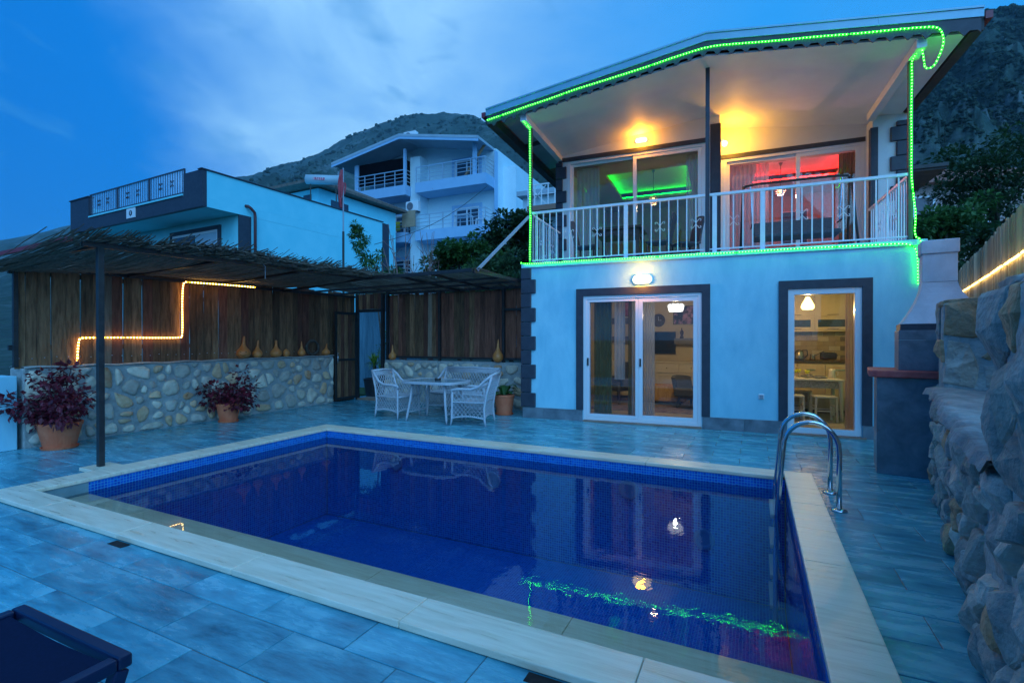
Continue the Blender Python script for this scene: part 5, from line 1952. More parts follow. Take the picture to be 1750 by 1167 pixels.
def bchair(label, x, y, rz):
    t = hthing('balcony_chair', label, 'chair', x, y, UZ + .0005, rz, 'dark balcony chairs')
    MB().box(-0.22, 0.22, -0.22, 0.22, 0.42, 0.46).build('seat', GREYFAB, t, bevel=0.015)
    g = [[Vector((-0.21 + 0.42 * j / 6, 0.20 + 0.10 * (i / 6) ** 1.4 - 0.03 * math.cos((j / 6 - .5) * 2.2), 0.44 + 0.56 * i / 6 - 0.06 * abs(j / 3 - 1) ** 3 * (i / 6))) for j in range(7)] for i in range(7)]
    m = MB().sheet(g)
    g2 = [[p + Vector((0, 0.03, 0)) for p in r_] for r_ in g]
    m.sheet(g2)
    for k_ in range(6):
        m.add([g[-1][k_], g[-1][k_ + 1], g2[-1][k_ + 1], g2[-1][k_]], [(0, 1, 2, 3)])
        m.add([g[k_][0], g[k_ + 1][0], g2[k_ + 1][0], g2[k_][0]], [(0, 1, 2, 3)])
        m.add([g[k_][-1], g[k_ + 1][-1], g2[k_ + 1][-1], g2[k_][-1]], [(3, 2, 1, 0)])
    m.build('backrest', GREYFAB, t, smooth=True, fix=True)
    for sx_ in (-1, 1):
        for sy_ in (-1, 1):
            MB().tube([(sx_ * .18, sy_ * .18, .42), (sx_ * .20, sy_ * .20, 0)], [.02, .014], 8).build('leg', DARKWOOD, t)
    return t


bchair('dark chair at the left end of the balcony table', 0.95, 1.15, R(90))
bchair('dark chair at the right end of the balcony table', 2.38, 1.2, R(-95))
bchair('dark chair standing apart to the right on the left balcony half', 2.85, 1.55, R(-60))
sw = hthing('garden_swing', 'dark metal garden swing seat behind the balcony railing', 'swing', 4.72, 1.25, UZ + .0005)
for s_ in (-1, 1):
    MB().tube([(s_ * 0.88, -0.42, 0), (s_ * 0.84, -0.05, 1.36)], 0.02, 8).tube([(s_ * 0.88, 0.42, 0), (s_ * 0.84, 0.05, 1.36)], 0.02, 8).tube([(s_ * .88, -.42, .03), (s_ * .88, .42, .03)], 0.016, 8).build('side_frame', BLACK, sw, smooth=True)
MB().tube([(-0.86, 0, 1.30), (-0.80, 0, 1.38), (-0.6, 0, 1.40), (0.6, 0, 1.40), (0.80, 0, 1.38), (0.86, 0, 1.30)], 0.022, 8).build('top_bar', BLACK, sw, smooth=True)
MB().box(-0.66, 0.66, -0.28, 0.22, 0.36, 0.44).build('seat', GREYFAB, sw, bevel=0.03)
m = MB()
m.add([(-0.66, 0.20, 0.44), (0.66, 0.20, 0.44), (0.64, 0.34, 0.76), (-0.64, 0.34, 0.76), (-0.66, 0.26, 0.42), (0.66, 0.26, 0.42), (0.64, 0.40, 0.75), (-0.64, 0.40, 0.75)],
      [(0, 1, 2, 3), (7, 6, 5, 4), (3, 2, 6, 7), (0, 4, 5, 1), (1, 5, 6, 2), (0, 3, 7, 4)])
m.build('backrest', GREYFAB, sw, bevel=0.02)
for s_ in (-1, 1):
    MB().tube([(s_ * 0.68, -0.25, 0.42), (s_ * 0.70, -0.26, 0.62), (s_ * 0.70, 0.28, 0.64)], 0.014, 7).build('armrest', BLACK, sw, smooth=True)
    MB().tube([(s_ * 0.68, 0.0, 0.62), (s_ * 0.72, 0.0, 1.38)], 0.008, 6).build('hanger', STEEL, sw)
pk = hthing('picture', 'blue framed panel on the wall of the red-lit room', 'picture', 5.35, 6.49, 4.5)  # framed plain blue panel filling a blue patch in this room
MB().box(-0.3, 0.3, -0.02, 0.005, -0.45, 0.45).build('canvas', M('blue_panel', (0.04, 0.10, 0.22), (0.08, 0.18, 0.34), rough=0.7, scale=3), pk)
frame_rect(-0.32, 0.32, -0.03, -0.0205, -0.47, 0.47, 0.025).build('frame', PVC, pk)

# ================================================================== BARBECUE
bq = thing('barbecue', 'built-in garden barbecue with white hood, red counter and grey tiled base', 'barbecue', (4.095, 5.581, 0), R(-34))
MB().box(0.0, 1.15, 0.0, 0.72, 0.0, 1.075).build('base', GREYSTONE, bq, bevel=0.004)
m = MB()
pts = []
for k_ in range(9):
    a = math.pi / 2 + math.pi / 2 * k_ / 8
    pts.append((0.02 + 0.09 * math.cos(a) + 0.0, 0.70 + 0.07 * math.sin(a)))
poly = [(1.18, -0.05), (1.18, 0.77)] + pts + [(-0.07, 0.62), (-0.075, 0.05), (-0.05, -0.03), (0.0, -0.05)]
m.prism(poly, lambda a, b: (a, b, 1.078), lambda a, b: (a, b, 1.155))
m.build('counter_slab', REDBRICK, bq, bevel=0.012, fix=True)
for zz, z2 in ((1.156, 1.49), (1.492, 1.60)):
    MB().box(0.20, 1.15, 0.12, 0.70, zz, z2).build('firebox', GREYSTONE, bq, bevel=0.003)
MB().box(0.215, 1.15, 0.125, 0.69, 1.6005, 1.67).build('firebox_lip', NAVY, bq)
SOOT = M('sooty_plaster', (0.40, 0.43, 0.47), (0.62, 0.65, 0.70), rough=0.8, scale=2.2, detail=7, lo=0.3, hi=0.6, bump=0.15, bscale=50)
m = MB()
N_ = 8
g0 = []
for i in range(N_ + 1):
    t = i / N_
    e_ = (1 - t) ** 1.6
    x0 = 0.42 - 0.19 * e_
    x1 = 0.72 + 0.36 * e_
    y0, y1 = 0.28 - 0.145 * e_, 0.60 + 0.08 * e_
    z = 1.672 + 0.46 * t
    g0.append([Vector((x0, y0, z)), Vector((x1, y0, z)), Vector((x1, y1, z)), Vector((x0, y1, z)), Vector((x0, y0, z))])
m.sheet(g0)
m.build('hood', SOOT, bq, fix=True)
MB().box(0.42, 0.72, 0.28, 0.60, 2.133, 2.45).build('chimney', SOOT, bq, bevel=0.006)
MB().box(0.405, 0.735, 0.265, 0.615, 2.4505, 2.60).build('chimney_cap', SOOT, bq, bevel=0.008)

# ================================================================== POOL LADDER
ld = thing('pool_ladder', 'curved stainless steel pool ladder at the near right corner of the pool', 'ladder', PF.o, PF.yaw)
for y_ in (-0.52, -1.09):
    pts = [(7.275, y_, 0.0), (7.275, y_, 0.50)]
    for k_ in range(1, 13):
        a = math.pi * k_ / 13
        pts.append((7.06 + 0.215 * math.cos(a), y_, 0.52 + 0.24 * math.sin(a)))
    pts += [(6.842, y_, 0.48), (6.80, y_, 0.0), (6.785, y_, -0.5), (6.785, y_, -1.1)]
    MB().tube(pts, 0.0215, 14).build('rail', STEEL, ld, smooth=True)
    MB().lathe([(0.0, 0.001), (0.065, 0.001), (0.063, 0.010), (0.035, 0.022), (0.0, 0.022)], (7.275, y_, 0.0), 24).build('flange', STEEL, ld, smooth=True)
for z_ in (-0.14, -0.42, -0.70, -0.98):
    MB().box(6.74, 6.82, -1.06, -0.55, z_ - .02, z_ + .02).build('step', M('step_plastic', (0.45, 0.47, 0.48), rough=0.5) if z_ > -0.2 else bpy.data.materials['step_plastic'], ld, bevel=0.008)

# ================================================================== SUN LOUNGER
LX = Vector((0.684, -0.317, 0)).normalized()
lo = thing('sun_lounger', 'dark navy mesh sun lounger cut off by the lower left corner', 'lounger', (-1.996, 2.034, 0), math.atan2(LX.y, LX.x))
NAVYT = M('navy_mesh_fabric', (0.003, 0.008, 0.030), (0.005, 0.011, 0.04), spec=0.15, rough=0.85, scale=90)
NAVYM = M('navy_frame', (0.004, 0.010, 0.04), (0.006, 0.013, 0.05), rough=0.35, scale=8)
MB().box(0.0, 0.755, -0.045, 0.0, 0.375, 0.42).build('end_bar', NAVYM, lo, bevel=0.008)
for x_ in (0.0, 0.71):
    MB().box(x_, x_ + 0.045, -1.95, -0.046, 0.375, 0.42).build('side_rail', NAVYM, lo, bevel=0.008)
    MB().bar((x_ + .0225, -0.03, 0.374), (x_ + .0225, -0.16, 0.0), 0.045).build('leg', NAVYM, lo, bevel=0.006)
    MB().bar((x_ + .0225, -1.90, 0.374), (x_ + .0225, -1.75, 0.0), 0.045).build('leg', NAVYM, lo, bevel=0.006)
    MB().lathe([(0, 0), (0.013, 0), (0.012, 0.006), (0, 0.008)], n=12).build('bolt', STEEL, lo, (x_ + .0225, -0.42, 0.4205))
m = MB().lathe([(0, 0), (0.014, 0), (0.012, 0.006), (0, 0.008)], n=14)
m.v = [(0.756 + c_, a - 0.30, b + 0.398) for a, b, c_ in m.v]
m.build('bolt', STEEL, lo, fix=True)
g = []
for i in range(15):
    t = i / 14
    row_ = []
    for j in range(11):
        u_ = j / 10
        row_.append(Vector((0.04 + 0.675 * u_, -0.062 - 1.83 * t, 0.412 - 0.035 * math.sin(math.pi * u_) * min(1, 5 * t + .3) - 0.004)))
    g.append(row_)
m = MB().sheet(g)
m.sheet([[p + Vector((0, 0, -0.006)) for p in r_] for r_ in g])
m.build('sling', NAVYT, lo, smooth=True)


# ================================================================== WICKER SET
def weave(mb, A, B, nx, nz, r=0.0045, bulge=None):
    """diamond lattice between two curves A(t) (bottom) and B(t) (top)"""
    P = [[A(i / nx).lerp(B(i / nx), k / nz) for i in range(nx + 1)] for k in range(nz + 1)]
    for k in range(nz):
        for i in range(nx):
            mb.bar(P[k][i], P[k + 1][i + 1], r * 2, r * 1.4)
            mb.bar(P[k][i + 1], P[k + 1][i], r * 2, r * 1.4)
    return mb


V = Vector


def wicker_seat(name, label, cat, loc, rz, W, group, nW):
    t = thing(name, label, cat, loc, rz, group)
    h = W / 2
    D0_, D1_ = -0.31, 0.27          # front, back at seat level
    # legs
    for sx_ in (-1, 1):
        MB().tube([(sx_ * (h - .02), D0_, 0.60), (sx_ * (h - .015), D0_, 0.42), (sx_ * (h - .01), D0_ - .005, 0.12), (sx_ * (h + .005), D0_ - .02, 0.0)], [0.022, 0.022, 0.02, 0.013], 8).build('leg', WICKER, t, smooth=True)
        MB().tube([(sx_ * (h - .03), D1_ + .14, 0.88), (sx_ * (h - .025), D1_ + .04, 0.55), (sx_ * (h - .02), D1_, 0.30), (sx_ * (h - .005), D1_ + .015, 0.10), (sx_ * h, D1_ + .035, 0.0)], [0.02, 0.022, 0.022, 0.02, 0.013], 8).build('leg', WICKER, t, smooth=True)
        # arm sweeping down from the back
        pts = [(sx_ * (h - .03), D1_ + .145, 0.885), (sx_ * (h - .01), D1_ + .03, 0.80), (sx_ * h, D1_ - .08, 0.69), (sx_ * h, 0.05, 0.635), (sx_ * h, -0.20, 0.635), (sx_ * (h - .005), D0_ - .01, 0.615), (sx_ * (h - .015), D0_ - .015, 0.57)]
        MB().tube(pts, 0.024, 8).build('arm', WICKER, t, smooth=True)
        arm = lambda u_, s=sx_: V((s * (h - .01), D0_ + (D1_ + .06 - D0_) * u_, 0.61 + (0.0 if u_ < 0.55 else 0.16 * ((u_ - .55) / .45) ** 1.6)))
        mb = MB()
        weave(mb, lambda u_, s=sx_: V((s * (h - .012), D0_ + (D1_ - D0_) * u_, 0.42)), arm, 7, 2)
        low = lambda u_, s=sx_: V((s * (h - .008), D0_ + (D1_ - D0_) * u_, 0.13 + 0.035 * math.sin(math.pi * u_)))
        weave(mb, low, lambda u_, s=sx_: V((s * (h - .012), D0_ + (D1_ - D0_) * u_, 0.40)), 8, 3)
        mb.tube([low(k_ / 8) for k_ in range(9)], 0.013, 6)
        mb.bar((sx_ * (h - .012), D0_, 0.41), (sx_ * (h - .012), D1_, 0.41), 0.02, 0.02)
        stuff(mb.build('side_weave', WICKER, t))
    mb = MB()
    weave(mb, lambda u_: V((-h + .03 + (W - .06) * u_, D1_ + .01, 0.42)), lambda u_: V((-h + .03 + (W - .06) * u_, D1_ + .125, 0.80)), nW, 4)
    weave(mb, lambda u_: V((-h + .02 + (W - .04) * u_, D1_, 0.15 + 0.03 * math.sin(math.pi * u_))), lambda u_: V((-h + .02 + (W - .04) * u_, D1_, 0.40)), nW, 3)
    weave(mb, lambda u_: V((-h + .02 + (W - .04) * u_, D0_, 0.15 + 0.03 * math.sin(math.pi * u_))), lambda u_: V((-h + .02 + (W - .04) * u_, D0_, 0.39)), nW, 3)
    for yy in (D0_, D1_):
        mb.tube([V((-h + .02 + (W - .04) * k_ / 8, yy, 0.14 + 0.03 * math.sin(math.pi * k_ / 8))) for k_ in range(9)], 0.013, 6)
    stuff(mb.build('weave', WICKER, t))
    # solid woven headband and rolled top
    mb = MB()
    for k_ in range(5):
        zz = 0.80 + k_ * 0.016
        mb.tube([(-h + .03, D1_ + .118 + k_ * .005, zz), (h - .03, D1_ + .118 + k_ * .005, zz)], 0.008, 6)
    mb.tube([(-h + .02, D1_ + .145, 0.885), (0, D1_ + .15, 0.90), (h - .02, D1_ + .145, 0.885)], 0.02, 8)
    mb.build('headband', WICKER, t, smooth=True)
    mb = MB()
    n = int((D1_ - D0_) / 0.02)
    for k_ in range(n):
        yy = D0_ + 0.02 * k_ + 0.01
        mb.bar((-h + .02, yy, 0.415), (h - .02, yy, 0.415), 0.017, 0.012)
    stuff(mb.build('seat_weave', WICKER, t))
    MB().tube([(-h + .02, D0_ - .005, 0.41), (h - .02, D0_ - .005, 0.41)], 0.02, 8).build('seat_front', WICKER, t, smooth=True)
    return t


wicker_seat('wicker_armchair', 'white wicker armchair at the right of the wicker table', 'armchair', PL(2.12, 1.42, 0.001), PF.yaw + R(-78), 0.58, 'wicker garden furniture', 9)
wicker_seat('wicker_armchair', 'white wicker armchair at the left of the wicker table', 'armchair', PL(0.34, 1.50, 0.001), PF.yaw + R(82), 0.58, 'wicker garden furniture', 9)
wicker_seat('wicker_bench', 'white wicker two-seat bench behind the table against the stone wall', 'bench', PL(1.22, 2.50, 0.001), PF.yaw, 1.38, 'wicker garden furniture', 20)
wt_ = thing('wicker_table', 'white wicker garden table with rounded rim between the armchairs', 'table', PL(1.30, 1.44, 0.001), PF.yaw)
def rim(r_, z_, n=40):
    out = []
    for k_ in range(n):
        a = 2 * math.pi * k_ / n
        c_, s_ = math.cos(a), math.sin(a)
        out.append(V((math.copysign(abs(c_) ** 0.45, c_) * 0.58 * r_, math.copysign(abs(s_) ** 0.45, s_) * 0.42 * r_, z_)))
    return out


mb = MB()
top_ = rim(0.97, 0.735)
mb.add(top_ + rim(0.97, 0.72), [tuple(range(40)), tuple(reversed(range(40, 80)))] + [(i, i + 40, (i + 1) % 40 + 40, (i + 1) % 40) for i in range(40)])
mb.build('table_top', M('table_glass', (0.20, 0.28, 0.32), rough=0.12), wt_, fix=True)
mb = MB()
for z_ in (0.70, 0.715, 0.73):
    mb.tube(rim(1.0, z_), 0.011, 6, closed=True)
mb.build('woven_rim', WICKER, wt_, smooth=True)
cs = [V((sx_ * 0.44, sy_ * 0.32, 0)) for sx_, sy_ in ((-1, -1), (1, -1), (1, 1), (-1, 1))]
for c_ in cs:
    MB().tube([c_ * 0.80 + V((0, 0, 0.70)), c_ * 0.86 + V((0, 0, 0.4)), c_ * 0.98 + V((0, 0, 0.08)), c_ * 1.0], [0.026, 0.025, 0.022, 0.014], 8).build('leg', WICKER, wt_, smooth=True)
mb = MB()
for a, b in ((0, 3), (1, 2)):
    A_ = lambda u_, a=a, b=b: cs[a].lerp(cs[b], u_) * 0.95 + V((0, 0, 0.16))
    B_ = lambda u_, a=a, b=b: cs[a].lerp(cs[b], u_) * 0.80 + V((0, 0, 0.69))
    weave(mb, A_, B_, 6, 5)
    mb.tube([A_(0), A_(1)], 0.014, 6)
stuff(mb.build('side_weave', WICKER, wt_))
ash = thing('ashtray', 'small black ashtray on the wicker table', 'ashtray', PL(1.28, 1.52, 0.7365), 0)
MB().lathe([(0, 0), (0.055, 0), (0.06, 0.035), (0.05, 0.035), (0.045, 0.01), (0, 0.01)], n=20).build('bowl', BLACK, ash, smooth=True)
MB().tube([(0.02, 0.05, 0.038), (0.0, 0.0, 0.03)], 0.004, 6).build('cigarette', PVC, ash)


# ================================================================== GOURDS ON THE WALLS
def gourd(label, loc, w, h, neck, lean=0.0, face=False, small=False, dark=False):
    t = thing('dried_gourd', label, 'gourd', loc, rng.uniform(-1, 1), 'dried gourds on the wall tops')
    r = w / 2
    if small:
        prof = [(0.0, 0.0), (r * .6, 0.004), (r, h * .38), (r * .92, h * .62), (r * .5, h * .9), (r * .15, h), (0, h)]
    else:
        prof = [(0.0, 0.0), (r * .55, 0.004), (r * .95, h * .14), (r, h * .24), (r * .88, h * .36), (r * .5, h * .48), (r * .28, h * .60), (r * .20, h * .78), (r * neck, h * .95), (r * .08, h), (0, h)]
    # smooth the profile
    pr = []
    for a, b in zip(prof, prof[1:]):
        for k_ in range(3):
            pr.append((a[0] + (b[0] - a[0]) * k_ / 3, a[1] + (b[1] - a[1]) * k_ / 3))
    pr.append(prof[-1])
    for it in range(2):
        pr = [pr[0]] + [((pr[i - 1][0] + pr[i][0] * 2 + pr[i + 1][0]) / 4, (pr[i - 1][1] + pr[i][1] * 2 + pr[i + 1][1]) / 4) for i in range(1, len(pr) - 1)] + [pr[-1]]
    m = MB().lathe(pr, n=20)
    m.v = [(x + lean * max(0, z - h * .3) ** 2 * 3, y, z) for x, y, z in m.v]
    m.build('gourd_body', GOURD if not dark else DARKWOOD, t, smooth=True)
    m = MB().tube([(lean * (h * .7) ** 2 * 3, 0, h - .004), (lean * (h * .7) ** 2 * 3 + .006, 0, h + .02)], [0.006, 0.004], 6)
    m.build('stalk', BARK, t)
    if face:
        t.rotation_euler = (0, 0, 0)
        m = MB()
        for sx_ in (-1, 1):
            m.tube([(sx_ * r * .35 - .012, -r * .93, h * .29), (sx_ * r * .35 + .012, -r * .93, h * .29)], 0.005, 5)
        m.build('carved_eyes', BLACK, t)
        m = MB().tube([(-r * .4 + r * .8 * k_ / 6, -r * (1.0 - 0.10 * abs(k_ / 3 - 1)), h * .17 - .02 * math.sin(math.pi * k_ / 6)) for k_ in range(7)], 0.004, 5)
        m.build('carved_mouth', BLACK, t)
        t.rotation_euler = (0, 0, PF.yaw + R(55))
    return t


ZT = 1.124
for lb, y_, w, h, nk, ln, fc, sm in (
        ('largest bottle gourd with a carved smiling face on the rubble wall', 0.256, 0.27, 0.44, 0.16, 0.06, True, False),
        ('slim bottle gourd just right of the smiling gourd', 0.564, 0.20, 0.36, 0.14, 0.10, False, False),
        ('stout bottle gourd in the middle of the rubble wall top', 1.003, 0.24, 0.36, 0.22, 0.0, False, False),
        ('small round gourd beside the stout bottle gourd', 1.24, 0.15, 0.17, 0.3, 0.0, False, True),
        ('thin-necked little gourd near the gate end of the rubble wall', 1.66, 0.17, 0.33, 0.12, 0.0, False, False),
        ('grey-brown pear-shaped gourd at the gate end of the rubble wall', 2.36, 0.20, 0.28, 0.15, 0.25, False, False)):
    gourd(lb, PL(-2.45 if not sm else -2.43, y_, ZT), w, h, nk, ln, fc, sm)
gourd('bottle gourd on the back wall beside the gate opening', PL(-1.28, 3.34, 1.001), 0.20, 0.36, 0.12)
gourd('tall long-necked gourd on the back wall near the villa corner', PL(1.62, 3.30, 1.001), 0.24, 0.50, 0.12, 0.03)
wrt = thing('dry_wreath', 'dark dry wreath leaning on the plank fence behind the gourds', 'wreath', PL(-2.475, 1.98, ZT), PF.yaw + R(90))
wr = random.Random(4)
for k_ in range(3):
    MB().tube([((0.17 + wr.uniform(-.02, .02)) * math.cos(a * math.pi / 12), -0.012 + wr.uniform(-.012, .012), 0.19 + (0.16 + wr.uniform(-.02, .02)) * math.sin(a * math.pi / 12)) for a in range(24)], 0.022, 6, closed=True).build('twig_ring', BARK, wrt, smooth=True)


# ================================================================== PLANTS
def leaf_cloud(mb, centres, n, size, r, droop=0.0, long=1.6):
    """n leaves spread round the clump centres [(pos, radius)]; each leaf a folded diamond"""
    for i in range(n):
        c, rad = r.choice(centres)
        while True:
            q = V((r.uniform(-1, 1), r.uniform(-1, 1), r.uniform(-1, 1)))
            if 0.25 < q.length < 1:
                break
        p = c + V((q.x * rad[0], q.y * rad[1], q.z * rad[2]))
        d = (q.normalized() + V((r.uniform(-.8, .8), r.uniform(-.8, .8), r.uniform(-.8, .6) - droop))).normalized()
        up = V((r.uniform(-.5, .5), r.uniform(-.5, .5), 1)).normalized()
        sd = d.cross(up)
        if sd.length < 1e-3:
            continue
        sd.normalize()
        s = size * r.uniform(0.6, 1.3)
        nrm = sd.cross(d)
        a, b = p, p + d * s * long
        m1 = p + d * s * long * 0.45
        mb.add([a, m1 + sd * s * 0.5 + nrm * s * .12, b, m1 - sd * s * 0.5 + nrm * s * .12], [(0, 1, 2), (0, 2, 3)])
    return mb


def pot(t, r0, r1, h, mt=None, rimh=0.05, saucer=True):
    mt = mt or TERRA
    MB().lathe([(0, 0.0), (r0, 0.0), (r0 + (r1 - r0) * .9, h - rimh), (r1, h - rimh), (r1 * 1.03, h - .01), (r1 * 1.0, h), (r1 * .9, h), (r1 * .88, h - .03), (0, h - .03)], n=32).build('pot', mt, t, smooth=False, bevel=0.003)
    MB().lathe([(0, h - .045), (r1 * .885, h - .029), (0, h - .015)], n=20).build('soil', SOIL, t)
    if saucer:
        MB().lathe([(0, 0.001), (r0 * 1.15, 0.001), (r0 * 1.22, 0.03), (r0 * 1.16, 0.03), (r0 * 1.08, 0.008), (0, 0.008)], n=28).build('saucer', mt, t)


def coleus(label, loc, r0, r1, h, spread, hz, seed, n, off=(0, 0)):
    t = thing('potted_coleus', label, 'potted plant', loc, 0, 'purple potted plants')
    pot(t, r0, r1, h)
    r = random.Random(seed)
    st = MB()
    cs_ = []
    for k_ in range(16):
        a = r.uniform(0, 2 * math.pi)
        rr_ = spread * r.uniform(0.25, 1.0)
        z_ = h + hz * r.uniform(0.05, 1.0) * (1 - 0.55 * (rr_ / spread) ** 2) - (0.12 * (rr_ / spread) if r.random() < 0.4 else 0)
        end = V((rr_ * math.cos(a) + off[0], rr_ * math.sin(a) * 0.8 + off[1], z_))
        st.tube([(0.02 * math.cos(a), 0.02 * math.sin(a), h - .04), end * 0.5 + V((0, 0, 0.10 + h * .35)), end], [0.012, 0.009, 0.005], 6)
        cs_.append((end, (0.17, 0.17, 0.14)))
        cs_.append((end * 0.6 + V((0, 0, h * .45)), (0.17, 0.17, 0.15)))
    st.build('stems', M('purple_stem', (0.10, 0.03, 0.04), rough=0.6) if 'purple_stem' not in bpy.data.materials else bpy.data.materials['purple_stem'], t, smooth=True)
    mb = MB()
    leaf_cloud(mb, cs_, n, 0.055, r, 0.25, 1.5)
    mb.build('foliage', LEAFP, t)
    return t


coleus('larger dark purple coleus in a terracotta pot near the pergola post', PL(-2.03, -2.80, 0.001), 0.17, 0.25, 0.36, 0.58, 0.80, 3, 1500)
coleus('smaller dark purple coleus in a terracotta pot by the rubble wall middle', PL(-2.02, -0.35, 0.001), 0.14, 0.20, 0.34, 0.46, 0.66, 8, 1000, (0.05, 0))
t = thing('potted_plant', 'broad-leaved green plant in a terracotta pot at the villa corner', 'potted plant', PL(2.12, 2.62, 0.001))
pot(t, 0.15, 0.205, 0.40)
r_ = random.Random(5)
mb = MB()
for k_ in range(16):
    a = r_.uniform(0, 6.28)
    L_ = r_.uniform(0.16, 0.30)
    d = V((math.cos(a), math.sin(a), 0))
    sd = V((-math.sin(a), math.cos(a), 0))
    b0 = V((0, 0, 0.37)) + d * 0.03
    zz = r_.uniform(0.05, 0.24)
    P = [b0, b0 + d * L_ * .35 + V((0, 0, zz * .9)), b0 + d * L_ * .7 + V((0, 0, zz)), b0 + d * L_ * 1.05 + V((0, 0, zz * .55))]
    w_ = 0.055
    mb.add([P[0], P[1] + sd * w_, P[2] + sd * w_ * 1.1, P[3], P[2] - sd * w_ * 1.1, P[1] - sd * w_], [(0, 1, 5), (1, 2, 4, 5), (2, 3, 4)])
mb.build('foliage', LEAFG, t, smooth=True)
t = thing('potted_palm', 'lime green spiky palm in a black tub beyond the gate', 'potted plant', PL(-2.52, 4.10, 0.0))
pot(t, 0.22, 0.28, 0.46, BLACK, saucer=False)
MB().tube([(0, 0, 0.42), (0.01, 0, 0.60), (0.0, 0.01, 0.80)], [0.06, 0.05, 0.045], 10).build('trunk', BARK, t, smooth=True)
mb = MB()
for k_ in range(60):
    a = r_.uniform(0, 6.28)
    el = r_.uniform(-.1, 1.35)
    L_ = r_.uniform(0.32, 0.50)
    d = V((math.cos(a) * math.cos(el), math.sin(a) * math.cos(el), math.sin(el)))
    sd = V((-math.sin(a), math.cos(a), 0))
    b0 = V((0, 0, 0.80))
    P = [b0, b0 + d * L_ * .5 + V((0, 0, .03)), b0 + d * L_ - V((0, 0, L_ * .25 * math.cos(el)))]
    mb.add([P[0] + sd * .012, P[0] - sd * .012, P[1] - sd * .014, P[2], P[1] + sd * .014], [(0, 1, 2, 4), (4, 2, 3)])
mb.build('fronds', LEAFY, t)
t = thing('garden_shrub', 'thin green shrub against the pale fence beyond the gate', 'shrub', PL(-3.35, 5.25, -0.02))
MB().tube([(0, 0, 0), (0.03, 0, .5), (-.02, 0, 1.1), (0.1, 0, 1.6)], [.015, .012, .009, .005], 6).build('stem', BARK, t)
leaf_cloud(MB(), [(V((0, 0, .9)), (.25, .2, .3)), (V((.1, 0, 1.25)), (.2, .15, .2)), (V((.25, 0, 1.65)), (.12, .1, .1))], 160, 0.045, r_).build('foliage', LEAFG, t)


def tree(name, label, base, trunk, clumps, n, size, mt, seed, group=None, droop=0.0, cat='tree', long=1.6, bark=None):
    """trunk: polyline list; clumps: [(offset, radii)] relative to base"""
    t = thing(name, label, cat, base, 0, group)
    r = random.Random(seed)
    mb = MB()
    N_ = len(trunk)
    R0 = trunk[0][3]
    mb.tube([V(p[:3]) for p in trunk], [p[3] for p in trunk], 8)
    tops = [V(p[:3]) for p in trunk[1:]]
    for c, rad in clumps:
        c = V(c)
        s_ = min(tops, key=lambda q: (q - c).length + max(0, q.z - c.z) * 2)
        mid = s_.lerp(c, 0.5) + V((r.uniform(-.1, .1), r.uniform(-.1, .1), 0.1)) * rad[0]
        mb.tube([s_, mid, c], [R0 * .4, R0 * .28, R0 * .12], 6)
        for q in range(3):
            e_ = c + V((r.uniform(-1, 1) * rad[0], r.uniform(-1, 1) * rad[1], r.uniform(-.4, 1) * rad[2])) * .8
            mb.tube([c.lerp(s_, .3), e_], [R0 * .12, R0 * .05], 5)
    mb.build('trunk', bark or BARK, t, smooth=True)
    # clumps are themselves broken into smaller tufts
    tufts = []
    for c, rad in clumps:
        c = V(c)
        for k_ in range(9):
            q = V((r.gauss(0, .5), r.gauss(0, .5), r.gauss(0, .45)))
            tufts.append((c + V((q.x * rad[0], q.y * rad[1], q.z * rad[2])), (rad[0] * .42, rad[1] * .42, rad[2] * .36)))
    mb = MB()
    leaf_cloud(mb, tufts, n, size, r, droop, long)
    mb.build('crown', mt, t)
    return t


# trees behind the pergola
b0 = at(872, 560, 16)
b0.z = -0.1
tree('evergreen_tree', 'dense dark evergreen tree right behind the pergola corner by the balcony', b0, [(0, 0, 0, .09), (.05, 0, 1.8, .08), (0, 0, 3.4, .06), (.1, 0, 4.8, .03)],
     [((0.1, 0, 5.15), (.75, .75, .6)), ((.5, 0, 4.4), (.85, .8, .75)), ((-.35, 0.2, 4.7), (.75, .8, .65)), ((0.1, 0, 3.6), (1.1, .9, .75)), ((.6, .2, 5.4), (.55, .5, .4)), ((-.6, 0, 4.0), (.75, .7, .65)), ((1.0, 0, 4.9), (.6, .6, .6))], 9500, 0.10, LEAFD, 31, 'trees behind the pergola')
b0 = at(785, 560, 15)
b0.z = -0.1
tree('evergreen_tree', 'rounded green tree behind the middle of the back pergola', b0, [(0, 0, 0, .07), (0, .05, 1.5, .06), (-.05, 0, 2.6, .04), (0, 0, 3.8, .02)],
     [((0, 0, 4.35), (.55, .55, .45)), ((.45, 0, 4.0), (.6, .55, .55)), ((-.4, 0.1, 3.75), (.55, .5, .5)), ((.8, 0, 3.5), (.6, .5, .5)), ((0, 0, 3.3), (.9, .6, .55)), ((-.2, 0, 4.1), (.5, .5, .4))], 7500, 0.09, LEAFG, 37, 'trees behind the pergola')
b0 = at(842, 560, 13.2)
b0.z = -0.1
tree('olive_shrub', 'silvery olive shrub just above the pergola roof near the stay bar', b0, [(0, 0, 0, .05), (0, 0, 1.2, .04), (.05, 0, 2.6, .02)],
     [((0, 0, 3.1), (.7, .5, .5)), ((.5, 0, 2.95), (.55, .5, .5)), ((-.5, 0, 2.8), (.5, .4, .4)), ((.25, 0, 3.55), (.45, .35, .35)), ((-.25, 0, 3.4), (.4, .35, .3))], 5200, 0.06, LEAFO, 41, 'trees behind the pergola', long=2.6)
b0 = at(650, 560, 15)
b0.z = -0.1
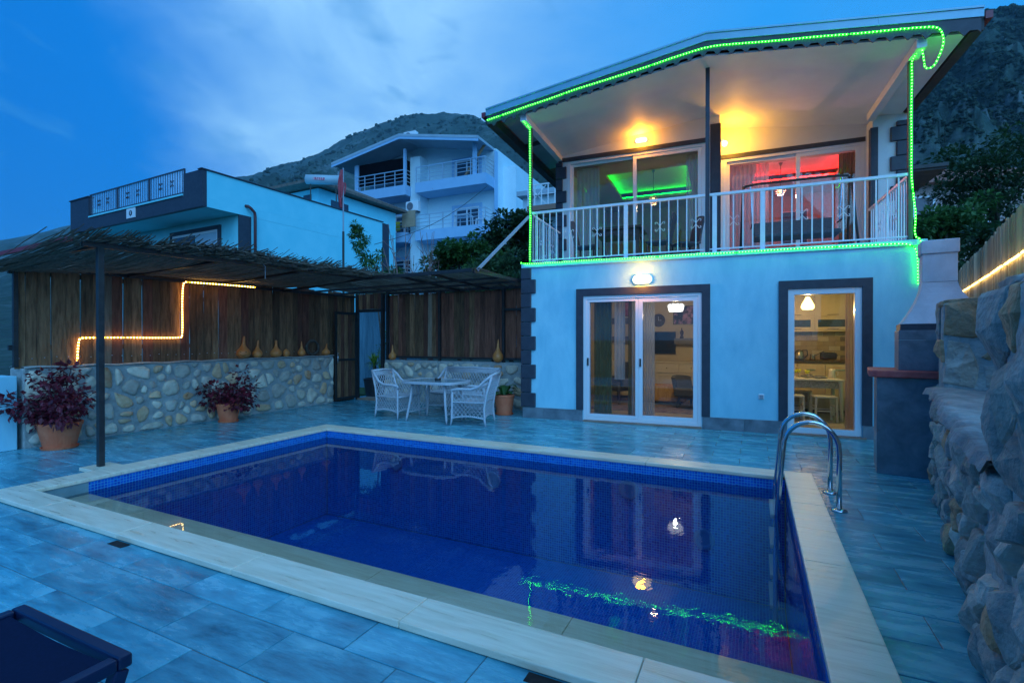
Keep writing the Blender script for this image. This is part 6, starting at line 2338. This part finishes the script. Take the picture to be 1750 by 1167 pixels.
tree('feathery_tree', 'thin feathery young tree in front of the flat-roofed house', b0, [(0, 0, 0, .035), (.05, 0, 1.5, .03), (-.1, 0, 2.8, .022), (-.45, 0, 3.9, .012), (-.75, 0, 4.9, .006)],
     [((-.55, 0, 4.5), (.22, .2, .34)), ((-.72, 0, 4.95), (.16, .15, .20)), ((-.30, 0, 4.0), (.34, .25, .26)), ((-.05, 0, 3.5), (.42, .3, .22)), ((.30, 0, 3.15), (.46, .3, .20)), ((-.50, 0, 3.4), (.36, .25, .22)), ((-.15, 0, 3.0), (.50, .3, .22)), ((.42, 0, 3.6), (.28, .2, .14))],
     3600, 0.042, LEAFG, 43, None, 0.35, long=3.2)
# bare saplings
def bare(label, px, Y, top, seed, n=9):
    b0 = at(px, 560, Y)
    b0.z = -0.1
    t = thing('bare_sapling', label, 'sapling', b0, 0, 'bare saplings')
    r = random.Random(seed)
    mb = MB()
    for k_ in range(n):
        a = r.uniform(-1, 1)
        L_ = top * r.uniform(.75, 1.05)
        x_ = a * r.uniform(.2, .9)
        p = [V((0, 0, 0)), V((x_ * .25, r.uniform(-.1, .1), L_ * .35)), V((x_ * .6 + r.uniform(-.08, .08), 0, L_ * .7)), V((x_ + r.uniform(-.12, .12), 0, L_))]
        mb.tube(p, [.026, .02, .014, .007], 5)
        for q in range(3):
            s_ = p[2].lerp(p[3], r.uniform(0, .8))
            mb.tube([s_, s_ + V((r.uniform(-.3, .3), r.uniform(-.1, .1), r.uniform(.15, .45)))], [.010, .005], 4)
    mb.build('branches', M('sapling_bark', (0.20, 0.10, 0.09), (0.28, 0.16, 0.14), rough=0.8) if 'sapling_bark' not in bpy.data.materials else bpy.data.materials['sapling_bark'], t, smooth=True)
    buds = MB()
    leaf_cloud(buds, [(V((r.uniform(-.6, .6), 0, top * r.uniform(.5, .75))), (.2, .2, .2)) for q in range(4)], 40, 0.04, r)
    buds.build('leaves', LEAFG, t)


bare('bare reddish sapling left of the rounded green tree', 690, 14.2, 5.0, 3)
bare('taller bare sapling next to the rounded green tree', 735, 14.6, 4.6, 9, 7)
# oleander tips above the pergola
b0 = at(515, 560, 13.5)
b0.z = -0.1
tree('oleander_bush', 'small oleander tips rising just over the reed roof', b0, [(0, 0, 0, .03), (0, 0, 1.8, .025), (0, 0, 3.0, .01)],
     [((-.15, 0, 3.5), (.12, .1, .25)), ((.1, 0, 3.55), (.14, .1, .28)), ((.35, 0, 3.45), (.1, .1, .2))], 220, 0.035, LEAFO, 51, long=4.0, cat='bush')
b0 = at(805, 560, 14)
b0.z = -0.1
tree('bougainvillea_bush', 'bougainvillea with a few red blossoms behind the pergola corner', b0, [(0, 0, 0, .03), (0, 0, 1.8, .025), (0, 0, 2.8, .01)],
     [((0, 0, 3.15), (.16, .15, .16)), ((-.5, 0, 3.3), (.12, .1, .12))], 160, 0.05, leaf_mat('blossom_red', (0.28, 0.01, 0.02), (0.10, 0.12, 0.03)), 53, cat='bush')

# trees to the right beyond the villa
for (px, Y, lb, hs, seed, sc, mt) in ((1705, 17, 'tall dark tree rising behind the pine fence at the right edge', 9.0, 61, 1.7, LEAFD),
                                      (1612, 15, 'dense dark shrub tree beside the right balcony post', 5.8, 67, 0.95, LEAFG),
                                      (1650, 13, 'low dark bush behind the barbecue chimney', 4.4, 71, 0.9, LEAFD)):
    b0 = at(px, 560, Y)
    b0.z = -0.1
    cl_ = []
    r_ = random.Random(seed)
    for k_ in range(9):
        a = r_.uniform(0, 6.28)
        rr_ = r_.uniform(.2, 1.0) * sc
        cl_.append(((rr_ * math.cos(a), rr_ * math.sin(a) * .8, hs * r_.uniform(.45, .92)), (.75 * sc, .7 * sc, .6 * sc)))
    tree('leafy_tree', lb, b0, [(0, 0, 0, .14), (.1, 0, hs * .3, .11), (-.05, 0, hs * .6, .07), (.1, 0, hs * .85, .03)], cl_, 9000, 0.10, mt, seed, 'trees right of the villa')

# ================================================================== NEIGHBOUR WITH FLAT ROOF TERRACE
nb = thing('flat_roof_house', 'white flat-roofed house with dark cantilevered terrace parapet', 'house', NF.o, NF.yaw)
NZ = 2.0
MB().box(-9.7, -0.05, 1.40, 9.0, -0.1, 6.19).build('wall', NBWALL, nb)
# cantilevered upper box: right side wall white, front parapet dark with a recess for the railing
MB().box(-9.9, 0.0, 0.16, 9.05, 6.191, 6.52).build('terrace_slab', NBWALL, nb)
MB().box(-0.16, 0.0, 0.16, 9.05, 6.521, 7.47).build('side_parapet', NBWALL, nb)
MB().box(-9.9, -9.74, 0.16, 9.05, 6.521, 7.47).build('side_parapet', NBWALL, nb)
MB().box(-9.92, 0.01, 0.0, 0.159, 6.19, 6.70).box(-9.92, -8.25, 0.0, 0.159, 6.70, 7.60).box(-1.15, 0.01, 0.0, 0.159, 6.70, 7.48).build('front_parapet', NAVY, nb)
MB().box(-8.2, -1.16, -0.04, 0.2, 6.701, 6.76).build('parapet_coping', NBWALL, nb)
MB().box(-0.2, 0.05, -0.04, 9.1, 7.481, 7.52).build('coping_strip', NAVY, nb)
MB().box(-9.97, -8.2, -0.04, 0.2, 7.601, 7.64).build('coping_strip', NAVY, nb)
# side wall continues down and back to a dark corner strip
MB().box(-0.045, -0.005, 1.85, 9.0, -0.1, 6.19).build('side_wall', NBWALL, nb)
MB().box(-0.06, 0.02, 1.36, 1.84, -0.1, 6.188).build('corner_strip', NAVY, nb)
MB().box(-0.10, 0.05, 9.06, 9.5, -0.1, 7.44).build('corner_strip', NAVY, nb)
MB().box(-9.72, -9.45, 1.36, 1.398, -0.1, 6.188).build('corner_strip', NAVY, nb)
# drain pipe
PIPE = M('brown_pipe', (0.10, 0.025, 0.03), rough=0.4)
MB().tube([(0.0, 1.62, 6.56), (0.10, 1.66, 6.55), (0.14, 1.75, 6.48), (0.14, 1.9, 6.35), (0.14, 1.92, 6.2), (0.14, 1.92, 1.5)], 0.055, 10).build('drain_pipe', PIPE, nb, smooth=True)
# window with dark surround under the cantilever
frame_rect(-4.6, -1.15, 1.33, 1.398, 3.0, 5.93, 0.16).build('window_surround', NAVY, nb)
w_ = frame_rect(-4.44, -1.31, 1.35, 1.397, 3.16, 5.77, 0.09).build('window', PVC, nb)
MB().box(-4.35, -2.9, 1.37, 1.39, 3.25, 5.68).build('pane', WINDARK, w_)
MB().box(-2.82, -1.40, 1.37, 1.39, 3.25, 5.68).build('pane', M('pale_blind', (0.45, 0.60, 0.70), rough=0.6), w_)  # blind in one even pale blue-grey, no glow of its own
# terrace railing in three panels
RAILD = M('dark_rail', (0.05, 0.045, 0.06), rough=0.4)
FROST = sheer_mat('frosted_acrylic', (0.70, 0.82, 0.95), 0.80)
xs = [-8.24, -5.95, -3.55, -1.16]
for a, b in zip(xs, xs[1:]):
    m = MB()
    m.bar((a, 0.06, 7.68), (b, 0.06, 7.68), 0.045).bar((a, 0.06, 6.84), (b, 0.06, 6.84), 0.03)
    m.bar((a + .02, 0.06, 6.76), (a + .02, 0.06, 7.70), 0.05).bar((b - .02, 0.06, 6.76), (b - .02, 0.06, 7.70), 0.05)
    p = m.build('railing_panel', RAILD, nb)
    n = 15
    bars = MB()
    for k_ in range(1, n):
        xx = a + (b - a) * k_ / n
        bars.bar((xx, 0.06, 6.84), (xx, 0.06, 7.68), 0.016)
    stuff(bars.build('bars', RAILD, p))
    MB().box(a + .05, b - .05, 0.085, 0.092, 6.85, 7.66).build('frosted_panel', FROST, p)
    for u_ in (0.34, 0.66):
        xx = a + (b - a) * u_
        m = MB()
        for sx_ in (-1, 1):
            for sz_ in (-1, 1):
                m.tube([(xx + sx_ * .02, 0.045, 7.26 + sz_ * .03), (xx + sx_ * .05, 0.045, 7.26 + sz_ * .12), (xx + sx_ * .11, 0.045, 7.26 + sz_ * .10), (xx + sx_ * .09, 0.045, 7.26 + sz_ * .06)], 0.014, 5)
        m.build('scroll', RAILD, p)
# little plaque with a round emblem
pl = MB().box(-5.08, -4.42, -0.025, -0.001, 6.30, 6.68).build('plaque', PVC, nb)
m = MB()
n = 20
m.lathe([(0.0, 0.0), (0.11, 0.0), (0.11, 0.006), (0.0, 0.006)], n=n)
m.v = [(-4.75 + a, -0.026 - c_, 6.49 + b) for a, b, c_ in m.v]
m.build('emblem', NAVY, pl, fix=True)
MB().box(-4.77, -4.73, -0.036, -0.033, 6.44, 6.56).build('emblem_mark', PVC, pl)

# flagpole with limp red flag
fp = thing('flagpole', 'thin flagpole with a limp faded red flag', 'flagpole', (at(587, 560, 15.5).x, 15.5, -0.1))
zt_ = at(587, 288, 15.5).z + .1
MB().tube([(0, 0, 0), (0, 0, 4.95)], 0.036, 8).build('lower_pole', BLACK, fp)
MB().tube([(0, 0, 4.95), (0, 0, zt_)], 0.024, 8).build('upper_pole', PVCGREY, fp)
g = []
for i in range(12):
    t = i / 11
    g.append([V((-0.02 - 0.10 * math.sin(2.2 * t + .4) * (u_ / 5) + 0.05 * math.sin(u_ * 1.9 + t * 4), -0.03 + 0.05 * math.cos(u_ * 2 + t * 3), zt_ - 0.05 - 1.15 * t - 0.06 * u_ / 5)) for u_ in range(6)])
MB().sheet(g).build('flag', M('faded_red_cloth', (0.38, 0.035, 0.05), (0.50, 0.10, 0.12), rough=0.9, scale=5), fp, smooth=True)
g = [[V((0.02 + 0.05 * u_ / 3 + .02 * math.sin(t * 5), 0.02, zt_ - .45 - .35 * t)) for u_ in range(4)] for t in (0, .25, .5, .75, 1)]
MB().sheet(g).build('flag_tail', bpy.data.materials['faded_red_cloth'], fp, smooth=True)

# low house with tiled eaves and a solar tank
KF = Frame((at(545, 580, 25).x, 25, 0), -28)
rh = thing('tiled_roof_house', 'low white house with tiled eaves and solar tank behind the flat-roofed house', 'house', KF.o, KF.yaw)
ze = at(545, 312, 25).z
MB().box(-3.3, -0.25, 0.2, 6, -0.1, ze - .2).build('wall', NBWALL, rh)
m = MB()
E0 = [(-4.0, -0.6, ze - .12), (0.25, -0.6, ze - .12), (0.25, 6.5, ze - .12), (-4.0, 6.5, ze - .12)]
E1 = [(a, b, c_ + .14) for a, b, c_ in E0]
ap = [(-1.9, 2.6, ze + 1.0), (-1.9, 3.6, ze + 1.0)]
m.add(E0 + E1 + ap, [(3, 2, 1, 0), (0, 1, 5, 4), (1, 2, 6, 5), (2, 3, 7, 6), (3, 0, 4, 7), (4, 5, 8), (5, 6, 9, 8), (6, 7, 9), (7, 4, 8, 9)])
m.build('roof', M('brown_eaves', (0.12, 0.085, 0.07), (0.20, 0.15, 0.12), rough=0.8), rh, fix=True)
MB().box(-0.249, -0.235, 1.0, 2.2, ze - 1.5, ze - .6).build('window', WINDARK, rh)
MB().box(-1.35, -0.75, 0.185, 0.1995, ze - .85, ze - .45).build('window', WINDARK, rh)
st = thing('solar_tank', 'horizontal white solar water tank on the tiled roof', 'water tank', (at(553, 309, 24.6).x, 24.6, at(553, 309, 24.6).z))
st.rotation_euler = (0, 0, R(12))
m = MB().tube([(-0.85, 0, 0), (-0.80, 0, 0), (0.80, 0, 0.06), (0.85, 0, 0.06)], [0.12, 0.23, 0.23, 0.12], 18)
m.build('tank', M('tank_white', (0.36, 0.44, 0.48), rough=0.4), st, smooth=True)
MB().box(-0.45, 0.10, -0.238, -0.231, -0.06, 0.07).build('red_lettering_band', M('red_print', (0.42, 0.05, 0.10), (0.6, 0.35, 0.4), rough=0.5, scale=9, stretch=(3, 1, .3), lo=.45, hi=.55), st)
for xx in (-0.6, 0.6):
    MB().bar((xx, 0, -0.2), (xx, 0.1, -1.0), 0.05).build('leg', BLACK, st)
MB().tube([(0.7, 0, 0.25), (0.7, 0, 0.5)], 0.02, 6).build('vent_pipe', PVCGREY, st)

# ================================================================== APARTMENT HOUSE
ap_ = thing('apartment_house', 'white three-storey apartment house with blue trim and steel balcony rails', 'apartment house', AF.o, AF.yaw)
AX0, AX1 = 0.3, 9.9
def wallbox(*a):
    return MB().box(*a)


# front in three bays: left bay forward, middle recess, right bay
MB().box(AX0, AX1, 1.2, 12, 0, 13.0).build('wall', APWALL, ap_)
MB().prism([(AX0, 13.001), (AX1, 13.001), (4.3, 13.95)], lambda a, b: (a, 1.2, b), lambda a, b: (a, 12, b)).build('gable_wall', APWALL, ap_, fix=True)
MB().box(4.25, 5.0, 0.35, 1.199, 0, 13.0).build('pier_wall', APWALL, ap_)
# balcony slabs
for z_ in (11.15, 8.2, 5.25):
    for x0, x1 in ((AX0 - .1, 4.3), (5.0, AX1)):
        MB().box(x0, x1, -0.2, 1.199, z_ - .62, z_).build('balcony_slab', APTRIM, ap_)
APR = M('steel_rail', (0.62, 0.66, 0.70), rough=0.3, metal=0.6)
for z_ in (11.15, 8.2, 5.25):
    for x0, x1 in ((AX0 - .05, 4.25), (5.05, AX1 - .05)):
        m = MB()
        n = 5
        for k_ in range(n + 1):
            xx = x0 + (x1 - x0) * k_ / n
            m.bar((xx, -0.15, z_), (xx, -0.15, z_ + .95), 0.05)
        for h_ in (0.25, 0.48, 0.71):
            m.bar((x0, -0.15, z_ + h_), (x1, -0.15, z_ + h_), 0.028)
        m.bar((x0, -0.15, z_ + .95), (x1, -0.15, z_ + .95), 0.055)
        for h_ in (0.25, 0.48, 0.71, .95):
            m.bar((x1, -0.15, z_ + h_), (x1, 1.19, z_ + h_), 0.03)
        m.build('balcony_rail', APR, ap_)
# doors and windows with blue surrounds
DARKF = [(6.85, 8.95, 11.15, 12.75), (6.85, 8.95, 8.2, 9.85), (2.3, 4.1, 8.2, 9.85), (6.2, 7.6, 5.25, 6.9), (2.3, 4.1, 5.25, 6.9)]
for x0, x1, z0, z1 in DARKF:
    f = frame_rect(x0, x1, 1.12, 1.198, z0, z1, 0.18).build('window_surround', APTRIM, ap_)
    frame_rect(x0 + .18, x1 - .18, 1.14, 1.197, z0 + .05, z1 - .18, 0.08).build('frame', PVC, f)
    xm = (x0 + x1) / 2
    MB().box(xm - .04, xm + .04, 1.13, 1.18, z0 + .13, z1 - .26).build('mullion', PVC, f)
    MB().box(x0 + .26, x1 - .26, 1.185, 1.196, z0 + .13, z1 - .26).build('pane', WINDARK, f)
# screened-in top left balcony
MB().box(0.5, 4.1, -0.05, -0.02, 11.5, 12.9).build('dark_screen', DARKSCREEN, ap_)
MB().box(4.21, 4.24, -0.02, 1.1, 11.2, 12.75).build('dark_screen', DARKSCREEN, ap_)
MB().box(0.2, 0.5, -0.15, 0.1, 11.151, 12.9).build('corner_post', APTRIM, ap_)
MB().box(4.1, 4.26, -0.18, -0.02, 11.151, 13.4).build('corner_post', APTRIM, ap_)
MB().box(9.0, 9.2, -0.15, 0.05, 11.151, 13.1).build('corner_post', APTRIM, ap_)
# diagonal strut and towels
MB().bar((8.2, 0.3, 11.2), (9.6, 0.3, 13.0), 0.12).build('plank', M('strut_wood', (0.4, 0.22, 0.12), rough=0.7), ap_)
# roof with overhang
m = MB()
pr = [(-1.1, 13.05), (4.3, 14.05), (9.75, 13.05), (9.75, 12.90), (4.3, 13.90), (-1.1, 12.90)]
m.prism(pr, lambda a, b: (a, -0.9, b), lambda a, b: (a, 12.5, b))
m.build('roof', M('roof_sheet', (0.34, 0.42, 0.48), (0.42, 0.5, 0.56), rough=0.5, scale=1), ap_, fix=True)
m = MB()
for (a0, z0_), (a1, z1_) in (((-1.1, 12.90), (4.3, 13.90)), ((4.3, 13.90), (9.75, 12.90))):
    m.prism([(a0, z0_ - .001), (a1, z1_ - .001), (a1, z1_ - .16), (a0, z0_ - .16)], lambda a, b: (a, -0.88, b), lambda a, b: (a, -0.83, b))
m.build('valance', APTRIM, ap_, fix=True)
# side facing right: oriel box and window
MB().box(9.901, 10.75, 2.2, 6.5, 9.2, 12.2).build('oriel', APWALL, ap_)
MB().box(9.901, 10.85, 2.0, 6.6, 8.95, 9.199).build('oriel_base', APTRIM, ap_)
MB().box(9.90, 9.96, 0.9, 1.3, 0, 12.8).build('corner_strip', APTRIM, ap_)
f = MB().box(9.901, 9.94, 3.0, 4.6, 6.9, 8.5).build('side_window', APTRIM, ap_)
MB().box(9.941, 9.95, 3.15, 4.45, 7.05, 8.35).build('pane', WINDARK, f)


def ac_unit(label, loc, rz):
    t = thing('air_conditioner', label, 'air conditioner', loc, rz, 'air conditioner units')
    MB().box(-0.45, 0.45, -0.17, 0.17, 0, 0.62).build('casing', PVC, t, bevel=0.02)
    m = MB().lathe([(0, 0), (0.22, 0), (0.24, 0.02), (0.2, 0.03), (0, 0.01)], n=20)
    m.v = [(a - .12, -0.171 - c_, b + .31) for a, b, c_ in m.v]
    m.build('fan_grille', SHG, t, fix=True)
    for sx_ in (-.35, .35):
        MB().box(sx_ - .03, sx_ + .03, -.17, .17, -.05, -.001).build('foot', BLACK, t)
    return t


ac_unit('air conditioner unit standing on the apartment roof ridge', AF.w(4.2, 0.5, 14.05), AF.yaw)
ac_unit('air conditioner unit hung beside the middle pier of the apartment house', AF.w(4.62, 0.15, 9.5), AF.yaw)
pnl = MB().box(-0.48, 0.48, -0.03, 0.03, 0, 1.0).build('wooden_screen', M('ply_board', (0.36, 0.24, 0.15), (0.44, 0.30, 0.2), rough=0.8, scale=3), None, AF.w(4.6, -0.30, 8.45), AF.yaw)
tag(pnl, 'square plywood panel fixed below the hanging air conditioner', 'panel')


def plastic_chair(label, x, y, z, rz, cat='chair'):
    t = thing('plastic_chair', label, cat, AF.w(x, y, z), AF.yaw + rz, 'plastic balcony chairs')
    MB().box(-.22, .22, -.22, .22, .40, .44).build('seat', PVC, t, bevel=.01)
    MB().box(-.22, .22, .19, .23, .45, .85).build('backrest', PVC, t, bevel=.01)
    for sx_ in (-1, 1):
        for sy_ in (-1, 1):
            MB().bar((sx_ * .19, sy_ * .19, .40), (sx_ * .23, sy_ * .23, 0), .04).build('leg', PVC, t)


plastic_chair('white plastic chair at the right end of the middle apartment balcony', 9.2, 0.4, 8.201, R(-70))
t = thing('plastic_table', 'white plastic table on the middle apartment balcony', 'table', AF.w(8.1, 0.4, 8.201), AF.yaw)
MB().box(-.5, .5, -.4, .4, .70, .74).build('table_top', PVC, t, bevel=.01)
for sx_ in (-1, 1):
    for sy_ in (-1, 1):
        MB().bar((sx_ * .42, sy_ * .33, .70), (sx_ * .46, sy_ * .36, 0), .05).build('leg', PVC, t)
t = thing('clothes_rack', 'rack with yellow laundry on the lower left apartment balcony', 'laundry rack', AF.w(3.6, 0.3, 8.201), AF.yaw)
MB().bar((-.5, 0, 0), (-.5, 0, .8), .03).bar((.5, 0, 0), (.5, 0, .8), .03).bar((-.5, 0, .8), (.5, 0, .8), .03).build('frame', PVC, t)
YC = M('yellow_cloth', (0.50, 0.42, 0.04), rough=0.9)
MB().box(-.42, -.1, -.02, .02, .25, .82).build('cloth', YC, t)
MB().box(.05, .35, -.02, .02, .4, .82).build('cloth', YC, t)

# white annex between the apartment house and the villa
XF = Frame((at(905, 580, 27).x, 27, 0), -24)
an = thing('annex_house', 'white annex with flower balcony between apartment house and villa roof', 'house', XF.o, XF.yaw)
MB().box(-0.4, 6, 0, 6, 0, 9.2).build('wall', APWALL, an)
MB().box(0.5, 3.5, -1.6, -0.001, 8.0, 8.25).build('balcony_slab', M('annex_slab', (0.30, 0.16, 0.11), rough=0.8), an)
m = MB()
for k_ in range(9):
    m.bar((0.55 + k_ * .36, -1.55, 8.25), (0.55 + k_ * .36, -1.55, 9.3), 0.05)
m.bar((0.5, -1.55, 9.3), (3.5, -1.55, 9.3), 0.06).bar((0.5, -1.55, 8.8), (3.5, -1.55, 8.8), 0.04)
m.bar((0.55, -1.5, 8.3), (1.5, -1.5, 9.25), 0.04).bar((1.5, -1.5, 8.3), (0.6, -1.5, 9.25), 0.04)
m.build('balcony_rail', PVC, an)
MB().box(-0.6, 6.2, -0.4, 6.2, 9.201, 9.45).build('roof', bpy.data.materials['roof_sheet'], an)
for zz in (6.2, 3.4):
    f = MB().box(0.9, 2.1, -0.03, -0.001, zz, zz + 1.3).build('window', APTRIM, an)
    MB().box(1.02, 1.98, -0.04, -0.0305, zz + .12, zz + 1.18).build('pane', WINDARK, f)

# house among the trees on the right
GF = Frame((at(1625, 580, 26).x, 26, 0), -20)
gh = thing('red_roof_house', 'house with red tiled roof half hidden by trees on the right', 'house', GF.o, GF.yaw)
zr = at(1640, 296, 26).z
MB().box(-2.3, 3.0, 0, 5, 0, zr - .55).build('wall', M('rose_plaster', (0.42, 0.30, 0.27), (0.5, 0.37, 0.34), rough=0.9), gh)
m = MB()
m.add([(-2.9, -.6, zr - .55), (3.6, -.6, zr - .55), (3.6, 5.6, zr - .55), (-2.9, 5.6, zr - .55), (-1.0, 1.5, zr + .6), (2.4, 1.5, zr + .6), (2.4, 3.5, zr + .6), (-1.0, 3.5, zr + .6)],
      [(3, 2, 1, 0), (4, 5, 6, 7), (0, 1, 5, 4), (1, 2, 6, 5), (2, 3, 7, 6), (3, 0, 4, 7)])
m.build('roof', ROOFRED, gh, fix=True)
f = MB().box(-1.7, -0.7, -0.04, -0.001, zr - 2.2, zr - 1.1).build('window', PVC, gh)
MB().box(-1.6, -0.8, -0.05, -0.041, zr - 2.1, zr - 1.2).build('pane', WINDARK, f)
MB().box(-2.6, 1.2, -1.2, -0.002, zr - 2.9, zr - 2.75).build('balcony_slab', PVC, gh)

# overhead service cable from the apartment house towards the pergola
ca, cb2 = AF.w(9.9, 0.0, 10.4), at(640, 418, 22)
m = MB().tube([ca.lerp(cb2, k_ / 12) - V((0, 0, 0.5 * math.sin(math.pi * k_ / 12))) for k_ in range(13)], 0.014, 5)
tag(m.build('service_cable', BLACK, None), 'thin dark service cable slung in front of the apartment house', 'cable')

# ================================================================== DUSK HAZE
hz = bpy.data.materials.new('dusk_haze')
hz.use_nodes = True
nt = hz.node_tree
nt.nodes.clear()
pv = nd(nt, 'ShaderNodeVolumePrincipled')
pv.inputs['Color'].default_value = (0.45, 0.82, 1.0, 1)
pv.inputs['Density'].default_value = 0.00018
pv.inputs['Density Attribute'].default_value = ''
pv.inputs['Anisotropy'].default_value = 0.0
ho = nd(nt, 'ShaderNodeOutputMaterial')
nt.links.new(pv.outputs[0], ho.inputs['Volume'])
zmax = max(p.z for r_ in TGRID for p in r_) + 25
xm = max(abs(p.x) for p in back) + 300
haze = MB().box(-max(xm, 3700), max(xm, 3700), -1600, 2400, -3.2, zmax).build('haze', hz)
haze['kind'] = 'stuff'
haze['label'] = 'thin blue evening haze over the whole valley'
